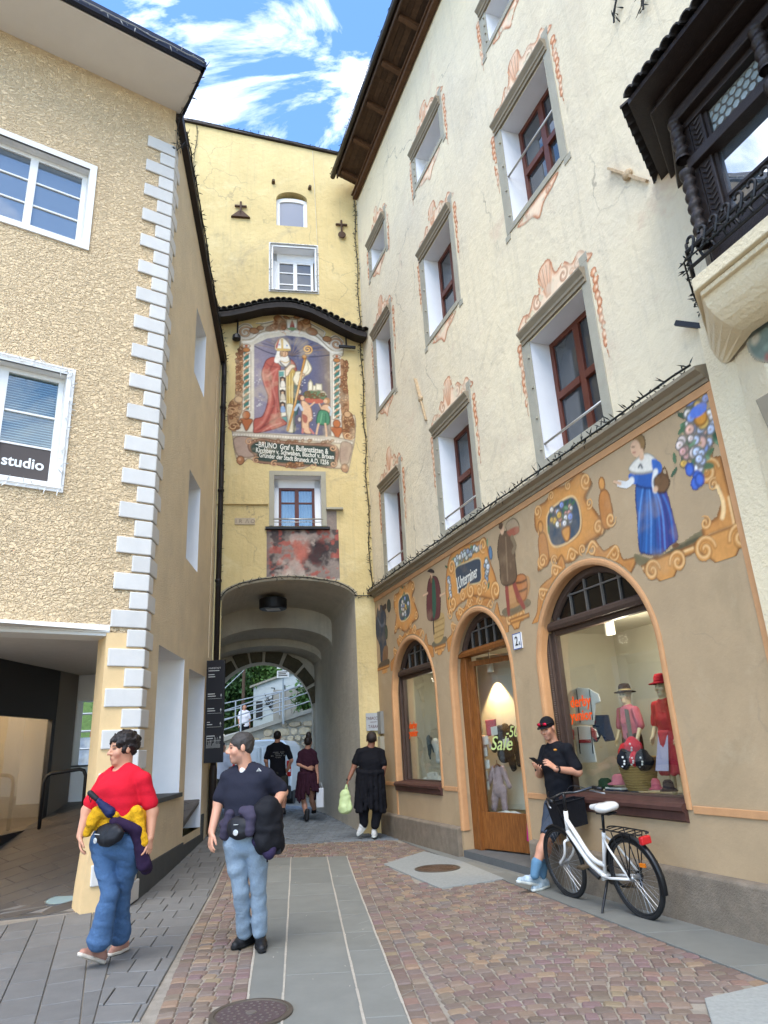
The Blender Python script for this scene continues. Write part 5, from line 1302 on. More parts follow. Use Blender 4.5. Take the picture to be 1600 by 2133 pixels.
cv.stroke(S((655,512),(672,508)),0.014,'#3a2a20');cv.stroke(S((692,512),(712,508)),0.014,'#3a2a20');cv.stroke(S((684,515),(690,545),(680,550)),0.01,'#7a5238');cv.stroke(S((668,565),(700,562)),0.012,'#7a4a3a')
cv.poly(S((568,480),(578,410),(648,352),(718,405),(748,490),(660,500),(600,500)),'#ded9cb',edge='#7d6a49');cv.poly(S((575,450),(600,385),(620,370),(590,480)),'#b0584c');cv.poly(S((635,365),(660,362),(665,490),(640,490)),'#c5a461',smooth=False);cv.poly(S((580,470),(740,478),(745,500),(590,500)),'#c5a461',smooth=False)
for x,y in((615,430),(705,440)):cv.ell(s1(x,y),9*K,12*K,'#6f87b0')
cv.poly(S((810,740),(880,730),(915,640),(930,600),(960,640),(988,705),(960,760),(900,800),(850,880),(815,895),(775,830),(795,770)),'#dcd3b8',edge='#8d8060');cv.stroke(S((940,640),(950,720),(880,800),(830,870)),0.03,'#a89c7c',0.7)
cv.poly(S((700,700),(745,660),(790,665),(800,690),(760,710),(720,780),(690,790),(685,730)),'#d9c6ab',edge='#7d6a52');cv.ell(s1(880,775),28*K,18*K,'#d2ae8c',edge='#7a5a40')
cv.stroke(S((715,1412),(800,1100),(868,780),(915,570)),0.055,'#6e4c25');cv.stroke(S((715,1412),(800,1100),(868,780),(915,570)),0.038,'#bf8b4a');cv.stroke(S((800,1100),(868,780)),0.012,'#e3c08a')
cv.spiral(s1(940,485),62*K,1.7,-PI/2-0.4,'#c08a3e',0.042,'#efcf8c',1);cv.ell(s1(905,570),25*K,30*K,'#b57a3a',edge='#5e3c18')
# town held up by two boys
cv.poly(S((900,990),(960,960),(1060,950),(1140,990),(1150,1050),(1050,1075),(930,1060)),'#5d7355',edge='#35452f');cv.poly(S((925,1045),(1110,1060),(1100,1105),(940,1095)),'#b0604c')
for P_ in(((950,960),(952,870),(975,835),(998,870),(1000,955)),((1000,960),(1005,900),(1050,905),(1055,960)),((1035,950),(1040,880),(1105,885),(1110,960)),((1090,970),(1130,965),(1165,1010),(1110,1010))):cv.poly(S(*P_),'#d9d0b6',smooth=False,edge='#8f8468')
leafy(910,1140,980,1040,24,('#4d6647','#6d8560','#3f5540'))
cv.poly(S((870,1080),(930,1090),(985,1170),(995,1290),(960,1330),(965,1400),(985,1450),(920,1450),(880,1400),(875,1300),(880,1180)),SKIN,edge='#7d5a3f');cv.ell(s1(858,1040),38*K,40*K,'#6d4230');cv.ell(s1(882,1045),22*K,28*K,SKIN);cv.stroke(S((910,1110),(960,1140),(1020,1095)),0.035,SKIN);cv.stroke(S((800,1180),(840,1120),(880,1180)),0.06,'#a9b6c2',0.9)
cv.poly(S((885,1230),(940,1260),(930,1330),(890,1310)),'#a06050');cv.stroke(S((890,1400),(885,1440)),0.05,'#b9766a');cv.stroke(S((970,1400),(1010,1450)),0.045,'#b9766a')
cv.ell(s1(1165,1075),36*K,40*K,'#a97e55');cv.ell(s1(1148,1082),22*K,26*K,SKIN);cv.poly(S((1110,1130),(1180,1120),(1210,1180),(1170,1230),(1100,1200)),SKIN,edge='#7d5a3f');cv.stroke(S((1160,1150),(1110,1165),(1075,1110)),0.032,SKIN);cv.stroke(S((1190,1150),(1215,1190),(1200,1240)),0.05,'#b9c2bf',0.9)
cv.poly(S((1080,1190),(1180,1210),(1190,1340),(1090,1350),(1045,1320)),'#4d8060',edge='#274a35');cv.stroke(S((1110,1220),(1090,1330)),0.02,'#7fae85',0.8);cv.stroke(S((1150,1230),(1150,1340)),0.02,'#2f5a40',0.8)
cv.stroke(S((1070,1340),(1055,1400),(1045,1455)),0.042,SKIN);cv.stroke(S((1145,1340),(1155,1410),(1160,1480)),0.042,SKIN)
for _ in range(30):x,y=random.choice([(380,850),(390,1120),(1000,1260),(910,870)]);cv.ell(s1(x+random.gauss(0,25),y+random.gauss(0,40)),random.uniform(3,8)*K,random.uniform(3,7)*K,'#d8d4d0',0.7)
cv.weather(3,0.14,'#cbbb9a',0.30)
fres=cv.build('fresco',FT,-0.004,tower,label='large fresco of a bishop in a red cloak with a golden crozier')
for k,(ln_,x,y,sc_)in enumerate((('\u2013BRUNO  Graf v. Bullenst\u00e4tten &',345,1602,0.185),('Kirchberg v. Schwaben, Bischof v. Brixen',345,1664,0.16),('Gr\u00fcnder der Stadt Bruneck A.D. 1256',385,1722,0.16))):
 p=s1(x,y);q=s1(1180 if k==0 else 1245 if k==1 else 1185,y+60);ang=math.atan2(q[1]-p[1],q[0]-p[0])
 o=text('fresco_lettering',ln_,face(FT,p[0],-0.0065,p[1])@Matrix.Rotation(ang,4,'Z'),sc_,M_pale,fres,'LEFT',bold=0.0035,xs=1.0)
 wd=max(v.co.length for v in o.data.vertices);vs_=[FT.inverted()@v.co for v in o.data.vertices];x1=max(v.x for v in vs_);fx=(q[0]-p[0])/max(x1-p[0],1e-3)
 M_=FT@Matrix.Translation((p[0],0,0))@Matrix.Scale(fx,4,(1,0,0))@Matrix.Translation((-p[0],0,0))@FT.inverted();o.data.transform(M_)
# worn dark fresco under the tower window
cv=Canvas(-2.28,-0.74,4.85,6.16,0.016,'#8b7d73');cv.a[:]=1;n1,n2,n3=vnoise(cv.X,cv.Y,4,11),vnoise(cv.X,cv.Y,7,21),vnoise(cv.X,cv.Y,3.0,33)
full=(slice(None),slice(None));gx=(cv.X+2.28)/1.54;gy=(cv.Y-4.85)/1.31
cv.comp(full,np.clip((n1-0.46)*9,0,1),'#4a403f',0.9);cv.comp(full,np.clip((n2-0.54)*9,0,1),'#a8594d',0.85);cv.comp(full,np.clip((n3-0.54)*10,0,1)*(gx<0.75),'#b9a698',0.8)
cv.comp(full,np.clip(1-np.hypot((gx-0.7)/0.25,(gy-0.6)/0.32),0,1)*2*np.clip((n2-.35)*6,0,1),'#2f2b2d',0.9);cv.comp(full,np.clip(1-np.hypot((gx-0.42)/0.22,(gy-0.65)/0.3),0,1)*2*np.clip((n1-.38)*6,0,1),'#b36a5a',0.8)
cv.comp(full,np.clip((0.20-gy+(n1-.5)*0.5)*8,0,1),'#bfb3a2',0.9);cv.comp(full,np.clip((0.05-gx)*40,0,1),'#7c6f68',0.7);cv.weather(8,0.2)
cv.build('worn_fresco',FT,-0.004,tower,cut=lambda X,Y:Y<5.08-0.10*np.abs((X+1.8)/1.3)**2)
# grey lip of the passage arch
m=MB(FT);P=arch_pts(-3.19,-0.42,4.62,5.05,28)
m.sweep([(0.0,0.004),(0.0,-0.006),(0.09,-0.006),(0.09,0.004)],[((p,0,q),Vector((p+1.805,0,(q-3.2)*1.0)).normalized(),(0,1,0))for p,q in P]);obj('arch_lip',m,mat('grey_arch_lip',srgb('#9d927c'),0.9,var=0.15,vscale=4),tower)
# ------------------------------------------------ rocaille round the upper windows
def ornament(a,b,zb,zt,seed,bottom=True,parent=None):
 r=random.Random(seed);c=Canvas(a-0.34,b+0.40,zb-0.62,zt+0.95,0.012 if a>3 else 0.016,'#e0c3a2');mid=(a+b)/2;z=zt+0.30;w=(b-a)/2+0.14
 LN,MD,HI='#a5603c','#d79a70','#ecd0b0'
 top=[(mid-w,z-0.05),(mid-w*0.92,z+0.14),(mid-w*0.7,z+0.10),(mid-w*0.5,z+0.26),(mid-w*0.34,z+0.22),(mid-w*0.26,z+0.50),(mid-w*0.06,z+0.56),(mid+w*0.10,z+0.52),(mid+w*0.2,z+0.27),(mid+w*0.45,z+0.28),(mid+w*0.66,z+0.14),(mid+w*0.86,z+0.20),(mid+w*1.02,z+0.08),(mid+w,z-0.05)]
 c.poly(top,HI,edge=LN,ew=0.03,inner=(MD,0.07,0.8))
 for k in range(9):
  t=(k/8-0.5);c.stroke([(mid-0.05+t*0.10,z+0.06),(mid-0.06+t*0.26,z+0.30),(mid-0.06+t*0.36,z+0.50-0.2*t*t)],0.022,LN if k%2 else MD,0.8)
 for sx in(-1,1):
  c.spiral((mid+sx*w*0.40,z+0.12),0.11,1.3,PI/2,LN,0.026,HI,-sx);c.spiral((mid+sx*w*0.80,z+0.06),0.07,1.2,PI/2,LN,0.022,HI,sx);c.spiral((mid+sx*w*0.62,z+0.04),0.05,1.1,0,MD,0.02,None,sx)
 for x,n in((a-0.255,9),(b+0.235,10)):
  for k in range(n):
   zz=zt+0.05-k*0.105;c.ell((x+0.014*math.sin(k*2),zz),0.055-0.003*k,0.058,MD,1,edge=LN);c.ell((x+0.01,zz),0.02,0.02,HI)
  c.stroke([(x,zt-n*0.105+.1),(x+0.01,zt-n*0.105-0.05)],0.02,LN)
 if bottom:
  z=zb-0.13
  c.poly([(mid-w*0.62,z),(mid-w*0.5,z-0.10),(mid-w*0.2,z-0.16),(mid,z-0.30),(mid+w*0.2,z-0.16),(mid+w*0.5,z-0.10),(mid+w*0.62,z)],HI,edge=LN,ew=0.03,inner=(MD,0.06,0.9))
  for sx in(-1,1):c.spiral((mid+sx*w*0.36,z-0.07),0.06,1.2,0,LN,0.022,HI,sx)
 for X0,X1,Z0,Z1 in((a-0.19,b+0.15,zb-0.10,zt+0.28),):k=(c.X>X0)&(c.X<X1)&(c.Y>Z0)&(c.Y<Z1);c.a[k]=0
 n=vnoise(c.X,c.Y,9,seed);c.a*=(n>0.30);c.weather(seed,0.1,'#dccfb4',0.5)
 return c.build('painted_rocaille',FR,-0.004,parent)
for ch in[o for o in house.children if o.name.startswith('window')]:
 pass
kk=0
for c_ in range(3):
 for r_ in range(3):
  a,b,zb,zt=window_hole(c_,r_);ornament(a,b,zb,zt,40+kk,r_>0,house);kk+=1
# ------------------------------------------------ painted band of the shop front
def Q(*pts):return[plane_uv(FR,760+x/1.9048,700+y/1.9048)for x,y in pts]
def q1(x,y):return Q((x,y))[0]
cv=Canvas(-0.05,9.52,3.0,4.56,0.0115,'#ad9472');OR,OD,OH,OM='#c98d4c','#7d4f28','#ecc68c','#b57840'
def scroll(c,r,a0=0.0,d=1,t=1.4,w=None):cv.spiral(c,r,t,a0,OR,w or r*0.42,OH,d)
def leaf_orn(pts,w=0.07):cv.stroke(pts,w*1.35,OD,0.8,0.5);cv.stroke(pts,w,OR,1,0.5);cv.stroke([(a-0.012,b+0.012)for a,b in pts],w*0.3,OH,0.85,0.5)
def flowers(c,rx,ry,n,cols=('#d9cfc4','#c98f86','#7f93c4','#e3ddd2','#b8c2d6','#d1a48f','#caa24e'),r=0.05,leaves=True):
 if leaves:
  for _ in range(n):cv.ell((c[0]+random.gauss(0,rx*.6),c[1]+random.gauss(0,ry*.6)),r*1.1,r*0.45,random.choice(['#4b6a4a','#6f8d6a','#37543f']),0.95,random.uniform(-1.5,1.5))
 for _ in range(n):
  x,y=c[0]+max(-1,min(1,random.gauss(0,.5)))*rx,c[1]+max(-1,min(1,random.gauss(0,.5)))*ry;rr=r*random.uniform(0.6,1.1);k=random.choice(cols)
  cv.ell((x,y),rr,rr*0.9,k,0.95,edge='#5f5a4c');cv.ell((x-rr*.2,y+rr*.2),rr*0.5,rr*0.45,np.minimum(H(k)*1.35,0.9),0.9);cv.ell((x,y),rr*0.22,rr*0.2,'#8a6b3a',0.9)
def cartouche(cx,cz,w,h,inner='#45505a',text_=False):
 P=[(cx-w*.9,cz+h*.75),(cx-w*.5,cz+h*.8),(cx-w*.2,cz+h),(cx+w*.25,cz+h*.9),(cx+w*.7,cz+h*1.0),(cx+w,cz+h*.6),(cx+w*.75,cz+h*.3),(cx+w*0.95,cz-h*.1),(cx+w*1.15,cz-h*.7),(cx+w*.6,cz-h*.85),(cx,cz-h*1.1),(cx-w*.7,cz-h*.8),(cx-w*1.1,cz-h*.95),(cx-w*.85,cz-h*.2),(cx-w*1.0,cz+h*.25)]
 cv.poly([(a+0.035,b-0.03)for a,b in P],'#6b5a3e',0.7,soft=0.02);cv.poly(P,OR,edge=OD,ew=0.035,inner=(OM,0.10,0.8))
 for sx,sz,r,d in((-.85,.65,.2,1),(.85,.7,.22,-1),(-.95,-.75,.2,-1),(1.0,-.6,.2,1),(-.3,.85,.14,-1),(.3,.85,.14,1),(-.5,-.9,.15,1),(.45,-.95,.15,-1),(-.85,.05,.14,-1),(.85,.1,.15,1)):scroll((cx+sx*w,cz+sz*h),r*h,random.uniform(0,6),d)
 I=[(cx-w*.5,cz+h*.42),(cx-w*.1,cz+h*.55),(cx+w*.4,cz+h*.5),(cx+w*.55,cz+h*.05),(cx+w*.45,cz-h*.45),(cx,cz-h*.6),(cx-w*.45,cz-h*.5),(cx-w*.58,cz-.05*h)]
 cv.poly([(a+0.02,b-0.02)for a,b in I],OD,0.9);cv.poly(I,inner,edge=OH,ew=0.025);return I
def figure(px,py,hh,body):pass
# cartouche with flowers above the large arch
c3=q1(790,735);cartouche(c3[0],c3[1],0.62,0.46)
flowers((c3[0]-0.02,c3[1]+0.08),0.22,0.15,26,r=0.05);cv.poly([(c3[0]-0.06,c3[1]-0.10),(c3[0]+0.10,c3[1]-0.10),(c3[0]+0.06,c3[1]-0.24),(c3[0]-0.02,c3[1]-0.24)],OR,edge=OD)
for x,z,s in((6.55,4.02,1),(7.85,4.12,-1)):
 cv.poly([(x-.09,z-.35),(x-.10,z-.05),(x-.03,z+.06),(x+.06,z+.04),(x+.10,z-.08),(x+.08,z-.35)],OM,edge=OD);cv.ell((x,z+.14),.055,.075,OR,edge=OD);scroll((x-.05*s,z-.30),.09,0,s)
def arch_crest(A,z_up=0.0):
 c_,hw_=(A[0]+A[1])/2,(A[1]-A[0])/2
 for t0,t1 in((.30,.90),(1.05,2.09),(2.24,2.84))if A is not A3 else((.75,1.3),(1.8,2.75)):
  tt=np.linspace(t0,t1,9);wv=.13+.05*np.cos(np.linspace(0,4*PI,9));P=[(c_+(hw_+.07)*math.cos(t),A[3]+(A[4]+.07-A[3])*math.sin(t))for t in tt]+[(c_+(hw_+.07+w)*math.cos(t),A[3]+(A[4]+.07+w-A[3])*math.sin(t))for t,w in zip(tt[::-1],wv)]
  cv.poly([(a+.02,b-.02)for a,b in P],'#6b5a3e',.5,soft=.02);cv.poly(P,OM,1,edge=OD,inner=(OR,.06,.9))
 P=[(s,z)for s,z in arch_pts(A[0]-0.10,A[1]+0.10,A[3],A[4]+0.10,40)if z>3.0]
 for k in range(4,len(P)-3,4):
  s,z=P[k];n=Vector((s-(A[0]+A[1])/2,(z-2.6))).normalized();scroll((s+n.x*0.06,z+n.y*0.06),0.085,random.uniform(0,6),1 if s>(A[0]+A[1])/2 else-1)
  leaf_orn([(s-0.10,z+0.0+n.y*.03),(s+n.x*.12,z+n.y*0.14),(s+0.12,z+n.y*.05)],0.04)
for A in(A1,A2,A3):arch_crest(A)
# the lady with a basket
cv.poly(Q((1070,862),(1150,880),(1240,830),(1340,768),(1350,812),(1230,862),(1100,915)),'#6d6446',0.9,soft=0.02);cv.stroke(Q((1160,890),(1240,845),(1330,800)),0.05,'#4d4833',0.8,0.6)
sk=Q((1080,585),(1110,578),(1150,600),(1195,615),(1225,720),(1243,800),(1215,828),(1180,860),(1150,868),(1110,862),(1090,845),(1082,720),(1075,640));w,mk=cv.poly(sk,'#2f568f',edge='#1f2c55');cp=np.zeros(cv.X.shape,np.float32);cp[w]=mk;cv.clip=cp
cv.poly(Q((1165,600),(1200,610),(1250,800),(1190,870),(1160,800),(1170,700)),'#463c78',0.85,soft=0.03)
for k in range(9):x=1092+15*k;cv.stroke(Q((1105+8*k,600),(x,700),(x+4*(k-3),860)),0.022,('#5f93cf','#1f3d70','#3f78b8')[k%3],0.8,0.4)
cv.clip=None
cv.poly(Q((1085,520),(1130,515),(1160,545),(1150,600),(1085,595),(1075,560)),'#30589a',edge='#1f2c55');cv.poly(Q((1090,480),(1120,465),(1150,480),(1172,520),(1130,540),(1080,545),(1048,530),(1065,500)),'#d9d3c4',edge='#8f8a7a')
cv.poly(Q((1140,490),(1175,500),(1180,540),(1150,545)),'#3b62a5');cv.poly(Q((1050,545),(1085,560),(1075,590),(1050,580)),'#3b62a5');cv.stroke(Q((1060,575),(1040,590),(1010,585)),0.085,'#d5d3cc');cv.stroke(Q((1015,585),(990,578)),0.04,SKIN);cv.stroke(Q((1155,540),(1150,580),(1155,610)),0.07,'#d5d3cc')
bk=Q((1150,570),(1180,545),(1205,560),(1210,590),(1190,620),(1160,615));cv.poly(bk,'#6d4f33',edge='#3d2a1a');cv.stroke(Q((1175,560),(1190,520),(1205,560)),0.025,'#5d4026');cv.ell(q1(1155,608),0.035,0.03,SKIN)
cv.ell(q1(1088,430),0.10,0.11,'#8a6a42',edge='#4d3a24');cv.ell(q1(1075,447),0.075,0.10,SKIN,1,0.2);cv.stroke(Q((1098,460),(1100,480)),0.07,SKIN);cv.stroke(Q((1062,440),(1070,440)),0.012,'#4a3322');cv.stroke(Q((1066,462),(1074,462)),0.012,'#9a5040');cv.stroke(Q((1088,520),(1095,510),(1102,522)),0.02,'#2f3038');cv.ell(q1(1155,880),0.05,0.025,'#6d4a30');cv.ell(q1(1235,830),0.05,0.025,'#6d4a30')
# ledge, pedestal, vase
cv.poly(Q((1100,915),(1345,812),(1482,762),(1490,795),(1350,842),(1110,940)),OR,smooth=False,edge=OD);cv.stroke(Q((1105,922),(1350,822),(1485,772)),0.02,OH,0.9,smooth=False)
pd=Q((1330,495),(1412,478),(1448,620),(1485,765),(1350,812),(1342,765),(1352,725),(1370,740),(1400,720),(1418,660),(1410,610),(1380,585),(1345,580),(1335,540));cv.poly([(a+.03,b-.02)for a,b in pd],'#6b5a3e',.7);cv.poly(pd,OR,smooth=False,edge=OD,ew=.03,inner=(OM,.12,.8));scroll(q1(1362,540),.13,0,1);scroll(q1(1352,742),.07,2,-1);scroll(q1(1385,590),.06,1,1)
for k in range(12):t=k/11;cv.ell(q1(1400+25*math.sin(t*2.2),600+120*t),.022,.022,OH)
cv.stroke(Q((1445,640),(1468,755),(1370,790)),.02,OH,.9,smooth=False)
cv.poly(Q((1322,395),(1390,385),(1398,410),(1375,440),(1380,470),(1345,478),(1348,450),(1325,425)),'#c0774a',edge=OD);cv.stroke(Q((1330,405),(1392,398)),.03,OH,.8)
flowers(q1(1330,340),0.33,0.30,34,r=0.075);cv.ell(q1(1335,325),.075,.07,'#c98a3a',edge='#7d5220');cv.ell(q1(1325,295),.11,.06,'#5d79c4');flowers(q1(1275,430),.12,.14,8,('#c99a94','#d8c6bd'),.06);flowers(q1(1325,490),.12,.08,7,('#d9d3d6','#b9c4dc'),.06)
for x,y in((1290,530),(1320,560),(1312,585),(1330,570)):cv.ell(q1(x,y),.05,.06,'#4a6cc0',edge='#2d4380')
for x,y,sc_ in((1195,935,1.0),(1425,850,1.15),(600,1130,0.9),(297,1250,0.75),(80,1335,.6)):
 c=q1(x,y);r=.11*sc_;cv.poly([(c[0]-.26*sc_,c[1]+.13*sc_),(c[0]+.26*sc_,c[1]+.13*sc_),(c[0]+.12*sc_,c[1]-.05*sc_),(c[0],c[1]-.17*sc_),(c[0]-.12*sc_,c[1]-.05*sc_)],OR,edge=OD);scroll((c[0]-.18*sc_,c[1]+.05*sc_),r,0,1);scroll((c[0]+.18*sc_,c[1]+.05*sc_),r,PI,-1);cv.ell((c[0],c[1]-.16*sc_),.035*sc_,.05*sc_,OM,edge=OD)
# porter with sack and barrel
cv.poly(Q((548,1085),(640,1040),(655,1070),(568,1115)),'#6d5f46',0.9);cv.poly(Q((575,985),(650,950),(645,1040),(570,1080)),'#b5814c',0.8)
cv.poly(Q((600,955),(632,945),(645,980),(640,1040),(608,1055),(598,1000)),'#b5713f',edge='#6b3d1f')
for y in(975,1010):cv.stroke(Q((600,y+5),(622,y+2),(642,y-8)),.03,'#5d3a22')
for pts in(((562,970),(566,1030),(572,1100)),((588,965),(605,1020),(632,1075))):cv.stroke(Q(*pts),.10,'#8e4638',1,.3)
cv.poly(Q((535,790),(560,775),(590,800),(598,880),(600,970),(545,985),(535,900),(527,860)),'#66503a',edge='#35281b');cv.stroke(Q((560,800),(568,970)),.03,'#8a7256',.8);cv.ell(q1(545,765),.06,.085,SKIN);cv.ell(q1(540,752),.065,.06,'#5a4330');cv.poly(Q((560,750),(590,722),(612,745),(608,775),(575,790)),'#a08a6d',edge='#5d4d38');cv.poly(Q((565,775),(608,755),(612,780),(580,795)),'#9a5a44');cv.stroke(Q((585,800),(598,830),(590,855)),.08,'#7d6a50')
# sign cartouche
c2=q1(410,945);P=Q((330,905),(350,860),(400,830),(450,815),(478,800),(490,850),(500,900),(520,960),(530,1040),(470,1035),(430,1030),(380,1060),(335,1100),(322,1000));cv.poly(P,OR,1,edge=OD,ew=.03,inner=(OM,.1,.8))
flowers(q1(400,870),.5,.06,40,('#d9d3c4','#c7cdd0','#b9c4c0','#8d9db0'),.055);flowers(q1(485,930),.05,.22,12,('#c7cdd0','#7f93a4'),.05);flowers(q1(338,1000),.04,.16,10,('#c7cdd0','#7f93a4'),.05);cv.ell(q1(500,860),.05,.10,'#5d7890',edge='#35485a')
cv.poly(Q((362,920),(400,900),(455,882),(462,930),(458,975),(410,990),(375,1022),(365,975)),'#41474e',edge='#c9b78a',ew=.02)
for x,y,r,d in((345,920,.13,1),(470,830,.12,-1),(420,1010,.13,1),(520,1010,.14,-1),(350,1060,.14,1),(455,1010,.1,-1),(390,1030,.1,1),(475,990,.1,1),(340,1100,.1,1)):scroll(q1(x,y),r,random.uniform(0,6),d)
# merchant in a burgundy coat
cv.poly(Q((270,1215),(320,1190),(322,1215),(275,1235)),'#6b5f48');cv.poly(Q((275,1120),(315,1100),(312,1195),(278,1215)),'#b5945c',.9)
for k in range(4):cv.stroke(Q((278,1135+22*k),(314,1118+22*k)),.018,'#7d6236',.8)
cv.poly(Q((255,965),(285,955),(300,1000),(302,1060),(298,1110),(285,1125),(262,1130),(248,1115),(246,1040)),'#5f332f',edge='#33191a');cv.poly(Q((268,975),(278,972),(284,1050),(280,1110),(270,1110)),'#35533f');cv.ell(q1(264,945),.055,.085,SKIN);cv.poly(Q((248,935),(262,922),(276,930),(275,942)),'#3a2e28');cv.stroke(Q((262,955),(265,972)),.06,'#7a5a3c');cv.stroke(Q((250,1020),(232,1030)),.04,SKIN);cv.stroke(Q((300,1030),(318,1020)),.04,SKIN);cv.stroke(Q((272,1125),(275,1180)),.05,'#3a2e28')
# first cartouche and the tinker
cc=q1(158,1075);cartouche(cc[0],cc[1],0.55,0.42,'#4a5356');flowers((cc[0],cc[1]+.02),.2,.16,22,r=.05)
cv.poly(Q((50,1085),(72,1070),(85,1110),(82,1180),(88,1240),(80,1290),(65,1295),(60,1230),(45,1180)),'#3f434b',edge='#23252b');cv.ell(q1(57,1075),.05,.08,SKIN);cv.ell(q1(96,1070),.11,.13,'#4b4a3c',edge='#2a291f');cv.ell(q1(86,1175),.08,.14,'#3f4b3c',edge='#23291f');cv.stroke(Q((52,1120),(66,1150),(78,1140)),.06,'#5b5f68');cv.poly(Q((75,1240),(92,1230),(90,1290),(72,1300)),'#7d5a3c');cv.poly(Q((58,1300),(95,1280),(95,1310),(60,1325)),'#5d4d3a');cv.stroke(Q((66,1060),(84,1100)),.02,'#6d5a3c');cv.poly(Q((70,1075),(84,1060),(86,1080),(74,1090)),'#4a3c34')
for x0,x1,z in((0.0,0.72,3.09),(2.98,3.42,3.10),(5.55,6.04,3.10)):cv.poly([(x0,z),(x1,z),(x1,z+.05),(x0,z+.05)],OR,smooth=False,edge=OD)
cv.weather(17,0.12,'#ad9472',0.22)
def cutarch(X,Y):
 r=np.zeros(X.shape,bool)
 for A in(A1,A2,A3):
  c,hw=(A[0]+A[1])/2,(A[1]-A[0])/2+0.075;r|=(((X-c)/hw)**2+((Y-A[3])/(A[4]+0.075-A[3]))**2<1)&(Y>A[3])
 return r
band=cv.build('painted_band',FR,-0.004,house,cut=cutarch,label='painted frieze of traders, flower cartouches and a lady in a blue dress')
p=q1(366,1005);text('shop_lettering','J.Unterrainer',face(FR,p[0]+0.03,-0.007,p[1]-0.01)@Matrix.Rotation(rd(3),4,'Z'),0.27,M_pale,band,'LEFT',xs=0.50,bold=0.002)
# stretch the lettering upwards a little: tall blackletter proportions
# ------------------------------------------------ oval on the oriel corbel
cv=Canvas(10.05,11.3,4.2,5.0,0.012,'#6d7568');t=np.linspace(0,2*PI,40,endpoint=False);cv.poly(np.stack([10.55+.40*np.cos(t),4.50+.29*np.sin(t)],-1)if False else[(10.54+.38*math.cos(a),4.56+.28*math.sin(a))for a in t],'#6f7a6d',smooth=False,edge='#a99b82',ew=.03)
for _ in range(60):cv.ell((10.54+random.gauss(0,.16),4.56+random.gauss(0,.12)),random.uniform(.02,.06),random.uniform(.02,.05),random.choice(['#a0584a','#b98a6a','#55635a','#8d9a88','#c3b49a']),.8,soft=.02)
cv.weather(5,.2,'#d9c9a9',.5);cv.a*=((cv.X-10.54)/.39)**2+((cv.Y-4.56)/.29)**2<1
cv.build('oval_fresco',FR,-0.205,ori)
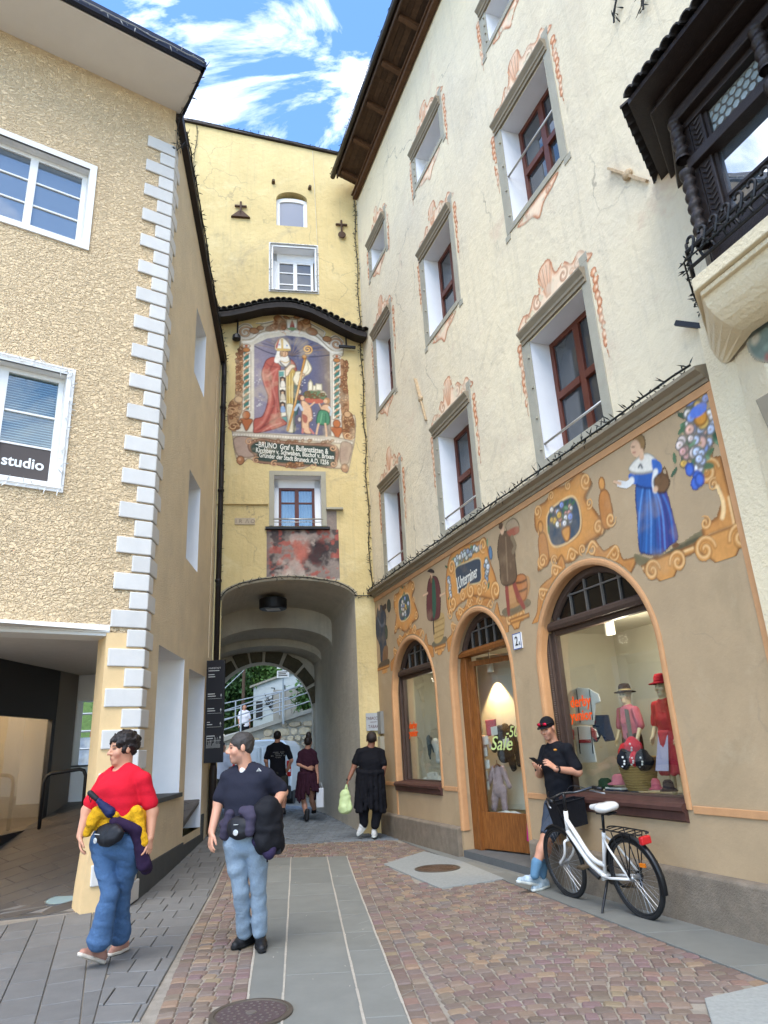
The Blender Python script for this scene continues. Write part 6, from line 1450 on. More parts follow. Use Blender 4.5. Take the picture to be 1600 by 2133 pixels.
# ================================================================== people: bodies grown as one smooth surface from tapered limbs
def V3(*a):return np.array(a[0]if len(a)==1 else a,float)
def nrm(v):v=np.asarray(v,float);return v/max(np.linalg.norm(v),1e-9)
class Body:
 def __init__(s):s.p=[]
 def cone(s,a,b,ra,rb,k=0.02,flat=None):s.p.append(('c',V3(a),V3(b),ra,rb,k,flat,1));return s
 def ell(s,c,r,ax=None,k=0.02,op=1):s.p.append(('e',V3(c),np.array(r,float),np.eye(3)if ax is None else np.array(ax,float),0,k,None,op));return s
 def cut(s,c,n):s.p.append(('p',V3(c),nrm(n),0,0,0,None,-1));return s
 def grid(s,h,fold=None):
  pts=[]
  for q in s.p:
   if q[7]<0:continue
   if q[0]=='c':r=max(q[3],q[4]);pts+=[q[1]-r,q[1]+r,q[2]-r,q[2]+r]
   else:r=max(q[2]);pts+=[q[1]-r,q[1]+r]
  lo=np.min(pts,0)-3*h-0.01;hi=np.max(pts,0)+3*h+0.01;n=np.ceil((hi-lo)/h).astype(int)+1
  ax=[lo[i]+h*np.arange(n[i])for i in range(3)];D=np.full(tuple(n),1.0,np.float32)
  for q in s.p:
   if q[0]=='p':
    X=ax[0][:,None,None];Y=ax[1][None,:,None];Z=ax[2][None,None,:]
    D=np.maximum(D,-((X-q[1][0])*q[2][0]+(Y-q[1][1])*q[2][1]+(Z-q[1][2])*q[2][2])).astype(np.float32);continue
   k=q[5];mg=k+4*h+0.02
   if q[0]=='c':r=max(q[3],q[4])+mg;l,u=np.minimum(q[1],q[2])-r,np.maximum(q[1],q[2])+r
   else:r=max(q[2])+mg;l,u=q[1]-r,q[1]+r
   i0=np.clip(np.floor((l-lo)/h).astype(int),0,n);i1=np.clip(np.ceil((u-lo)/h).astype(int)+1,0,n)
   if(i1<=i0).any():continue
   sl=tuple(slice(i0[i],i1[i])for i in range(3));P=[ax[i][sl[i]].reshape([-1 if j==i else 1 for j in range(3)])for i in range(3)]
   if q[0]=='c':
    a,b=q[1],q[2];d=b-a;L=max(d@d,1e-9);w=[P[i]-a[i]for i in range(3)]
    t=np.clip((w[0]*d[0]+w[1]*d[1]+w[2]*d[2])/L,0,1);o=[w[i]-t*d[i]for i in range(3)]
    if q[6]is not None:
     f,fac=q[6];g=(o[0]*f[0]+o[1]*f[1]+o[2]*f[2])*(1/fac-1);o=[o[i]+g*f[i]for i in range(3)]
    dd=np.sqrt(o[0]**2+o[1]**2+o[2]**2)-(q[3]+(q[4]-q[3])*t)
   else:
    w=[P[i]-q[1][i]for i in range(3)];A=q[3];e=[(w[0]*A[j][0]+w[1]*A[j][1]+w[2]*A[j][2])/q[2][j]for j in range(3)]
    m=np.sqrt(e[0]**2+e[1]**2+e[2]**2);dd=(m-1)*min(q[2])*(0.5+0.5*np.median(q[2])/min(q[2]))
   B=D[sl]
   if q[7]>0:
    if k>0:hh=np.clip(0.5+0.5*(B-dd)/k,0,1);D[sl]=B*(1-hh)+dd*hh-k*hh*(1-hh)
    else:D[sl]=np.minimum(B,dd)
   else:
    hh=np.clip(0.5-0.5*(B+dd)/max(k,1e-4),0,1);D[sl]=B*(1-hh)+(-dd)*hh+k*hh*(1-hh)
  if fold is not None:
   amp,fr,seed=fold[:3];zsc=fold[3]if len(fold)>3 else 1.0;r=np.random.default_rng(seed);X=ax[0][:,None,None];Y=ax[1][None,:,None];Z=ax[2][None,None,:]*zsc;tot=0
   for o in range(5):
    k1=r.normal(size=3)*fr*(0.7+0.35*o);k2=r.normal(size=3)*fr*0.6;ph=r.random(2)*6.3
    tot=tot+np.sin(k1[0]*X+k1[1]*Y+k1[2]*Z+ph[0]+1.6*np.sin(k2[0]*X+k2[1]*Y+k2[2]*Z+ph[1]))/(1+0.4*o)
   D=D+(amp*0.2)*tot.astype(np.float32)
  return D,lo,h
 def mesh(s,name,m_,h=0.008,fold=None,color=None):
  D,lo,h=s.grid(h,fold);n=D.shape;ins=D<0;strides=np.array([n[1]*n[2],n[2],1]);cid,cp,quads=[],[],[]
  for a in range(3):
   sl0=[slice(None)]*3;sl1=[slice(None)]*3;sl0[a]=slice(0,-1);sl1[a]=slice(1,None);A,B=ins[tuple(sl0)],ins[tuple(sl1)]
   I=np.argwhere(A!=B)
   if not len(I):continue
   d0=D[I[:,0],I[:,1],I[:,2]];J=I.copy();J[:,a]+=1;d1=D[J[:,0],J[:,1],J[:,2]];t=d0/(d0-d1);P=I.astype(float);P[:,a]+=t
   b,c=(a+1)%3,(a+2)%3;ring=[]
   for db,dc in((-1,-1),(0,-1),(0,0),(-1,0)):
    K=I.copy();K[:,b]+=db;K[:,c]+=dc;f=K@strides;ring.append(f);cid.append(f);cp.append(P)
   qd=np.stack(ring,1);fl=~ins[I[:,0],I[:,1],I[:,2]];qd[fl]=qd[fl][:,::-1];quads.append(qd)
  cid=np.concatenate(cid);cp=np.concatenate(cp);u,inv=np.unique(cid,return_inverse=True);cnt=np.bincount(inv)
  V=np.stack([np.bincount(inv,cp[:,i])/cnt for i in range(3)],-1)*h+lo;F=np.searchsorted(u,np.concatenate(quads))
  col=None
  if color is not None:col=np.concatenate([color(V),np.ones((len(V),1))],-1)
  return npmesh(name,V,F,True,m_,col)
M_skin=mat('skin',(1,1,1),0.5,attr=True,var=0.05,vscale=20,spec=0.4)
def fabric(name,hx,rough=0.9,var=0.08,bump=0.55,bs=20,bd=0.012):return mat(name,srgb(hx),rough,var=var,vscale=30,bump=bump,bscale=bs,bdist=bd,spec=0.2)
def limb(b,J,R,k=0.02,flat=None):
 for i in range(len(J)-1):b.cone(J[i],J[i+1],R[i],R[i+1],k,flat)
def headframe(f,tilt=0.0):
 f=nrm(f);u=nrm(np.array([0,0,1.0])-f*f[2]*1.0);r=nrm(np.cross(f,u));u=np.cross(r,f);c,s_=math.cos(tilt),math.sin(tilt)
 return(r*c+u*s_),f,(u*c-r*s_)
def head(b,c,HF,s=1.0,neck=None,ears=True):
 r,f,u=HF;c=V3(c);P=lambda x,y,z:c+(r*x+f*y+u*z)*s;A=[r,f,u]
 b.ell(P(0,-0.016,0.042),np.array([0.075,0.097,0.083])*s,A,0.01);b.ell(P(0,0.026,-0.03),np.array([0.058,0.068,0.085])*s,A,0.03);b.ell(P(0,0.062,-0.092),np.array([0.027,0.026,0.022])*s,A,0.03)
 b.cone(P(0,0.090,0.018),P(0,0.112,-0.020),0.007*s,0.0125*s,0.010);b.ell(P(0.012,0.098,-0.024),np.array([.010,.012,.009])*s,A,.006);b.ell(P(-0.012,0.098,-0.024),np.array([.010,.012,.009])*s,A,.006)
 b.cone(P(-0.036,0.076,0.032),P(0.036,0.076,0.032),0.012*s,0.012*s,0.012)
 for sx in(-1,1):
  b.ell(P(sx*0.040,0.060,-0.020),np.array([0.026,0.026,0.028])*s,A,0.02);b.ell(P(sx*0.031,0.100,0.012),np.array([0.015,0.014,0.010])*s,A,0.008,-1)
  if ears:b.ell(P(sx*0.078,-0.008,0.0),np.array([0.011,0.020,0.032])*s,A,0.008)
 b.cone(P(-0.018,0.086,-0.056),P(0.018,0.086,-0.056),0.0085*s,0.0085*s,0.006);b.cone(P(-0.015,0.085,-0.067),P(0.015,0.085,-0.067),0.008*s,0.008*s,0.006)
 if neck is not None:b.cone(P(0,-0.022,-0.05),neck,0.054*s,0.060*s,0.03)
 return P
def hand(b,w,d,n,t,curl=0.35,s=1.0,thumb=0.6,spread=0.12):
 """w wrist, d towards the fingers, n out of the palm (fingers curl that way), t towards the thumb"""
 w=V3(w);d=nrm(d);n=nrm(n-d*np.dot(n,d));t=nrm(t-d*np.dot(t,d)-n*np.dot(t,n))
 for i,(L_,off)in enumerate(((0.070,1.5),(0.078,0.5),(0.072,-0.5),(0.056,-1.5))):
  dd=nrm(d+t*off*spread);kn=w+d*0.085*s-d*abs(off)*0.004+t*off*0.0205*s
  b.cone(w+t*off*0.010*s+d*0.01,kn,0.017*s,0.0125*s,0.012,(n,0.8));p=kn;a=curl*0.5*(1+0.12*i)
  for q,fr_ in enumerate((0.45,0.32,0.23)):
   v=dd*math.cos(a)+n*math.sin(a);e=p+v*L_*s*fr_;b.cone(p,e,(0.0098-0.0009*q)*s,(0.0092-0.0010*q)*s,0.003);p=e;a+=curl*(0.8+0.1*i)
 p0=w+d*0.022*s+t*0.018*s;p1=p0+(d*0.6+t*thumb+n*0.25)*0.045*s;p2=p1+(d*0.85+t*thumb*0.35+n*0.35)*0.034*s;p3=p2+(d*0.95+n*0.35)*0.024*s
 b.cone(p0,p1,0.016*s,0.0125*s,0.012);b.cone(p1,p2,0.0115*s,0.0105*s,0.004);b.cone(p2,p3,0.0105*s,0.0085*s,0.003)
def torso(b,base,top,r,f,nodes,k=0.04):
 """nodes: (t along the spine, half width, half depth, forward)"""
 ax=top-base;P=[base+ax*t+f*fo for t,hw,hd,fo in nodes]
 for i in range(len(nodes)-1):
  for sx in(-1,-0.35,0.35,1):
   o0,o1=(nodes[i][1]-nodes[i][2])*sx,(nodes[i+1][1]-nodes[i+1][2])*sx;b.cone(P[i]+r*o0,P[i+1]+r*o1,nodes[i][2],nodes[i+1][2],k*0.5)
def shoe(name,heel,toe,up,mt,ms,parent,s=1.0,w=0.042,high=0.0):
 heel,toe=V3(heel),V3(toe);d=nrm(toe-heel);up=nrm(up-d*np.dot(up,d));L_=np.linalg.norm(toe-heel);P=lambda t,z:heel+d*L_*t+up*z
 b=Body();b.cone(P(0.13,0.035),P(0.62,0.030),0.040*s,w*s,0.03);b.cone(P(0.62,0.030),P(0.9,0.022),w*s,0.032*s,0.02);b.cone(P(0.16,0.05),P(0.28,0.085+high),0.040*s,0.042*s,0.03);b.cone(P(0.3,0.08),P(0.62,0.042),0.034*s,0.034*s,0.03)
 b.cut(P(0,0.012),up);o=obj(name,b.mesh(name,mt,0.007),mt,parent)
 b=Body();b.cone(P(0.10,0.01),P(0.6,0.01),0.043*s,(w+0.005)*s,0.03);b.cone(P(0.6,0.01),P(0.93,0.014),(w+0.005)*s,0.034*s,0.02);b.cut(P(0,-0.008),up);b.cut(P(0,0.020),-up);obj('sole',b.mesh('sole',ms,0.007),ms,o);return o
def skincol(base,P=None,lips='#a8645a',brow='#3a2a22',stubble=None,frm=None):
 base=H(base)
 def f(V):
  C=np.tile(base,(len(V),1))
  if frm is not None:
   c,(r,fo,u),s=frm;L_=(V-c)/s;x,y,z=L_@r,L_@fo,L_@u
   def put_(m,col,a):C[:]=C+(H(col)-C)*(np.clip(m,0,1)*a)[:,None]
   put_((1-np.hypot(x/0.024,(z+0.061)/0.011))*3*(y>0.06),lips,0.8)
   for sx in(-1,1):
    put_((1-np.hypot((x-sx*0.033)/0.024,(z-0.036)/0.008))*3*(y>0.05),brow,0.85);put_((1-np.hypot((x-sx*0.031)/0.019,(z-0.012)/0.009))*3*(y>0.06),'#4a352c',0.85)
    put_((1-np.hypot((x-sx*0.045)/0.03,(z+0.03)/0.03))*1.5*(y>0.03),'#c98a76',0.35)
   if stubble:put_((-0.045-z)*40*(y>0.0)*(z>-0.125),stubble,0.45)
  return C
 return f
def hair_cap(c,HF,s,mt,parent,vol=1.0,low=-0.03,fr=0.055,fold=(0.008,60,1)):
 r,f,u=HF;c=V3(c);P=lambda x,y,z:c+(r*x+f*y+u*z)*s;A=[r,f,u];b=Body()
 b.ell(P(0,-0.020,0.046),np.array([0.083*vol,0.104*vol,0.088*vol])*s,A,0.01);b.ell(P(0,-0.055,low+0.03),np.array([0.070,0.052,0.06])*s,A,0.02)
 for sx in(-1,1):b.ell(P(sx*0.070,0.012,0.02),np.array([0.012,0.018,0.035])*s,A,0.01)
 b.ell(P(0,0.120,fr-0.085),np.array([0.085,0.085,0.085])*s,A,0.012,-1);b.ell(P(0,0.030,low-0.075),np.array([0.11,0.09,0.07])*s,A,0.01,-1)
 return obj('hair',b.mesh('hair',mt,0.007,fold),mt,parent)
M_hair_d=mat('dark_brown_hair',srgb('#1f1714'),0.5,var=0.3,vscale=60,bump=0.6,bscale=140,bdist=0.004)
M_hair_g=mat('greying_hair',srgb('#37322e'),0.55,var=0.45,vscale=70,bump=0.6,bscale=140,bdist=0.004)
UPV=np.array([0,0,1.0])
def person(label,base,group=None):return thing('person',label,'person',base,group)
def gp(px,py,h=0.0):
 d=ray(px,py);z=0.0
 for _ in range(6):p=EYE+d*((z+h-EYE[2])/d[2]);z=g1(p[0],p[1])
 return p
# ------------------------------------------------ woman in the red T-shirt
Y0=6.4
def w_(px,py,dy=0.0):return at(px,py,Y0+dy)
tw=person('woman in a red T-shirt and flared blue jeans with a yellow cardigan round her waist',(*w_(225,2005)[:2],g1(-2.4,6.4)))
f_=nrm([-0.55,-0.83,-0.02]);HF=headframe([-0.72,-0.68,-0.08],0.03);hc=w_(256,1561,0);hs=1.13
shR,shL=w_(219,1624,0.05),w_(299,1623,-0.05);nk=w_(258,1600,0.02);r_ax=nrm(shR-shL);hipR,hipL=w_(214,1752,0.04),w_(275,1752,-0.04)
elR,wrR=w_(182,1688,0.02),w_(167,1742,-0.05);elL,wrL=w_(317,1690,0.0),w_(313,1745,-0.04)
b=Body();head(b,hc,HF,hs,nk);limb(b,[shR,elR,wrR],[0.052,0.047,0.031],0.03);limb(b,[shL,elL,wrL],[0.054,0.049,0.031],0.03);b.cone(shR,nk,0.03,0.045,0.03);b.cone(shL,nk,0.03,0.045,0.03)
base_,top_=w_(245,1745),w_(258,1606);torso(b,base_,top_,r_ax,f_,[(0,.15,.09,0),(.5,.13,.09,0.01),(.9,.14,.08,0)])
hand(b,wrR,w_(168,1782,-0.08)-wrR,np.array([0.75,0.25,0.1]),np.array([0.3,-0.9,0]),0.42,1.02);hand(b,wrL,w_(308,1784,-0.10)-wrL,np.array([-0.8,0.35,0.1]),np.array([-0.3,-0.9,0]),0.45,1.02)
obj('body',b.mesh('body',M_skin,0.007,None,skincol('#c08a6c',frm=(hc,HF,hs))),M_skin,tw);hair_cap(hc,HF,hs,M_hair_d,tw,1.10,-0.02,0.078,(0.03,75,4))
M_red=fabric('red_cotton','#c3182a')
b=Body();torso(b,base_,top_,r_ax,f_,[(.24,.18,.13,.015),(.35,.175,.13,.02),(.55,.185,.13,.025),(.74,.18,.135,.03),(.92,.16,.085,.0),(1.0,.10,.07,0)],0.05)
for sx,(s0,e0)in((1,(shR,elR)),(-1,(shL,elL))):b.cone(s0-UPV*0.008,lerp(s0,e0,0.74),0.062,0.068,0.04);b.ell(lerp(base_,top_,0.70)+r_ax*sx*0.085+f_*0.085,(.07,.065,.07),None,0.05);b.cone(s0,nk-UPV*0.02,.055,.055,.04)
b.ell(nk+f_*0.06+UPV*0.045,(.072,.072,.072),None,0.01,-1);obj('t_shirt',b.mesh('t_shirt',M_red,0.008,(0.011,16,3,1.3)),M_red,tw)
# jeans
knR,knL=w_(229,1862,0.0),w_(252,1868,0.20);hmR,hmL=w_(208,1955,0.06),w_(249,1946,0.36)
M_jean=fabric('blue_denim','#486384',var=0.10,bump=0.9,bs=24,bd=.014)
b=Body();torso(b,w_(244,1762),w_(245,1703),r_ax,f_,[(0,.168,.108,0),(.5,.17,.112,0),(1,.16,.112,0)],0.05);limb(b,[hipL,lerp(hipL,knL,.5),knL,hmL],[.108,.090,.072,.092],0.03);limb(b,[hipR,lerp(hipR,knR,.5),knR,hmR],[.108,.090,.070,.092],0.016);b.cone(lerp(knR,hmR,.5),hmR,.068,.098,.014)
obj('jeans',b.mesh('jeans',M_jean,0.009,(0.013,15,9,1.7)),M_jean,tw)
M_pshoe=mat('pink_beige_suede',srgb('#a87a68'),0.85);M_psole=mat('pale_rubber',srgb('#cdbfae'),0.7)
hl_=gp(214,2006,.012);shoe('shoe',hl_,at(165,1990,hl_[1]-.20),UPV+np.array([0.3,.5,0]),M_pshoe,M_psole,tw,1.0);shoe('shoe',gp(262,1976,.02),gp(230,1990,.012),UPV,M_pshoe,M_psole,tw,1.0)
# cardigan round the waist
M_yel=mat('mustard_knit',srgb('#d19a12'),0.95,var=0.2,vscale=30,bump=1.0,bscale=70,bdist=0.012);M_pur=fabric('dark_purple_fleece','#2a1b33')
b=Body();R1=[lerp(base_,top_,0.30)+r_ax*0.200*math.cos(a)+f_*(0.155*math.sin(a))+UPV*(0.02*math.cos(a*2)-0.02*math.sin(a))for a in np.linspace(0,2*PI,15)]
for p,q in zip(R1[:-1],R1[1:]):b.cone(p,q,.042,.042,.03)
b.cone(w_(205,1693,-0.17),w_(192,1712,-0.17),.055,.05,.03);b.cone(w_(200,1700,-0.16),w_(182,1735,-0.14),.045,.035,.02);b.cone(w_(206,1690,-0.17),w_(240,1700,-0.19),.04,.035,.03);b.cone(w_(283,1690,-.12),w_(298,1755,-.10),.05,.04,.03);b.cone(w_(292,1700,-.02),w_(302,1765,0),.05,.03,.03)
obj('cardigan',b.mesh('cardigan',M_yel,0.008,(0.014,40,5)),M_yel,tw)
b=Body();b.cone(w_(240,1712,-.20),w_(285,1728,-.14),.045,.045,.03);b.cone(w_(285,1735,-.12),w_(300,1800,-.05),.045,.06,.03);b.cone(w_(275,1730,.1),w_(305,1808,.02),.05,.05,.03);b.cone(w_(260,1725,.15),w_(290,1795,.08),.06,.06,.03);obj('fleece',b.mesh('fleece',M_pur,0.009,(0.012,30,8)),M_pur,tw)
M_bag=mat('black_nylon',srgb('#141418'),0.6,bump=0.3,bscale=120,bdist=.003)
bgt=thing('belt_bag','black belt bag with round silver badge worn by the woman in red','belt bag',w_(225,1740,-.25))
b=Body();c0=w_(228,1736,-0.20);b.ell(c0,(.165,.065,.08),[r_ax,f_,UPV],.02);b.ell(c0-UPV*.04+f_*.02,(.11,.06,.06),[r_ax,f_,UPV],.03);obj('pouch',b.mesh('pouch',M_bag,.008,(.008,40,2)),M_bag,bgt)
def badge(c,ax,r,parent):
 M=Matrix.Translation(Vector(c))@Vector(ax).to_track_quat('Z','Y').to_matrix().to_4x4();m=MB();m.lathe([(r,0),(r,.004),(r*.72,.006),(r*.68,.003),(r*.3,.003),(r*.3,.006)],ax=M,n=20);obj('badge',m,mat('silver_badge',srgb('#c9c8c4'),0.35,metal=0.5),parent)
badge(c0+f_*.078-UPV*.045+r_ax*.05,f_,.022,bgt)
m=MB();M_=Matrix.Translation(Vector(c0+f_*.068+UPV*.02+r_ax*.05));m.bar(c0+f_*.072+UPV*.0+r_ax*.02,c0+f_*.072+UPV*.004+r_ax*.07,.01,.004);obj('bag_logo',m,mat('pale_print',srgb('#bdbdb8'),.6),bgt)
um=thing('umbrella','folded navy umbrella tucked into the yellow cardigan','umbrella',w_(210,1680,-.22))
b=Body();b.cone(w_(205,1668,-.24),w_(229,1692,-.22),.022,.045,.01);obj('canopy',b.mesh('canopy',fabric('navy_nylon','#1c2347',.6),.007,(.008,60,3)),None,um);b=Body();b.cone(w_(188,1652,-.24),w_(201,1664,-.24),.024,.022,.01);obj('handle',b.mesh('handle',M_bag,.007),M_bag,um)
m=MB();m.tube([w_(188,1650,-.24),w_(186,1664,-.25),w_(189,1672,-.25),w_(191,1660,-.25)],.004,5);obj('wrist_strap',m,M_bag,um,smooth=True)
# ------------------------------------------------ man in the dark polo shirt
Y0=6.62
tm=person('man in a dark navy polo shirt and faded jeans looking over his shoulder',(*w_(520,1975)[:2],0))
f_=nrm([-0.28,-0.95,0]);HF=headframe([-0.93,-0.36,-0.10],0.0);hs=1.08;hc=w_(501,1559,0)
shR,shL=w_(475,1619,0.05),w_(554,1615,-0.03);nk=w_(512,1600,0.04);r_ax=nrm(shR-shL);hipR,hipL=w_(489,1758,.02),w_(536,1757,-.02)
elR,wrR=w_(456,1670,.04),w_(441,1733,-.04);elL,wrL=w_(588,1650,.08),w_(574,1676,-.14)
base_,top_=w_(514,1745,.02),w_(513,1606,.03)
b=Body();P_=head(b,hc,HF,hs,nk);limb(b,[shR,elR,wrR],[.052,.046,.032],.03);limb(b,[shL,elL,wrL],[.052,.047,.034],.03);b.cone(shR,nk,.03,.045,.03);b.cone(shL,nk,.03,.045,.03);torso(b,base_,top_,r_ax,f_,[(0,.15,.09,0),(.5,.14,.09,0),(.9,.15,.08,0)])
b.ell(P_(0,.114,-.012),(.012,.014,.016),list(HF),.008)
hand(b,wrR,w_(435,1781,-.10)-wrR,np.array([.7,.5,0]),np.array([.2,-.95,.1]),.40,1.08);hand(b,wrL,w_(556,1690,-.20)-wrL,np.array([0,0.5,-1]),np.array([0,-1,.3]),.5,1.05)
obj('body',b.mesh('body',M_skin,.007,None,skincol('#c59074',stubble='#8d6d5e',frm=(hc,HF,hs))),M_skin,tm);hair_cap(hc,HF,hs,M_hair_g,tm,1.0,-.03,.062,(.007,70,6))
M_polo=fabric('navy_pique','#23242f',bump=.3)
b=Body();torso(b,base_,top_,r_ax,f_,[(.12,.195,.125,.01),(.3,.19,.125,.01),(.6,.20,.125,.015),(.8,.20,.115,.01),(.94,.17,.085,0),(1.0,.10,.07,0)],.05)
for s0,e0 in((shR,elR),(shL,elL)):b.cone(s0-UPV*.008,lerp(s0,e0,.80),.066,.076,.04);b.cone(s0,nk-UPV*.02,.058,.055,.04)
b.ell(nk+f_*.07+UPV*.03,(.05,.06,.07),None,.01,-1);polo=obj('polo_shirt',b.mesh('polo_shirt',M_polo,.008,(.013,20,12,1.5)),M_polo,tm)
b=Body()
for sx in(-1,1):b.cone(nk+r_ax*.072*sx+UPV*.03-f_*.02,nk+r_ax*.045*sx+f_*.082-UPV*.035,.020,.018,.01);b.cone(nk+r_ax*.072*sx+UPV*.03-f_*.02,nk+r_ax*.02*sx-f_*.07+UPV*.035,.020,.02,.01)
obj('collar',b.mesh('collar',M_polo,.006),M_polo,polo)
m=MB();lg=w_(535,1607,-.145);m.tube([lg,lg+UPV*.025+r_ax*-.02,lg-r_ax*.04],.004,5);m.tube([lg-r_ax*.012,lg+UPV*.014-r_ax*.02,lg-r_ax*.028],.003,5);obj('chest_logo',m,mat('pale_print',srgb('#c9c9c4'),.6),polo)
b=Body();b.cone(nk+f_*.055-UPV*.02,nk+f_*.075-UPV*.055,.03,.015,.01);obj('undershirt',b.mesh('undershirt',fabric('white_cotton','#d9d8d4'),.006),None,tm)
M_jl=fabric('faded_denim','#8a9aa8',var=.10,bump=.9,bs=24,bd=.014)
knR,knL=w_(502,1855,.10),w_(538,1850,.12);anR,anL=w_(509,1940,.30),w_(541,1936,.24)
b=Body();torso(b,w_(513,1758),w_(513,1715),r_ax,f_,[(0,.162,.105,0),(1,.17,.112,0)],.05);limb(b,[hipR,lerp(hipR,knR,.5),knR,anR],[.104,.086,.068,.068],.03);limb(b,[hipL,lerp(hipL,knL,.5),knL,anL],[.104,.088,.069,.070],.012)
obj('jeans',b.mesh('jeans',M_jl,.009,(.013,15,21,1.7)),M_jl,tm)
M_bshoe=mat('black_leather_shoe',srgb('#1b1a1b'),.55,var=.2);M_bsole=mat('black_rubber',srgb('#121212'),.8)
shoe('shoe',gp(524,1962,.012),gp(486,1977,.012),UPV,M_bshoe,M_bsole,tm,1.08);shoe('shoe',gp(541,1958,.012),gp(546,1985,.012),UPV,M_bshoe,M_bsole,tm,1.08)
M_grp=fabric('grey_purple_sweat','#3d3847')
b=Body();c0=lerp(base_,top_,.22);R1=[c0+r_ax*.205*math.cos(a)+f_*(.145*math.sin(a))for a in np.linspace(0,2*PI,15)]
for p,q in zip(R1[:-1],R1[1:]):b.cone(p,q,.032,.032,.03)
b.cone(w_(508,1690,-.20),w_(526,1700,-.21),.045,.045,.03);b.cone(w_(523,1692,-.20),w_(520,1730,-.22),.05,.048,.03);b.cone(w_(480,1695,-.1),w_(468,1740,-.06),.04,.045,.03);b.cone(w_(482,1700,.0),w_(472,1738,.02),.05,.03,.03)
obj('sweatshirt',b.mesh('sweatshirt',M_grp,.008,(.012,30,7)),M_grp,tm)
bgt=thing('belt_bag','black belt bag with white round logo worn by the man in the polo shirt','belt bag',w_(498,1725,-.2))
b=Body();c0=w_(499,1722,-.19);b.ell(c0,(.12,.055,.085),[r_ax,f_,UPV],.02);b.ell(c0-UPV*.05+f_*.01,(.085,.05,.05),[r_ax,f_,UPV],.03);obj('pouch',b.mesh('pouch',M_bag,.008,(.006,40,3)),M_bag,bgt);badge(c0+f_*.066-UPV*.04,f_,.024,bgt)
m=MB();m.bar(c0+f_*.064+UPV*.022+r_ax*.02,c0+f_*.064+UPV*.022-r_ax*.02,.008,.004);obj('bag_logo',m,mat('pale_print',srgb('#bdbdb8'),.6),bgt)
jk=thing('jacket','black rucksack and purple edged jacket hanging over the man\u2019s forearm','jacket',w_(555,1700,-.15));M_jkt=fabric('black_jacket_cloth','#17171b',.75);M_jp=fabric('purple_lining','#2f2740')
b=Body();b.cone(w_(563,1676,-.16),w_(552,1690,-.16),.07,.07,.03);b.cone(w_(552,1690,-.16),w_(553,1755,-.14),.105,.10,.04);b.cone(w_(570,1690,-.12),w_(570,1750,-.10),.08,.085,.04);b.cone(w_(575,1720,-.06),w_(580,1765,-.06),.06,.05,.04);obj('shell',b.mesh('shell',M_jkt,.009,(.018,18,14)),M_jkt,jk)
b=Body();b.cone(w_(535,1752,-.17),w_(560,1775,-.16),.04,.05,.03);b.cone(w_(560,1775,-.16),w_(578,1745,-.13),.05,.035,.03);obj('lining',b.mesh('lining',M_jp,.009,(.012,25,15)),M_jp,jk)
m=MB();m.tube([w_(556,1770,-.14),w_(557,1796,-.14)],.008,6);m.box(tuple(w_(578,1772,-.1)-.025),tuple(w_(578,1772,-.1)+.03));obj('strap',m,M_bag,jk)
# ------------------------------------------------ man leaning at the shop window with a phone
Y0=8.75
tl_=person('man in black cap and T-shirt leaning at the shop window reading his phone',(*w_(1115,1850)[:2],0))
f_=nrm([-0.80,-0.58,0]);HF=headframe([-0.66,-0.66,-0.28],0.0);hs=1.03;hc=w_(1141,1518,-.02)
shR,shL=w_(1136,1562,.20),w_(1182,1560,-.16);nk=w_(1155,1552,.03);r_ax=nrm(shR-shL)
elR,wrR=w_(1124,1612,.22),w_(1124,1604,-.06);elL,wrL=w_(1204,1608,-.20),w_(1158,1602,-.30)
base_,top_=w_(1168,1668,.06),w_(1157,1556,.02);hipR,hipL=w_(1152,1680,.14),w_(1180,1680,-.02)
knR,anR=w_(1142,1748,.05),w_(1128,1812,-.02);knL,anL=w_(1138,1745,-.14),w_(1113,1812,-.16)
b=Body();head(b,hc,HF,hs,nk);limb(b,[shR,elR,wrR],[.05,.045,.031],.03);limb(b,[shL,elL,wrL],[.052,.047,.032],.03);torso(b,base_,top_,r_ax,f_,[(0,.15,.09,0),(.5,.14,.09,0),(.9,.15,.08,0)]);limb(b,[hipR,knR,lerp(knR,anR,.35),anR],[.09,.058,.058,.036],.03);limb(b,[hipL,knL,lerp(knL,anL,.35),anL],[.09,.060,.060,.037],.03);b.cone(shR,nk,.03,.045,.03);b.cone(shL,nk,.03,.045,.03)
hand(b,wrR,w_(1112,1592,-.26)-wrR,np.array([.3,-.2,.9]),np.array([-.7,.6,.3]),.75,1.05,.8);hand(b,wrL,w_(1131,1580,-.32)-wrL,np.array([-.4,.7,-.6]),np.array([-.3,-.2,1]),.35,1.05)
obj('body',b.mesh('body',M_skin,.007,None,skincol('#c48e72',stubble='#9d7765',frm=(hc,HF,hs))),M_skin,tl_)
r,f,u=HF;P=lambda x,y,z:hc+(r*x+f*y+u*z)*hs;M_cap=fabric('black_cap_cotton','#17171a')
b=Body();b.ell(P(0,-.012,.052),(.083,.104,.090),[r,f,u],.01);b.ell(P(0,.0,-.045),(.2,.2,.075),[r,f,u],.005,-1);cap=obj('cap',b.mesh('cap',M_cap,.006),M_cap,tl_)
m=MB();V=[];
for dz in(0,.006):
 for k in range(11):
  a=PI*k/10;x=.074*math.cos(a);y=.062+.098*math.sin(a);V.append(P(x,y,.060-.018*math.sin(a)-.018*abs(math.cos(a))+dz))
m.add(V,[tuple(range(11))[::-1],tuple(range(11,22))]+[(i,i+1,i+12,i+11)for i in range(10)]+[(10,0,11,21)]);obj('visor',m,M_cap,cap)
gl2=thing('sunglasses','sunglasses with red mirrored lenses pushed up on the black cap','sunglasses',P(0,.1,.07))
m=MB();
for sx in(-1,1):m.ball(P(sx*.036,.096,.076),(.030,.012,.020),12,8,Matrix(np.stack([r,f,u],1).tolist()))
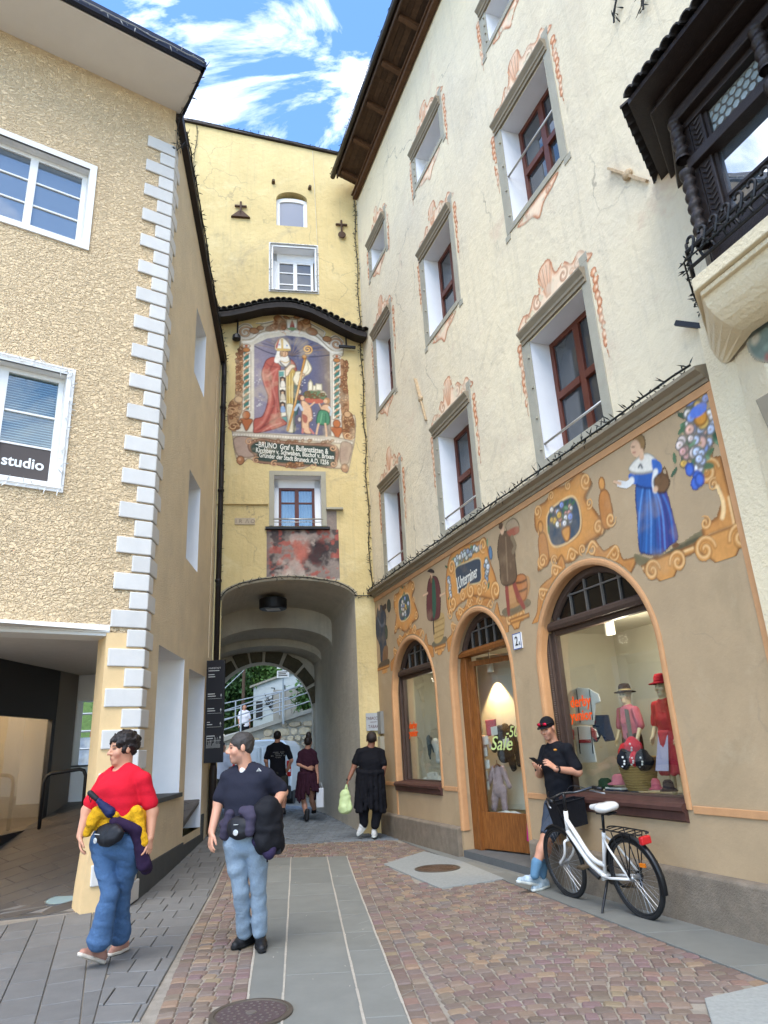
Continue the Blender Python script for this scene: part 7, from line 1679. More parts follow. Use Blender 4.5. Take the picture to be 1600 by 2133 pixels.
obj('lens',m,mat('red_mirror_lens',srgb('#c8203f'),.12,metal=.7),gl2,smooth=True);m=MB();m.tube([P(-.092,.0,.07),P(-.074,.075,.08),P(0,.108,.085),P(.074,.075,.08),P(.092,.0,.07)],.006,6);obj('glasses_frame',m,M_bag,gl2,smooth=True)
M_bt=fabric('black_cotton','#15161b')
b=Body();torso(b,base_,top_,r_ax,f_,[(-.02,.175,.12,.0),(.3,.17,.12,.01),(.65,.185,.12,.015),(.85,.18,.105,0),(.96,.15,.08,0)],.05)
for s0,e0 in((shR,elR),(shL,elL)):b.cone(s0-UPV*.006,lerp(s0,e0,.78),.064,.073,.04);b.cone(s0,nk-UPV*.02,.055,.055,.04)
ts=obj('t_shirt',b.mesh('t_shirt',M_bt,.008,(.012,20,31,1.6)),M_bt,tl_)
m=MB();lp_=w_(1157,1562,-.22);m.ball(lp_,(.022,.012,.012));obj('chest_logo',m,mat('orange_print',srgb('#c9862f'),.6),ts)
M_sh=fabric('slate_shorts','#3f4753',var=.15)
b=Body();torso(b,w_(1167,1690,.06),w_(1168,1655,.06),r_ax,f_,[(0,.175,.125,0),(1,.17,.12,0)],.05);limb(b,[hipR,lerp(hipR,knR,.90)],[.108,.092],.04);limb(b,[hipL,lerp(hipL,knL,.90)],[.110,.094],.04);b.cut(w_(1130,1738,-.1)-f_*0+UPV*.0,nrm(hipL-knL));obj('shorts',b.mesh('shorts',M_sh,.008,(.014,24,33)),M_sh,tl_)
M_sock=fabric('blue_sock','#5c7f98');M_wsh=mat('pale_trainer',srgb('#b9c6cd'),.7,var=.2,vscale=20,col2=srgb('#8fa3b0'));M_wsole=mat('white_rubber',srgb('#c9ccc4'),.6)
for a,k in((anR,knR),(anL,knL)):b=Body();b.cone(a-UPV*.05,lerp(a,k,.22),.050,.062,.02);obj('sock',b.mesh('sock',M_sock,.007,(.004,60,3)),M_sock,tl_)
shoe('shoe',w_(1129,1846,-.02),w_(1078,1838,-.24),UPV+f_*-.25,M_wsh,M_wsole,tl_,1.08);shoe('shoe',w_(1141,1846,.06),w_(1110,1856,-.14),UPV,M_wsh,M_wsole,tl_,1.05)
ph=thing('phone','black smartphone in the hand of the man with the cap','phone',w_(1116,1584,-.32));pc=w_(1116,1585,-.30);pu=nrm(w_(1110,1581,-.33)-w_(1122,1590,-.27));pn=nrm(np.array([.55,.45,.70]));ps=nrm(np.cross(pu,pn));pn=np.cross(ps,pu)
m=MB(Matrix(((ps[0],pu[0],pn[0],pc[0]),(ps[1],pu[1],pn[1],pc[1]),(ps[2],pu[2],pn[2],pc[2]),(0,0,0,1))));m.box((-.037,-.078,-.005),(.037,.078,.005));obj('phone_case',m,M_bag,ph,bevel=.004);m2=MB(m.M);m2.box((-.033,-.073,.005),(.033,.073,.0058));obj('screen',m2,mat('dark_screen',srgb('#20242a'),.1),ph)
m=MB();wr_ax=nrm(elL-wrL);c_w=lerp(wrL,elL,.10);Mx=Matrix.Translation(Vector(c_w))@Vector(wr_ax).to_track_quat('Z','Y').to_matrix().to_4x4();m.lathe([(.034,-.012),(.037,-.012),(.037,.012),(.034,.012)],ax=Mx,n=18,cap=False);m.lathe([(.002,-.0),(.02,.0),(.02,.008),(.002,.009)],ax=Matrix.Translation(Vector(c_w+np.array([-.01,-.03,.022]))),n=12);obj('wristwatch',m,M_bag,tl_)
# ------------------------------------------------ people seen from behind in the passage
def rear_person(label,y0,hp,np_,sh,hips,arms,knees,ankles,shirt,legs,hairm,skin='#b98366',group=None,hs=1.05,tilt=0,skirt=None,shorts=None,facing=(0,1,0),hcut=-.03,h=.010,sleeve=.75,shirt_low=0.1,slim=1.0):
 global Y0;Y0=y0;f_=nrm(facing);HF=headframe(facing,tilt);t=person(label,(*w_(*hp)[:2],g1(w_(*hp)[0],y0)),group)
 hc=w_(*hp);nk=w_(*np_);sL,sR=w_(*sh[0]),w_(*sh[1]);hL,hR=w_(*hips[0]),w_(*hips[1]);rx=nrm(sR-sL);base_=(hL+hR)/2;top_=nk-UPV*.03
 b=Body();head(b,hc,HF,hs,nk)
 for s0,a in zip((sL,sR),arms):
  e,w2,ht=w_(*a[0]),w_(*a[1]),w_(*a[2]);limb(b,[s0,e,w2],[.05*slim,.044*slim,.030*slim],.03);hand(b,w2,ht-w2,nrm(np.array([0.0,1,-.2]))if len(a)<4 else np.array(a[3]),np.array([.1 if s0 is sL else-.1,.2,1]),.6,.98)
  b.cone(s0,nk,.03,.045,.03)
 torso(b,base_,top_,rx,f_,[(0,.15,.09,0),(.5,.13,.09,0),(.9,.14,.08,0)])
 for hp_,k,a in zip((hL,hR),knees,ankles):
  k,a=w_(*k),w_(*a);limb(b,[hp_,k,lerp(k,a,.35),a],[.09*slim,.058*slim,.06*slim,.037],.03)
 obj('body',b.mesh('body',M_skin,h*.85,None,skincol(skin)),M_skin,t);hair_cap(hc,HF,hs,hairm,t,1.02,hcut,.07)
 b=Body();torso(b,base_,top_,rx,f_,[(shirt_low,.19*slim,.125*slim,0),(.4,.175*slim,.12*slim,0),(.7,.185*slim,.12*slim,0),(.93,.16*slim,.085,0)],.05)
 for s0,a in zip((sL,sR),arms):e=w_(*a[0]);b.cone(s0-UPV*.006,lerp(s0,e,sleeve),.060*slim,.068*slim,.04);b.cone(s0,nk-UPV*.02,.052,.052,.04)
 obj('t_shirt',b.mesh('t_shirt',shirt,h,(.012,20,hash(label)%97)),shirt,t)
 if legs is not None:
  b=Body();torso(b,base_-UPV*.06,base_+UPV*.12,rx,f_,[(0,.18*slim,.125*slim,0),(1,.17*slim,.12*slim,0)],.05)
  for hp_,k,a in zip((hL,hR),knees,ankles):
   k,a=w_(*k),w_(*a)
   if shorts:limb(b,[hp_,k],[.105*slim,.09*slim],.04)
   else:limb(b,[hp_,k,lerp(k,a,.9)],[.11*slim,.082*slim,.068*slim],.04)
  obj('shorts' if shorts else 'trousers',b.mesh('shorts' if shorts else 'trousers',legs,h,(.012,22,5)),legs,t)
 return t,rx,f_,base_,top_
M_blk=fabric('black_jersey','#121217');M_maroon=fabric('maroon_jersey','#331824');M_brownsh=fabric('dark_olive_shorts','#34332c')
# man with the green bag
tb,rx,f_,base_,top_=rear_person('heavy man in black T-shirt walking into the passage with a pale green bag',13.75,(774,1541),(772,1557),((749,1566,-.03),(794,1567,.05)),((757,1650),(789,1650)),[((739,1594,-.02),(727,1622,-.06),(722,1634,-.08),(.9,.3,0)),((799,1598,.03),(797,1626,.05),(795,1640,.05),(-.9,.3,0))],[(757,1684),(787,1686)],[(758,1719),(781,1722)],M_blk,fabric('black_trousers','#16171c'),mat('cropped_dark_hair',srgb('#2a211c'),.7),skin='#8f6049',hs=1.15,facing=(-.1,1,.25),slim=1.16,hcut=0.0)
b=Body();c0=w_(772,1605);R1=[c0+rx*.235*math.cos(a)+f_*.165*math.sin(a)for a in np.linspace(0,2*PI,13)]
for p,q in zip(R1[:-1],R1[1:]):b.cone(p,q,.035,.035,.03)
for a in np.linspace(PI,2*PI,9):
 p=c0+rx*.22*math.cos(a)+f_*.15*math.sin(a);q=w_(772,1681)+rx*(.27*math.cos(a))+f_*.19*math.sin(a)+UPV*.05*math.sin(a*3);b.cone(p,q,.045,.040,.03)
obj('tied_jacket',b.mesh('tied_jacket',M_blk,.011,(.016,22,41)),M_blk,tb);M_spo=mat('white_black_trainer',srgb('#c4c3be'),.6,var=.4,vscale=30)
shoe('shoe',w_(762,1722,.05),w_(746,1740,-.04),UPV+np.array([-.5,-.6,0]),M_spo,M_wsole,tb,1.1);shoe('shoe',w_(779,1744,-.05),w_(782,1737,.22),UPV,M_spo,M_wsole,tb,1.1)
bg=thing('carrier_bag','pale green plastic carrier bag hanging from the man\u2019s hand by the passage wall','bag',w_(719,1670,-.1));M_gb=mat('pale_green_plastic',srgb('#bfcf93'),.4,var=.12,vscale=10)
b=Body();b.cone(w_(719,1655,-.1),w_(719,1680,-.1),.09,.12,.04,(np.array([0,1,0]),.5));b.ell(w_(719,1684,-.1),(.13,.08,.10),None,.04);obj('sack',b.mesh('sack',M_gb,.009,(.02,24,6)),M_gb,bg)
m=MB();
for dx in(-5,5):m.tube([w_(719+dx,1660,-.1),w_(721+dx*.5,1645,-.1),w_(722,1634,-.1)],.014,6)
obj('handle',m,M_gb,bg)
m=MB();wc=w_(725,1624,-.06);m.ball(wc,(.035,.035,.025));obj('wristwatch',m,M_bag,tb)
# woman in maroon
tv,rx,f_,base_,top_=rear_person('woman in a maroon T-shirt with a jacket tied round her hips seen from behind',16.2,(642,1547),(641,1560),((626,1570),(655,1570)),((630,1635),(650,1635)),[((622,1592,-.05),(641,1601,-.14),(648,1601,-.16),(0,1,0)),((659,1594,.02),(662,1622,-.02),(664,1634,-.04),(-.9,.3,0))],[(632,1665,.05),(650,1668,.15)],[(639,1702,-.1),(655,1688,.35)],M_maroon,None,M_hair_d,skin='#b07f66',slim=.92)
b=Body()
for a in np.linspace(0,2*PI,14):
 p=w_(640,1612)+rx*.16*math.cos(a)+f_*.11*math.sin(a);q=w_(641,1654+10*math.sin(a*2))+rx*(.24*math.cos(a))+f_*.16*math.sin(a);b.cone(p,q,.05,.045,.04)
b.cone(w_(627,1650,-.1),w_(624,1672,-.1),.04,.02,.02);obj('tied_jacket',b.mesh('tied_jacket',M_maroon,.011,(.016,22,43)),M_maroon,tv)
b=Body();b.ell(w_(643,1540),(.06,.06,.06),None,.02);b.cone(w_(643,1530,0),w_(643,1545,.0),.06,.07,.02);obj('hair_bun',b.mesh('hair_bun',M_hair_d,.01,(.01,50,3)),M_hair_d,tv)
shoe('boot',w_(639,1708,-.12),w_(636,1702,.12),UPV,M_bshoe,M_bsole,tv,1.05,high=.06);shoe('boot',w_(655,1690,.30),w_(653,1694,.52),UPV,M_bshoe,M_bsole,tv,1.05,high=.06)
b=Body();b.cone(w_(639,1706,-.1),w_(640,1690,-.08),.05,.056,.02);obj('boot_shaft',b.mesh('boot_shaft',M_bshoe,.01),M_bshoe,tv)
bg=thing('shopping_bag','plain white shopping bag carried by the woman in maroon','bag',w_(667,1660,-.02));m=MB();c=w_(667,1659,0);m.box((c[0]-.08,c[1]-.06,c[2]-.22),(c[0]+.08,c[1]+.06,c[2]+.17));obj('paper_sack',m,mat('white_paper',srgb('#cfd0d2'),.7),bg,bevel=.01);m=MB();m.tube([c+np.array([-.05,0,.17]),c+np.array([-.02,0,.27]),c+np.array([.03,0,.27]),c+np.array([.05,0,.17])],.006,5);obj('handle',m,mat('white_cord',srgb('#cfcfcf'),.7),bg)
# man in the black printed T-shirt
tk,rx,f_,base_,top_=rear_person('man in a printed black T-shirt and dark shorts beyond the arch',16.9,(578,1535),(578,1547),((561,1558),(598,1558)),((567,1622),(591,1622)),[((554,1584),(558,1606,.1),(566,1612,.2),(0,1,0)),((607,1584),(600,1602,.08),(594,1610,.15),(0,1,0))],[(568,1652),(592,1652)],[(566,1690),(590,1692)],M_blk,M_brownsh,M_hair_d,shorts=True)
shoe('shoe',w_(566,1694,-.1),w_(565,1692,.16),UPV,M_bshoe,M_bsole,tk,1.05);shoe('shoe',w_(590,1696,-.1),w_(592,1694,.16),UPV,M_bshoe,M_bsole,tk,1.05)
m=MB();c=w_(579,1567,-.145)
for k,(wd,dz)in enumerate(((.30,0),(.26,-.035),(.33,-.075),(.16,-.115))):
 n=9
 for q in range(n):
  if(q*7+k*3)%5:x=c[0]-wd/2+wd*q/n;m.box((x,c[1]+.0+.03*abs(2*q/n-1),c[2]+dz-.011),(x+wd/n*.7,c[1]+.012+.03*abs(2*q/n-1),c[2]+dz+.011))
obj('back_print',m,mat('grey_print',srgb('#5d5a55'),.7),tk)
# ================================================================== beyond the passage
def pbox(mb,c,hx,hy,hz):return mb.box((c[0]-hx,c[1]-hy,c[2]-hz),(c[0]+hx,c[1]+hy,c[2]+hz))
M_wallst=mat('pale_wall_stone',srgb('#9a917f'),.95,var=.25,vscale=5,bump=.8,bscale=18,bdist=.03,objrand=.3,col2=srgb('#a39578'))
M_conc=mat('grey_concrete',srgb('#8b897f'),.95,var=.2,vscale=1.5,streak=.4,bump=.3)
M_steel=mat('galvanised_steel',srgb('#9aa0a3'),.4,metal=.5)
def wtop(x):return 2.12+(x+5.8)*0.27 if x>-7 else 1.8
rw=thing('retaining_wall','natural stone retaining wall with sloping coping behind the white van','wall',(-5,25.5,0))
m=MB();m.prism([(-13,-.3),(2,-.3),(2,4.2),(-7,wtop(-6.99)),(-13,1.7)],25.5,26.1,axis=1);obj('mortar_bed',m,M_conc,rw)
rs=random.Random(4);z=0.05;n=0
while z<3.6:
 h=rs.uniform(.16,.34);x=-11.0 if z<1.6 else-7.4
 while x<-1.6:
  w=rs.uniform(.22,.62)
  if z+h<wtop(x+w/2)+.02 and n<290:
   m=MB();P=[(x+.02+rs.uniform(0,.05),z+rs.uniform(0,.05)),(x+w*.5,z-.01),(x+w-.02,z+rs.uniform(0,.06)),(x+w-.01,z+h*.6),(x+w-rs.uniform(.02,.08),z+h-.02),(x+w*.4,z+h),(x+.03,z+h-rs.uniform(.01,.06)),(x,z+h*.45)]
   d=rs.uniform(.03,.09);c=(x+w/2,z+h/2);V=[(p,25.5,q)for p,q in P]+[(c[0]+(p-c[0])*.8,25.5-d,c[1]+(q-c[1])*.8)for p,q in P]
   m.add(V,[tuple(range(15,7,-1))]+[(i,(i+1)%8,(i+1)%8+8,i+8)for i in range(8)]);obj('stone',m,M_wallst,rw);n+=1
  x+=w+.015
 z+=h+.012
m=MB();m.prism([(-13,1.72),(-7,wtop(-6.99)),(2,4.22),(2,4.36),(-7,wtop(-6.99)+.14),(-13,1.86)],25.36,26.2,axis=1);obj('coping',m,M_conc,rw)
def railing(label,y,zf,x0,x1,st,hs_):
 t=thing('railing',label,'railing',(x0,y,zf(x0)),'steel railings above the stone wall');x=x0
 while x<=x1:m=MB();m.tube([(x,y,zf(x)),(x,y,zf(x)+max(hs_)+.02)],.028,6);obj('post',m,M_steel,t);x+=st
 for h in hs_:m=MB();m.tube([(x0,y,zf(x0)+h),(x1,y,zf(x1)+h)],.024,6);obj('rail',m,M_steel,t,smooth=True)
railing('lower steel tube railing standing on the wall coping',25.7,lambda x:wtop(x)+.12,-7.0,1.0,1.5,(.3,.62,.95));railing('upper steel tube railing beside the ramp, further back',28.2,lambda x:2.75+(x+6)*.16,-8,1,1.75,(.3,.6,.9))
ramp=MB();ramp.add([(-13,26.1,1.7),(-7,26.1,1.9),(2,26.1,4.2),(2,28.6,4.2),(-7,28.6,2.3),(-13,28.6,2.1)],[(0,1,4,5),(1,2,3,4)]);tag(obj('ramp',ramp,M_conc),kind='structure')
bw=thing('boundary_wall','grey board marked wall above the ramp under the grass slope','wall',(-3,29,2.5));m=MB();m.box((-4.9,29.0,2.0),(1,29.3,4.02));obj('wall_face',m,M_conc,bw)
for k in range(24):m=MB();m.box((-4.86+k*.24,28.97,2.4),(-4.64+k*.24,29.0,3.98));obj('plank',m,M_conc,bw)
sh=thing('shed','light grey flat roofed shed with black scrawls on its wall','shed',(-5,31,3));m=MB();m.prism([(-6.1,2.5),(-4.0,2.5),(-4.0,5.0),(-6.1,4.35)],31,34,axis=1);obj('wall',m,mat('shed_grey',srgb('#a5acae'),.8,var=.1),sh);m=MB();m.prism([(-6.25,4.32),(-3.9,5.03),(-3.9,5.12),(-6.25,4.41)],30.9,34.1,axis=1);obj('roof',m,M_conc,sh)
m=MB();r_=random.Random(3)
for k in range(16):x,z=r_.uniform(-5.8,-4.2),r_.uniform(3.5,4.2);m.tube([(x+r_.uniform(-.2,.2),30.985,z+r_.uniform(-.25,.25))for _ in range(5)],.016,4)
obj('scrawl',m,M_black,sh);m=MB();m.box((-5.98,30.97,3.0),(-5.7,31.0,3.75));obj('dark_opening',m,M_black,sh)
X,Y=np.meshgrid(np.linspace(-45,40,120),np.linspace(29.35,90,60));Zh=np.maximum(2.2,2.4+np.maximum(Y-35,0)*.75+1.0*(vnoise(X+50,Y,.12,5)-.5)+np.clip(X+5.2,0,1)*(1.35+.35*np.clip(Y-29.3,0,4)));ix=np.arange(X.size).reshape(X.shape)
M_grass=mat('slope_grass',srgb('#4f6530'),.95,var=.35,vscale=3,bump=.8,bscale=25,bdist=.05);hl=bpy.data.objects.new('hillside',npmesh('hillside',np.stack([X,Y,Zh],-1).reshape(-1,3),np.stack([ix[:-1,:-1],ix[:-1,1:],ix[1:,1:],ix[1:,:-1]],-1).reshape(-1,4),True,M_grass));COL.objects.link(hl);tag(hl,kind='structure')
M_leaf=[mat('leaf_green_%s'%n,srgb(c),.7,var=.4,vscale=2.5,spec=.3)for n,c in(('deep','#35512a'),('mid','#4a6b30'),('light','#6a8638'))]
M_bark=mat('brown_bark',srgb('#4a3b2e'),.9,var=.3,bump=.5)
def tree(label,c,h,r,n,mt,seed):
 q=np.random.default_rng(seed);t=thing('tree',label,'tree',c,'trees on the slope');m=MB();m.tube([(c[0],c[1],c[2]-.5),(c[0]+.1,c[1],c[2]+h*.4),(c[0]-.1,c[1],c[2]+h*.75)],[.16,.12,.05],7)
 for k in range(5):a=q.random()*6.3;m.tube([(c[0],c[1],c[2]+h*(.3+.08*k)),(c[0]+r*.6*math.cos(a),c[1]+r*.6*math.sin(a),c[2]+h*(.5+.09*k))],[.06,.02],5)
 obj('trunk',m,M_bark,t);nc=26;cc=q.normal(size=(nc,3));cc/=np.linalg.norm(cc,axis=1)[:,None];cc*=(q.random((nc,1))**.4)*np.array([r,r,h*.42]);cc+=np.array([c[0],c[1],c[2]+h*.52])
 P=cc[q.integers(nc,size=n)]+q.normal(size=(n,3))*r*.22;A=q.normal(size=(n,3));A/=np.linalg.norm(A,axis=1)[:,None];B=np.cross(A,q.normal(size=(n,3)));B/=np.linalg.norm(B,axis=1)[:,None];s_=q.uniform(.06,.13,(n,1));V=np.stack([P-A*s_,P+B*s_*.55,P+A*s_,P-B*s_*.55],1).reshape(-1,3)
 o=bpy.data.objects.new('crown',npmesh('crown',V,np.arange(4*n).reshape(-1,4),False,mt));put(o,t)
for k,(lb_,x,y,z,h,r,n)in enumerate((('dense dark tree leaning over the ramp at the left of the arch view',-8.0,32,1.9,5.6,2.0,7000),('mid green tree rising behind the dark pole',-6.6,33.6,2.0,6.4,2.0,7000),('light green tree above the shed roof',-5.0,36.5,3.2,6.6,2.2,7000),('broad deep green tree high on the slope',-8.6,37,3,8.5,3.0,7000),('light green tree at the crest right of the shed',-3.4,39,5.5,5.5,2.4,5000),('low bushy tree at the far left of the slope',-10.6,32.5,2,5,2.2,5000))):tree(lb_,(x,y,z),h,r,n,M_leaf[(0,1,2,0,2,1)[k]],60+k)  # each tree takes one of the leaf greens
bs=thing('bush','green leafy bush hanging over the ramp at the arch edge','bush',(-3.1,27,3.2));q=np.random.default_rng(9);n=900;P=np.array([-3.0,26.6,3.5])+q.normal(size=(n,3))*np.array([.3,.25,.35]);A=q.normal(size=(n,3))*.1;B=q.normal(size=(n,3))*.04;obj('leaves',npmesh('leaves',np.stack([P-A,P+B,P+A,P-B],1).reshape(-1,3),np.arange(4*n).reshape(-1,4),False,M_leaf[1]),None,bs)
po=thing('utility_pole','dark slender pole among the trees on the slope','pole',(-6.35,30,2.7));m=MB();m.tube([(-6.35,30,2.4),(-6.3,30,6.5)],.07,7);obj('shaft',m,M_bark,po);m=MB();m.tube([(-6.3,29.95,5.0),(-7.2,29.95,4.2),(-8.6,29.9,3.3)],.02,5);obj('stay_wire',m,M_steel,po)
sp=at(591,1490,25.3);sg=thing('street_sign','white two panel sign on a thin steel post by the railing','sign',sp);m=MB();tp_=at(590,1388,25.3);m.tube([(tp_[0],25.3,sp[2]-.3),(tp_[0],25.3,tp_[2])],.035,7);obj('post',m,M_steel,sg)
for a,b in((1377,1393),(1396,1412)):
 p,q=at(577,b,25.2),at(602,a,25.2);m=MB();m.box((p[0],25.2,p[2]),(q[0],25.23,q[2]));s_=obj('sign_panel',m,M_white,sg);m=MB()
 for k in range(3):z=p[2]+(q[2]-p[2])*(.22+.25*k);m.box((p[0]+.05,25.192,z),(q[0]-.06-.05*(k%2),25.199,z+.03))
 obj('sign_text',m,M_ink,s_)
# van seen from behind
vn=thing('van','white delivery van seen from behind beyond the arch','van',(-4.1,22,0.05));M_vw=mat('white_van_paint',srgb('#d6dadb'),.25,spec=.6,coat=.5);M_vk=mat('black_van_plastic',srgb('#202224'),.6);vx,vy,vz=-4.08,22.0,0.06
prof=[(-.88,.42),(-.92,.8),(-.90,1.25),(-.80,1.72),(-.66,1.88),(-.3,1.93),(.3,1.93),(.66,1.88),(.80,1.72),(.90,1.25),(.92,.8),(.88,.42)]
m=MB(Matrix.Translation((vx,vy,vz)));V=[]
for y_,s_,dz in((0,.955,-.03),(.10,.99,0),(.3,1,0),(2.6,1,0),(3.0,.97,-.12),(3.8,.92,-.75)):V+=[(p*s_,y_,min(q,1.93+dz)if dz<-.1 else q+(dz if q>1 else 0))for p,q in prof]
n=len(prof);m.add(V,[tuple(range(n))]+[tuple(range(6*n-1,5*n-1,-1))]+[(j*n+i,(j+1)*n+i,(j+1)*n+(i+1)%n,j*n+(i+1)%n)for j in range(5)for i in range(n)]);obj('body',m,M_vw,vn,smooth=False,bevel=.02)
T=Matrix.Translation((vx,vy,vz))
for sx in(-1,1):
 m=MB(T);m.box((sx*.03,-.03,.62),(sx*.76,.0,1.72));d_=obj('rear_door',m,M_vw,vn,bevel=.02);m=MB(T);m.box((sx*.12,-.045,1.12),(sx*.66,-.028,1.6));obj('door_panel',m,M_vw,d_,bevel=.03)
 m=MB(T);m.box((sx*.78,-.045,.85),(sx*.90,.06,1.30));l_=obj('tail_lamp',m,mat('red_lamp',srgb('#b01e1e'),.2),vn,bevel=.02);m=MB(T);m.box((sx*.79,-.052,.98),(sx*.89,-.04,1.06));obj('reflector',m,M_white,l_)
 m=MB(T);m.lathe([(.30,-.1),(.31,.1)],ax=Matrix.Translation((sx*.78,.75,.30))@Matrix.Rotation(PI/2,4,'Y'),n=20);obj('wheel',m,M_vk,vn);m=MB(T);m.box((sx*.98,2.5,1.1),(sx*1.14,2.6,1.34));obj('wing_mirror',m,M_vk,vn,bevel=.02)
m=MB(T);m.box((-.90,-.10,.22),(.90,.05,.60));obj('bumper',m,M_vk,vn,bevel=.04);m=MB(T);m.box((-.22,-.115,.42),(.22,-.10,.52));obj('number_plate',m,M_white,vn)
# far passers-by
M_wt=fabric('white_top','#d5d3d8')
def small_person(label,y0,px,ptop,pfoot,shirt,legs,facing,arm_up=False):
 s_=(pfoot-ptop)/7.5;X_=lambda dx,k:(px+dx*s_,ptop+k*s_);g='passers-by seen from afar'
 rear_person(label,y0,X_(0,.55),X_(0,1.15),(X_(-.62,1.5),X_(.62,1.5)),(X_(-.35,3.9),X_(.35,3.9)),[(X_(-.85,2.6),X_(-.8,3.5),X_(-.8,3.9)),((X_(.9,2.4),X_(.5,1.7),X_(.35,1.0))if arm_up else(X_(.85,2.6),X_(.8,3.5),X_(.8,3.9)))],[X_(-.35,5.5),X_(.35,5.5)],[X_(-.35,7.2),X_(.35,7.2)],shirt,legs,M_hair_d if not arm_up else mat('auburn_hair',srgb('#5a3423'),.6),facing=facing,h=.014)
small_person('woman in a white sleeveless top and black trousers on the ramp',26.7,509,1466,1560,M_wt,M_blk,(.4,-1,0));small_person('person in a white T-shirt telephoning outside the arcade',15.2,133,1572,1745,M_wt,fabric('blue_trousers','#35507c'),(-.8,-.5,0),True)
small_person('person in white half hidden behind the information board',20.5,463,1545,1700,M_wt,M_brownsh,(1,-.2,0))
# scaffold seen through the arcade
sc=thing('scaffold','steel scaffold with red tube seen through the arcade opening','scaffold',(-7.3,18,0));
for k in range(5):m=MB();m.tube([(-8.2,18+.0,1.5+.42*k),(-5.9,18,1.5+.42*k)],.03,6);obj('rail',m,M_steel,sc)
for x in(-8.1,-7.3,-6.5,-5.95):m=MB();m.tube([(x,18,0),(x,18,3.6)],.03,6);obj('upright',m,M_steel,sc)
m=MB();m.tube([(-7.55,17.95,2.2),(-7.45,17.95,3.1)],.05,6);obj('red_tube',m,mat('red_paint',srgb('#a83228'),.5),sc);m=MB();m.add([(-8.3,18.3,.2),(-5.8,18.3,.2),(-5.8,18.3,2.2),(-8.3,18.3,2.2)],[(0,1,2,3)]);obj('tarpaulin',m,mat('blue_white_sheet',srgb('#9db3d0'),.6,var=.3,vscale=2,col2=srgb('#d4d8da')),sc)
# ================================================================== bicycle
rc,fc=np.array([2.185,7.19,0]),np.array([1.765,8.235,0]);bd=nrm(fc-rc);LEAN=0.13
bl_=np.array([-bd[1],bd[0],0]);bz=UPV*math.cos(LEAN)+bl_*math.sin(LEAN);by=np.cross(bz,bd)
BM=Matrix(((bd[0],by[0],bz[0],rc[0]),(bd[1],by[1],bz[1],rc[1]),(bd[2],by[2],bz[2],0.012),(0,0,0,1)))
bike=thing('bicycle','white step-through city bicycle on its kickstand with black basket and rack','bicycle',rc)
M_bw=mat('white_bike_paint',srgb('#dcdad4'),.25,spec=.6,coat=.4);M_rub=mat('tyre_rubber',srgb('#1c1c1c'),.8);M_alu=mat('brushed_aluminium',srgb('#a9abad'),.35,metal=.8);M_bk=mat('gloss_black_plastic',srgb('#17181a'),.35)
R0,WB=.335,1.126;FH=WB
def bt(name,pts,r,m_,par=None,n=10,sm=True,spl=False):
 m=MB(BM);m.tube(pts if not spl else[tuple(p)for p in spline(pts,6,False)],r,n);return obj(name,m,m_,par or bike,smooth=sm)
fr2=None;m=MB(BM)
def cur(pts):return[tuple(p)for p in spline(pts,6,False)]
HT0,HT1,BB=(.935,0,.60),(.885,0,.86),(.46,0,.285)
m.tube([HT0,HT1],.024,12);m.tube(cur([(.925,0,.66),(.80,0,.53),(.66,0,.385),(.55,0,.32),BB]),.029,10);m.tube(cur([(.90,0,.77),(.79,0,.64),(.66,0,.48),(.55,0,.41),(.41,0,.39)]),.024,10);m.tube([BB,(.315,0,.70)],.020,10);m.lathe([(.035,-.04),(.035,.04)],ax=Matrix.Translation(BB)@Matrix.Rotation(PI/2,4,'X'),n=14)
for s_ in(-1,1):m.tube([(BB[0],.03*s_,BB[2]),(.3,.06*s_,.30),(0,.068*s_,R0)],.013,8);m.tube([(.325,.018*s_,.66),(.22,.055*s_,.57),(0,.068*s_,R0)],.011,8)
fr2=obj('frame',m,M_bw,bike,smooth=True)
m=MB(BM);m.tube([HT0,(.945,0,.565)],.024,10)
for s_ in(-1,1):m.tube(cur([(.945,0,.575),(.955,.05*s_,.56),(.965,.058*s_,.50),(1.01,.055*s_,.42),(FH,.05*s_,R0)]),.014,8)
obj('fork',m,M_bw,bike,smooth=True);m=MB(BM);m.tube([(.90,-.012,.64),(.67,-.026,.36)],.011,4);obj('frame_decal',m,mat('gold_decal',srgb('#c9a45a'),.4),fr2)
def wheel(cx):
 w=None;a=np.linspace(0,2*PI,40,endpoint=False);m=MB(BM);m.tube([(cx+R0*math.cos(t),0,R0+R0*math.sin(t))for t in a],.021,8,closed=True);w=obj('wheel',m,M_rub,bike,smooth=True)
 m=MB(BM);m.tube([(cx+(R0-.026)*math.cos(t),0,R0+(R0-.026)*math.sin(t))for t in a],.011,6,closed=True);obj('rim',m,mat('dark_rim',srgb('#3a3b3d'),.35,metal=.6),w,smooth=True)
 m=MB(BM)
 for k in range(32):t=2*PI*k/32;o=t+(.5 if k%2 else-.5);y_=.03 if k%4<2 else-.03;m.tube([(cx+.025*math.cos(o),y_,R0+.025*math.sin(o)),(cx+(R0-.03)*math.cos(t),0,R0+(R0-.03)*math.sin(t))],.0014,3)
 tag(obj('spokes',m,M_alu,w),kind='stuff');m=MB(BM);m.lathe([(.02,-.055),(.028,-.04),(.020,-.02),(.020,.02),(.028,.04),(.02,.055)],ax=Matrix.Translation((cx,0,R0))@Matrix.Rotation(PI/2,4,'X'),n=12);obj('hub',m,M_alu,w,smooth=True);return w
wr_=wheel(0);wf_=wheel(FH)
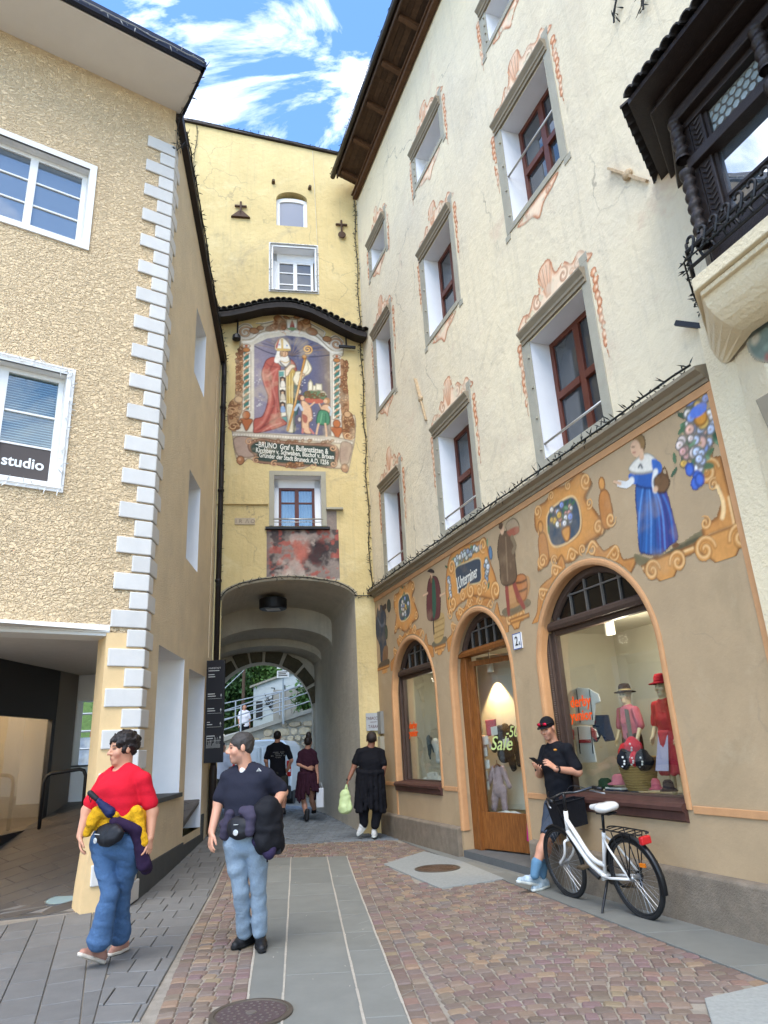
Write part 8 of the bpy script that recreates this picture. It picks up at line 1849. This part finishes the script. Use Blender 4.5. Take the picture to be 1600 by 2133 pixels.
def guard(cx,a0,a1):
 m=MB(BM);V=[];n=22
 for k in range(n+1):t=rd(a0+(a1-a0)*k/n);c=(math.cos(t),math.sin(t));V+=[(cx+rr*c[0],y_,R0+rr*c[1])for rr,y_ in((R0+.022,-.034),(R0+.042,-.02),(R0+.046,0),(R0+.042,.02),(R0+.022,.034),(R0+.037,0))]
 m.add(V,[(6*k+i,6*k+(i+1)%6,6*k+6+(i+1)%6,6*k+6+i)for k in range(n)for i in range(6)]);return obj('mudguard',m,M_bk,bike,smooth=True)
guard(0,-8+180-10+0,20)if False else guard(0,195,10);guard(FH,165,55)
m=MB(BM);m.tube([HT1,(.87,0,.93),(.855,0,1.00),(.87,0,1.035)],.016,8);obj('stem',m,M_bk,bike,smooth=True)
hb=cur([(.62,.31,1.03),(.72,.29,1.045),(.84,.16,1.02),(.875,0,1.035),(.84,-.16,1.02),(.72,-.29,1.045),(.62,-.31,1.03)]);hbo=bt('handlebar',hb,.0125,mat('dark_chrome',srgb('#4b4e52'),.3,metal=.8))
for s_ in(-1,1):
 bt('grip',[(.60,.314*s_,1.027),(.72,.29*s_,1.045)],.019,M_bk,hbo);bt('brake_lever',[(.76,.27*s_,1.02),(.66,.33*s_,.985),(.61,.345*s_,.975)],.008,M_alu,hbo);bt('brake_cable',[tuple(p)for p in spline([(.76,.26*s_,1.03),(.90,.14*s_,1.08),(.95,.05*s_,.92),(.93,0,.70)],5,False)],.004,M_bk,hbo,5)
bt('seatpost',[(.315,0,.69),(.262,0,.885)],.0145,M_bk)
b=Body();TP=lambda x,y,z:np.array(BM@Vector((x,y,z)));A_=[bd,by,bz]
b.cone(TP(.41,0,.925),TP(.28,0,.93),.026,.04,.03);b.ell(TP(.19,.045,.935),(.10,.065,.045),A_,.03);b.ell(TP(.19,-.045,.935),(.10,.065,.045),A_,.03);b.ell(TP(.13,0,.945),(.06,.09,.04),A_,.03);sd_=obj('saddle',b.mesh('saddle',M_bw,.006),mat('white_saddle',srgb('#d8cfc8'),.5),bike)
m=MB(BM);m.box((.10,-.05,.875),(.30,.05,.89));m.tube([(.1,.04,.88),(.3,.03,.88)],.008,6);obj('saddle_rails',m,M_bk,sd_)
m=MB(BM)
for y_ in(-.07,.07):m.tube(cur([(.30,y_*.5,.735),(.22,y_,.745),(-.22,y_,.735),(-.26,y_*.4,.73)]),.007,6)
for x in(-.2,-.1,0,.1,.2):m.tube([(x,-.07,.742),(x,.07,.742)],.005,5)
for s_ in(-1,1):m.tube([(.0,.068*s_,R0),(-.06,.075*s_,.735)],.006,5);m.tube([(.0,.068*s_,R0),(.10,.075*s_,.735)],.006,5);m.tube([(0,.068*s_,R0),(-.16,.075*s_,.735)],.006,5)
rk=obj('rack',m,M_bk,bike);m=MB(BM);m.box((-.29,-.055,.645),(-.24,.055,.715));obj('tail_light',m,mat('red_lens',srgb('#c01f24'),.25,spec=.6),bike,bevel=.012)
m=MB(BM);m.box((-.19,-.006,.44),(-.12,.02,.475));obj('reflector',m,mat('orange_reflector',srgb('#d9771a'),.3),wr_,bevel=.005)
m=MB(BM);m.lathe([(.085,-.004),(.085,.004),(.06,.004),(.06,-.004)],ax=Matrix.Translation((BB[0],-.055,BB[2]))@Matrix.Rotation(PI/2,4,'X'),n=20);obj('chainring',m,M_bk,bike);m=MB(BM);m.tube([(.46,.07,.285),(.60,.08,.365)],.022,8);obj('chain_guard',m,M_bk,bike)
for s_,q in((1,(.60,.38)),(-1,(.32,.19))):
 bt('crank',[(BB[0],.06*s_,BB[2]),(q[0],.08*s_,q[1])],.011,M_bk);m=MB(BM);m.box((q[0]-.045,.09*s_,q[1]-.012),(q[0]+.045,.18*s_,q[1]+.012));obj('pedal',m,mat('worn_pedal',srgb('#4a3d2b'),.7),bike,bevel=.004)
bt('chain',[(BB[0],-.055,BB[2]+.085),(0,-.055,R0+.035)],.004,M_bk);bt('chain',[(BB[0],-.055,BB[2]-.085),(.02,-.055,R0-.11),(0,-.055,R0-.035)],.004,M_bk);m=MB(BM);m.lathe([(.05,-.012),(.032,.012)],ax=Matrix.Translation((0,-.055,R0))@Matrix.Rotation(PI/2,4,'X'),n=16);m.tube([(0,-.06,R0-.02),(.04,-.06,R0-.11)],.014,6);obj('gear_cluster',m,M_bk,bike)
kf=np.array(BM.inverted()@Vector(ground_pt(1225,1906)))if 'ground_pt' in globals()else(.40,.28,.0)
bt('kickstand',[(.40,.03,.26),(.38,.10,.17),(.37,.215,-.015),(.385,.235,-.02)],[.014,.013,.012,.016],M_bk)
m=MB(BM);bx=[(.97,-.33),(1.17,-.33),(1.17,.04),(.97,.04)];V=[(x,y,.93)for x,y in bx]+[(1.0+(x-1.0)*.8,-.145+(y+.145)*.88,.66)for x,y in bx];m.add(V,[(4,5,6,7),(0,1,5,4),(1,2,6,5),(2,3,7,6),(3,0,4,7)]);m.tube([(*p,.925)for p in bx],.009,6,closed=True);m.bar((.89,0,.80),(1.0,0,.80),.03);obj('basket',m,M_jkt,bike)
# ================================================================== things in the shop windows
def pw(px,py,d):u,z=plane_uv(FR,px,py,d);return np.array(FR@Vector((u,d,z)))
NS=-np.array(FR.col[1][:3]);XS=np.array(FR.col[0][:3])
def flat(name,label,cat,pts,d,mt,th=.02,group=None,W=None):
 W=W or FR;q=[plane_uv(W,x,y,d)for x,y in pts];t=thing(name,label,cat,W@Vector((q[0][0],d,q[0][1])),group);m=MB(W);m.prism(q,d,d+th,axis=1);obj(name+'_cloth',m,mt,t,bevel=.008);return t
M_wcot=fabric('white_shirt_cotton','#d9d6cc');M_den=fabric('dark_denim','#26364d',var=.3)
t=flat('t_shirt','white T-shirt with printed braces hanging in the large window, upper','shirt',[(1203,1432),(1225,1434),(1246,1446),(1250,1462),(1240,1466),(1236,1510),(1200,1510),(1198,1466),(1186,1460),(1178,1458),(1186,1440)],.55,M_wcot)
m=MB(FR)
for a,b_ in(((1200,1436),(1208,1505)),((1227,1436),(1234,1500))):u,v=plane_uv(FR,*a,.54),plane_uv(FR,*b_,.54);m.bar((u[0],.545,u[1]),(v[0],.545,v[1]),.012,.006)
obj('printed_brace',m,M_bag,t)
t=flat('t_shirt','white shirt with red striped sleeves hanging below the other T-shirt','shirt',[(1200,1512),(1226,1512),(1240,1520),(1246,1535),(1236,1540),(1232,1530),(1242,1588),(1206,1590),(1198,1532),(1192,1540),(1187,1530),(1192,1515)],.52,M_wcot);m=MB(FR)
for a,b_ in(((1203,1515),(1208,1570)),((1230,1515),(1235,1570))):u,v=plane_uv(FR,*a,.51),plane_uv(FR,*b_,.51);m.bar((u[0],.515,u[1]),(v[0],.515,v[1]),.012,.006)
obj('printed_brace',m,M_bag,t);m=MB(FR)
for x0,y0 in((1189,1522),(1236,1524)):
 for k in range(5):u=plane_uv(FR,x0+k*2.2-2,y0+k*2,.51);m.bar((u[0],.512,u[1]+.05),(u[0]-.02,.512,u[1]-.06),.010,.006)
u=plane_uv(FR,1218,1544,.51);m.box((u[0]-.12,.512,u[1]-.02),(u[0]+.12,.518,u[1]+.02));obj('red_stripe',m,fabric('red_stripe','#a83a3a'),t)
flat('shorts','dark denim shorts hanging beside the white shirts','shorts',[(1235,1490),(1266,1489),(1270,1510),(1280,1542),(1260,1545),(1252,1530),(1243,1546),(1232,1545)],.60,M_den)
def mannequin(label,hx,hy,d,sc,coat,lower,hat,extra):
 c=pw(hx,hy,d);t=thing('mannequin',label,'mannequin',c-UPV*1.0*sc,'child mannequins in the large window');HF=headframe(NS+XS*.25);b=Body();nk=c-UPV*.15*sc;head(b,c,HF,sc*1.0,nk);rx=-XS
 top_,base_=c-UPV*.19*sc,c-UPV*.60*sc;arms=[]
 for s_ in(-1,1):a=top_+rx*.17*sc*s_-UPV*.02;e=a-UPV*.22*sc+rx*.06*s_*sc;w2=e-UPV*.17*sc+NS*.07;arms.append((a,e));limb(b,[a,e,w2],[.04*sc,.035*sc,.025*sc],.02);hand(b,w2,-UPV+NS*.4,-rx*s_,NS,.4,sc*.8)
 for s_ in(-1,1):limb(b,[base_+rx*.08*s_*sc,base_+rx*.09*s_*sc-UPV*.35*sc,base_+rx*.09*s_*sc-UPV*.70*sc],[.07*sc,.05*sc,.03*sc],.02)
 obj('body',b.mesh('body',M_skin,.009,None,skincol('#c9b48c',frm=(c,HF,sc))),M_skin,t)
 b=Body();torso(b,base_,top_,rx,NS,[(0,.15*sc,.10*sc,0),(.5,.15*sc,.105*sc,0),(.95,.13*sc,.08*sc,0)],.04)
 for a,e in arms:b.cone(a,e,.06*sc,.06*sc,.03)
 obj('jacket',b.mesh('jacket',coat,.01,(.012,30,4)),coat,t)
 b=Body()
 if extra=='skirt':
  for a in np.linspace(0,2*PI,13):p=base_+UPV*.03+rx*.11*math.cos(a)*sc+NS*.08*math.sin(a)*sc;q=base_-UPV*.42*sc+rx*.20*math.cos(a)*sc+NS*.15*math.sin(a)*sc;b.cone(p,q,.05*sc,.045*sc,.03)
  obj('skirt',b.mesh('skirt',lower,.01,(.01,40,4)),lower,t);m=MB();p=base_-UPV*.16*sc+NS*.185*sc;m.add([tuple(p+rx*x*sc+UPV*z*sc+NS*(.03 if z<0 else-.06))for x,z in((-.12,-.24),(.12,-.24),(.09,.18),(-.09,.18))],[(0,1,2,3)]);obj('apron',m,fabric('lilac_apron','#a9a3b8'),t)
 else:
  torso(b,base_-UPV*.08*sc,base_+UPV*.05*sc,rx,NS,[(0,.15*sc,.10*sc,0),(1,.145*sc,.10*sc,0)])
  for s_ in(-1,1):b.cone(base_+rx*.08*s_*sc,base_+rx*.10*s_*sc-UPV*.30*sc,.09*sc,.085*sc,.03)
  obj('shorts',b.mesh('shorts',lower,.01),lower,t);m=MB();p=top_+NS*.10*sc
  for s_ in(-1,1):m.bar(tuple(p+rx*.07*s_*sc),tuple(base_+NS*.11*sc+rx*.07*s_*sc),.025*sc,.008)
  m.bar(tuple(lerp(p,base_+NS*.11*sc,.5)-rx*.07*sc),tuple(lerp(p,base_+NS*.11*sc,.5)+rx*.07*sc),.03*sc,.008);obj('leather_brace',m,M_door,t)
  m=MB();m.add([tuple(p+rx*x*sc-UPV*z*sc+NS*.01)for x,z in((-.16,.02),(-.07,.0),(-.06,.40),(-.16,.40))],[(0,1,2,3)]);obj('waistcoat',m,fabric('grey_loden','#6d6657'),t)
 ht=thing('hat',extra=='skirt' and 'red felt hat on the girl mannequin' or 'brown felt hat with pale band on the boy mannequin','hat',c+UPV*.1*sc);m=MB();A=Matrix.Translation(c+UPV*.055*sc)
 m.lathe([(.03,.0),(.155,-.012),(.16,.0),(.09,.02),(.088,.07),(.07,.115),(.02,.125)],ax=A@Matrix.Scale(sc,4),n=22);obj('felt',m,hat,ht,smooth=True);m=MB();m.lathe([(.092,.018),(.093,.04)],ax=A@Matrix.Scale(sc,4),n=22,cap=False);obj('hat_band',m,hat if extra=='skirt' else mat('straw_band',srgb('#b59d6a'),.8),ht);return t
M_pchk=fabric('pink_check','#b5616a',var=.2);mannequin('boy mannequin in pink check shirt and brown leather shorts in the large window',1303,1449,.75,.80,M_pchk,fabric('brown_leather','#3d2417'),fabric('brown_felt','#2f2017'),'boy');mannequin('girl mannequin in a red cardigan and striped apron at the window edge',1379,1432,.62,.84,fabric('red_cardigan','#a31824',bump=.5),fabric('red_dirndl','#a82f3a'),fabric('red_felt','#9c1a26'),'skirt')
bp=pw(1337,1645,.42);bk_=thing('wicker_basket','tall wicker basket full of spotted bags in the large window','basket',bp);m=MB();V=[];
for k in range(13):
 r_=.13+.075*(k/12)**.7;m.tube([(bp[0]+r_*math.cos(a),bp[1]+r_*math.sin(a),bp[2]+.01+.026*k)for a in np.linspace(0,2*PI,24,endpoint=False)],.0155,6,closed=True)
obj('wicker',m,mat('wicker',srgb('#9c7d45'),.8,var=.35,vscale=40,bump=.8,bscale=90),bk_,smooth=True)
for k,(lb_,dx,dy,dz,r_,hx)in enumerate((('red spotted bag on top of the wicker basket',-.03,0,.43,.10,'#c01a2c'),('lower red spotted bag spilling from the basket',-.10,-.04,.37,.085,'#b81a2a'),('black spotted bag hanging over the basket rim',.05,-.14,.30,.10,'#15161c'),('red spotted pouch between the black bags',.12,-.10,.30,.07,'#b3192a'),('second black bag at the right of the basket',.19,-.05,.29,.10,'#17181d'))):
 t=thing('spotted_bag',lb_,'bag',bp+np.array([dx,dy,dz]),'spotted bags in the basket');b=Body();c=bp+XS*dx+NS*(-dy)*1.3+UPV*dz;b.ell(c,(r_,r_*.6,r_*.95),None,.02);b.ell(c+UPV*r_*.7,(r_*.4,r_*.3,r_*.5),None,.04);M_=fabric('bag_cloth_'+('red','red','black','red','black')[k],hx);obj('bag_body',b.mesh('bag_body',M_,.009,(.02,30,k)),M_,t);m=MB()
 for q in range(7):a=q*2.4;v=nrm(NS+XS*.8*math.cos(a)+UPV*.8*math.sin(a));m.ball(c+v*r_*.8,.012,6,4)
 obj('white_spot',m,M_white,t)
def hatthing(label,px,py,d,hx,r=.11):p=pw(px,py,d);t=thing('hat',label,'hat',p);m=MB();m.lathe([(r,0),(r*1.25,-.01),(r*1.25,.0),(r*.8,.02),(r*.72,.075),(r*.4,.10)],p,20);obj('hat_cloth',m,fabric('hat_'+hx[1:],hx,var=.25),t,smooth=True)
hatthing('dark green hat lying on the display floor',1262,1640,.40,'#16301f',.10);hatthing('pink check hat lying on folded clothes',1292,1632,.42,'#b06673');hatthing('pink slippers rolled beside the basket',1368,1643,.35,'#a8525e',.06);hatthing('dark brown cap near the girl mannequin\u2019s foot',1394,1646,.38,'#33282a',.07)
p=pw(1292,1643,.42);t=thing('folded_clothes','small stack of folded blue clothes under the pink hat','clothes',p);
for k in range(3):m=MB(FR);u=plane_uv(FR,1292,1643,.42);m.box((u[0]-.16+.01*k,.32,u[1]-.045+.022*k),(u[0]+.15,.55,u[1]-.026+.022*k));obj('folded_piece',m,(M_jl,M_den,M_wcot)[k],t,bevel=.006)
def tube_lamp(label,px,py,d,r=.06,h=.17):p=pw(px,py,d);t=thing('spot_lamp',label,'lamp',p,None);m=MB();m.lathe([(r*.3,h*.8),(r,h*.75),(r,-h*.25),(r*.8,-h*.25),(r*.8,0)],p,18);m.tube([p+UPV*h*.8,p+UPV*(h+.25)],.012,6);obj('lamp_body',m,M_white,t,smooth=False)
tube_lamp('white cylinder spot lamp hanging in the large window',1271,1315,.55);DLP=HX@Vector((.13,.34,2.70));t=thing('spot_lamp','white spot lamp shining behind the shop door','lamp',DLP);m=MB();m.lathe([(.02,.14),(.055,.13),(.055,-.06),(.045,-.06),(.045,0)],DLP,18,cap=False);m.tube([DLP+Vector((0,0,.13)),DLP+Vector((0,0,.45))],.012,6);obj('lamp_body',m,M_white,t)
p=pw(868,1428,.9);t=thing('ceiling_spot','small warm ceiling spot in the narrow window','lamp',p);m=MB();m.lathe([(.07,.02),(.08,0),(.055,-.012)],p,16);obj('spot_ring',m,M_white,t);m=MB();m.lathe([(.05,-.013),(.001,-.014)],p,14);obj('bulb',m,mat('lit_bulb',(1,.8,.5),.5,emit=((1,.72,.36),6)),t)
# door display
def garment(name,label,cat,W,d,segs,mt,seed,th=.55):
 P=lambda x,y:np.array(W@Vector((plane_uv(W,x,y,d)[0],d,plane_uv(W,x,y,d)[1])));t=thing(name,label,cat,P(*segs[0][:2]));b=Body();nn=np.array(W.col[1][:3])
 for x0,y0,x1,y1,r0_,r1_ in segs:b.cone(P(x0,y0),P(x1,y1),r0_,r1_,.03,(nn,th))
 obj('garment_cloth',b.mesh('garment_cloth',mt,.009,(.022,24,seed)),mt,t);return t
M_mauve=fabric('mauve_cloth','#a58d8d',var=.2)
t=garment('romper','pale mauve romper on a hanger in the shop door','clothes',HX,.16,[(1036,1606,1040,1645,.085,.11),(1028,1602,1018,1632,.05,.045),(1046,1602,1062,1638,.05,.04),(1034,1645,1030,1682,.075,.055),(1048,1645,1052,1684,.075,.055)],M_mauve,3)
c=np.array(HX@Vector((plane_uv(HX,1036,1598,.12)[0],.12,plane_uv(HX,1036,1598,.12)[1])));m=MB();m.tube([c+np.array([-.06,0,.0]),c+np.array([0,0,.045]),c+np.array([.06,0,.0])],.014,6);m.tube([c+np.array([0,0,.045]),c+np.array([0,0,.1])],.006,5);obj('hanger',m,M_door,t)
garment('jacket','dark child jacket hanging high in the shop door','jacket',HX,.30,[(1052,1520,1050,1572,.10,.12),(1040,1518,1030,1560,.06,.055),(1066,1516,1082,1590,.06,.05),(1060,1560,1070,1600,.08,.06)],fabric('charcoal_cloth','#26211f'),7)
garment('blouse','small pale blouse hanging at the left of the door display','clothes',HX,.15,[(1010,1540,1010,1570,.05,.06),(1006,1538,1000,1556,.03,.03),(1015,1538,1022,1556,.03,.03)],fabric('pale_pink_cloth','#b9a39c',var=.25),9)
flat('jacket','small pink top at the head of the door display','clothes',[(1010,1500),(1030,1498),(1032,1530),(1014,1534)],.2,M_pchk,.04,W=HX)
for k,(x,y)in enumerate(((1003,1535),(1001,1560),(1006,1585),(1002,1608),(1022,1515),(1047,1540),(1005,1630))):flat('price_tag','white price tag in the shop door, '+('second from the top at the left','third from the top at the left','above the middle of the left chain','beside the romper collar','uppermost, by the pink top','on the dark jacket','lowest at the left')[k],'tag',[(x,y),(x+13,y-3),(x+15,y+15),(x+2,y+18)],.10,mat('paper_tag',srgb('#cfc9c0'),.8),.004,'price tags in the shop door',HX)
garment('cloth','crumpled pale cloths on the floor of the door display','cloth',HX,.16,[(1030,1700,1055,1698,.04,.06),(1055,1697,1085,1700,.06,.045),(1040,1703,1075,1704,.04,.04)],M_wcot,11,.9);flat('box','dark green box on the floor of the door display','box',[(1004,1690),(1018,1694),(1020,1708),(1003,1708)],.10,fabric('green_box','#1f3526'),.12,W=HX);flat('bag','bright pink cloth hanging inside the door jamb','cloth',[(1097,1640),(1104,1640),(1106,1755),(1097,1752)],.14,fabric('pink_plastic','#b8246e'),.02)
garment('clothes','grey blue child clothes in the narrow window','clothes',FR,.8,[(892,1540,892,1578,.09,.10),(886,1540,880,1565,.05,.05),(898,1540,904,1562,.05,.05)],fabric('grey_blue_cloth','#55646a'),13);garment('bonnet','white bonnet and scarf at the right of the narrow window','clothes',FR,.5,[(908,1548,912,1565,.09,.07),(912,1565,914,1585,.05,.06)],M_wcot,15,.8);garment('cloth','crumpled white cloths on the narrow window floor','cloth',FR,.45,[(888,1626,902,1622,.06,.09),(902,1622,918,1626,.09,.07),(895,1615,910,1612,.05,.04)],M_wcot,17,.9)
# lettering on the panes
M_or=mat('orange_vinyl',srgb('#f2560c'),.5,emit=None);M_lime=mat('lime_chalk',srgb('#c9d88a'),.6)
for(px,py,ln_,sz)in((1189,1474,'derby',.175),(1190,1502,'yunior',.165)):u=plane_uv(FR,px,py,.196);text('window_lettering',ln_,face(FR,u[0],.196,u[1]),sz,M_or,house,'LEFT',bold=.004)
for(px,py,ln_)in((853,1518,'derby'),(853,1534,'yunior')):u=plane_uv(FR,px,py,.196);text('window_lettering',ln_,face(FR,u[0],.196,u[1]),.16,M_or,house,'LEFT',bold=.008)
u=plane_uv(HX,1020,1562,.0);text('chalk_lettering','Sale',face(HX,u[0],.016,u[1])@Matrix.Rotation(rd(-2),4,'Z'),.28,M_lime,dl,'LEFT',shear=.35,bold=.001);u=plane_uv(HX,1052,1536,.0);text('chalk_lettering','-50%',face(HX,u[0],.016,u[1]),.22,M_lime,dl,'LEFT',shear=.35,bold=.001,xs=.85)
# ================================================================== signs
hn=thing('house_number','white enamel house number 2a between door and large window','sign',FR@Vector((5.69,0,2.84)));m=MB(FR);m.box((5.585,-.02,2.735),(5.80,.0,2.945));obj('enamel_plate',m,M_white,hn,bevel=.004);m=MB(FR)
for q in(((5.585,2.735),(5.80,2.745)),((5.585,2.935),(5.80,2.945)),((5.585,2.745),(5.595,2.935)),((5.79,2.745),(5.80,2.935))):m.box((q[0][0],-.0225,q[0][1]),(q[1][0],-.0205,q[1][1]))
obj('blue_rim',m,mat('blue_enamel',srgb('#2f4f8f'),.4),hn);text('numerals','2',face(FR,5.68,-.0225,2.785),.17,M_black,hn,'CENTER',bold=.002);text('numerals','a',face(FR,5.755,-.0225,2.785),.09,M_black,hn,'CENTER')
tb_=thing('tobacco_sign','grey sign reading TABACCHI TABAK at the corner of the gate tower','sign',FT@Vector((-.14,0,2.08)));m=MB(FT);m.box((-.29,-.06,1.92),(.0,-.03,2.26));obj('sign_plate',m,mat('pale_sign',srgb('#a9aaa8'),.6,var=.08),tb_);M_wine=mat('wine_lettering',srgb('#5a2d2c'),.7)
text('sign_lettering','TABACCHI',face(FT,-.145,-.063,2.13),.082,M_wine,tb_,'CENTER',xs=.72);text('sign_lettering','TABAK',face(FT,-.145,-.063,1.97),.085,M_wine,tb_,'CENTER',xs=.8);m=MB(FT);m.box((-.21,-.063,2.08),(-.08,-.061,2.09));obj('rule',m,M_wine,tb_)
lbx=thing('letter_box','two small grey metal boxes on the shop wall beside the tobacco sign','letter box',FR@Vector((.1,0,1.9)));m=MB(FR);m.box((.04,-.07,1.85),(.24,-.0,2.28));obj('box_body',m,mat('grey_box',srgb('#86847d'),.6),lbx,bevel=.005);m=MB(FR);m.box((.06,-.09,1.45),(.22,0,1.80));obj('box_body',m,mat('beige_box',srgb('#a29a86'),.6),lbx,bevel=.005)
YI=13.1;q=[at(x,y,YI)for x,y in((433,1376),(466,1383),(460,1588),(424,1590))];ib=thing('information_board','tall black information board with white lines at the end of the corner house','sign',(q[0]+q[2])/2);x0,x1,z0,z1=q[3][0]+.0,q[1][0]-.0,q[3][2],q[0][2];x1=x0+.34;IM=Matrix.Translation((x0,YI,0));m=MB(IM);m.box((0,0,z0),(.34,.06,z1));obj('panel',m,mat('black_panel',srgb('#1d1d22'),.4),ib,bevel=.004);M_wl=mat('white_print',srgb('#bdbdb8'),.6)
text('board_lettering','INNENSTADT',face(IM,.035,-.003,z1-.16),.042,M_wl,ib,'LEFT',xs=.9);m=MB(IM);r_=random.Random(5)
for k,dz in enumerate((.20,.27,.31,.62,.66,.88,.92,1.12,1.16,1.36,1.40)):m.box((.04,-.003,z1-dz),(.04+(.20 if k==0 else r_.uniform(.05,.15)),-.001,z1-dz+.014))
for dz in(.70,.96,1.20,1.44):m.box((.04,-.003,z1-dz),(.30,-.001,z1-dz+.004));m.add([(.27,-.003,z1-dz+.05),(.30,-.003,z1-dz+.05),(.285,-.003,z1-dz+.09)],[(0,1,2)]);m.box((.282,-.003,z1-dz+.02),(.288,-.001,z1-dz+.05))
for k in range(16):m.box((.04+k*.016,-.002,z0+.25),(.044+k*.016,-.001,z0+.27+r_.uniform(.02,.20)))
obj('white_graphics',m,M_wl,ib)['kind']='stuff'
hr=thing('barrier_hoop','black steel hoop barrier on the arcade ramp','barrier',at(80,1735,12.1));a,b_=at(80,1738,12.1),at(170,1722,12.3);h=.90;m=MB();m.tube([a,a+UPV*(h-.12),a+UPV*(h-.03)+(b_-a)*.06,a+UPV*h+(b_-a)*.16,lerp(a,b_,.84)+UPV*h,lerp(a,b_,.94)+UPV*(h-.03),b_+UPV*(h-.12),b_],.03,8);obj('hoop',m,M_black,hr,smooth=True)
# ================================================================== strings of lights
M_wire=mat('dark_light_wire',srgb('#1d1f1c'),.6);M_wire2=mat('pale_light_wire',srgb('#a5a39c'),.6)
def string(label,pts,step=.075,L_=.07,mt=M_wire,down=None,seed=1,r=.008):
 q=random.Random(seed);t=thing('string_lights',label,'string lights',pts[0],'strings of fairy lights along the house edges');m=MB();m.tube([Vector(p)+Vector((q.uniform(-.01,.01),q.uniform(-.01,.01),q.uniform(-.01,.01)))for p in pts],r,5);obj('wire',m,mt,t);m=MB()
 for a,b in zip(pts[:-1],pts[1:]):
  a,b=Vector(a),Vector(b);n=max(1,int((b-a).length/step))
  for k in range(n):
   p=a+(b-a)*((k+q.random())/n);v=Vector((q.gauss(0,1),q.gauss(0,1),q.gauss(0,1))).normalized()
   if down:v=(v+Vector(down)).normalized()
   e=p+v*L_*q.uniform(.6,1.2);s_=v.orthogonal().normalized()*.009;w=v.cross(s_);md=p+v*L_*.45;m.add([p,md+s_,md-s_*.5+w*.9,md-s_*.5-w*.9,e],[(0,1,2),(0,2,3),(0,3,1),(4,2,1),(4,3,2),(4,1,3)])
 tag(obj('bulbs',m,mt,t),kind='stuff');return t
fr_p=lambda s,d,z:FR@Vector((s,d,z));ft_p=lambda s,d,z:FT@Vector((s,d,z));fs_p=lambda s,d,z:FS@Vector((s,d,z));fl_p=lambda s,d,z:FL@Vector((s,d,z))
string('dark fairy lights along the cornice of the shop front',[fr_p(s,-.14,SH_Z+.17)for s in np.linspace(-.1,9.5,40)],.026,.11,seed=2,r=.012);string('dark fairy lights down the corner of tower and shop house',[ft_p(-.06+.02*math.sin(k),-.05,15.2-10.5*k/40)for k in range(41)],.032,.10,seed=3,r=.010)
string('fairy lights along the sloping gutter of the corner house',[fs_p(.3+4.75*k/30,-.13,11.95-1.68*k/30)for k in range(31)],.03,.11,seed=4,r=.014);string('fairy lights wound down the drainpipe of the corner house',[fs_p(5.0+.06*math.sin(k*1.3),-.12,10.2-5.6*k/40)for k in range(41)],.03,.09,seed=5,r=.010)
string('fairy lights draped along the lip of the passage arch',[ft_p(p,-.03,q+.05)for p,q in[(-3.3,4.75)]+arch_pts(-3.19,-.42,4.62,5.05,20)+[(-.05,4.62)]],.04,.10,seed=6,r=.011);string('fairy lights along the front eaves of the corner house',[fl_p(-3.2+3.3*k/24,-1.04,12.17)for k in range(25)],.07,.10,mt=M_wire2,down=(0,0,-.6),seed=7)
string('fairy lights from the eaves down to the top quoin of the corner house',[fl_p(.14,-1.0,12.12),fl_p(.13,-.5,12.10),fl_p(.05,-.04,12.0),fl_p(.02,-.06,11.6),fl_p(.04,-.06,11.2),fs_p(.4,-.1,11.85)],.05,.13,seed=8);string('fairy lights along the top edge of the gate tower',[ft_p(-4.4+4.1*k/20,-.08,17.44-.70*k/20)for k in range(21)],.09,.11,seed=9);string('fairy lights down the left edge of the gate tower',[ft_p(-4.15+.03*math.sin(k),-.03,17.3-5*k/20)for k in range(21)],.07,.09,seed=10)
a,b,zb,zt=TWH[1];string('pale fairy lights framing the white tower window',[ft_p(u,-.03,z)for u,z in((a-.06,zt+.07),(b+.05,zt+.07),(b+.05,zb-.05),(a-.06,zb-.05),(a-.06,zt+.07))],.03,.06,M_wire2,seed=11,r=.02);a,b,zb,zt=LW2;string('white fairy lights round the lower window of the corner house',[fl_p(u,-.05,z)for u,z in((a-.05,zt+.06),(b+.06,zt+.06),(b+.06,zb-.06),(a-.05,zb-.06))],.05,.11,mat('white_light_wire',srgb('#d4d3cf'),.5),seed=12)
string('fairy lights on the tile canopy over the fresco',[ft_p(u,-.48,can_z(u)-.02)for u in np.linspace(-3.6,.0,24)],.06,.08,seed=13);string('fairy lights along the eaves gutter of the shop house',[fr_p(s,-ED-.14,EO+.30)for s in np.linspace(.2,9,24)],.09,.11,seed=14);string('fairy lights wound along the oriel railing',[fr_p(s,d,5.26)for s,d in((9.66,-.06),(9.9,-.35),(10.2,-.74),(10.6,-.75),(11,-.75),(11.6,-.75))],.02,.07,seed=15)
for k,(s,L_)in enumerate(((9.50,.5),(9.92,.75))):string(('short','long')[k]+' dark light cluster hanging high on the shop house wall',[fr_p(s+.10*q/5*math.sin(q),-.06,9.35+L_-L_*q/5-.35*k)for q in range(6)],.03,.16,down=(0,0,-.7),seed=20+k,r=.012)
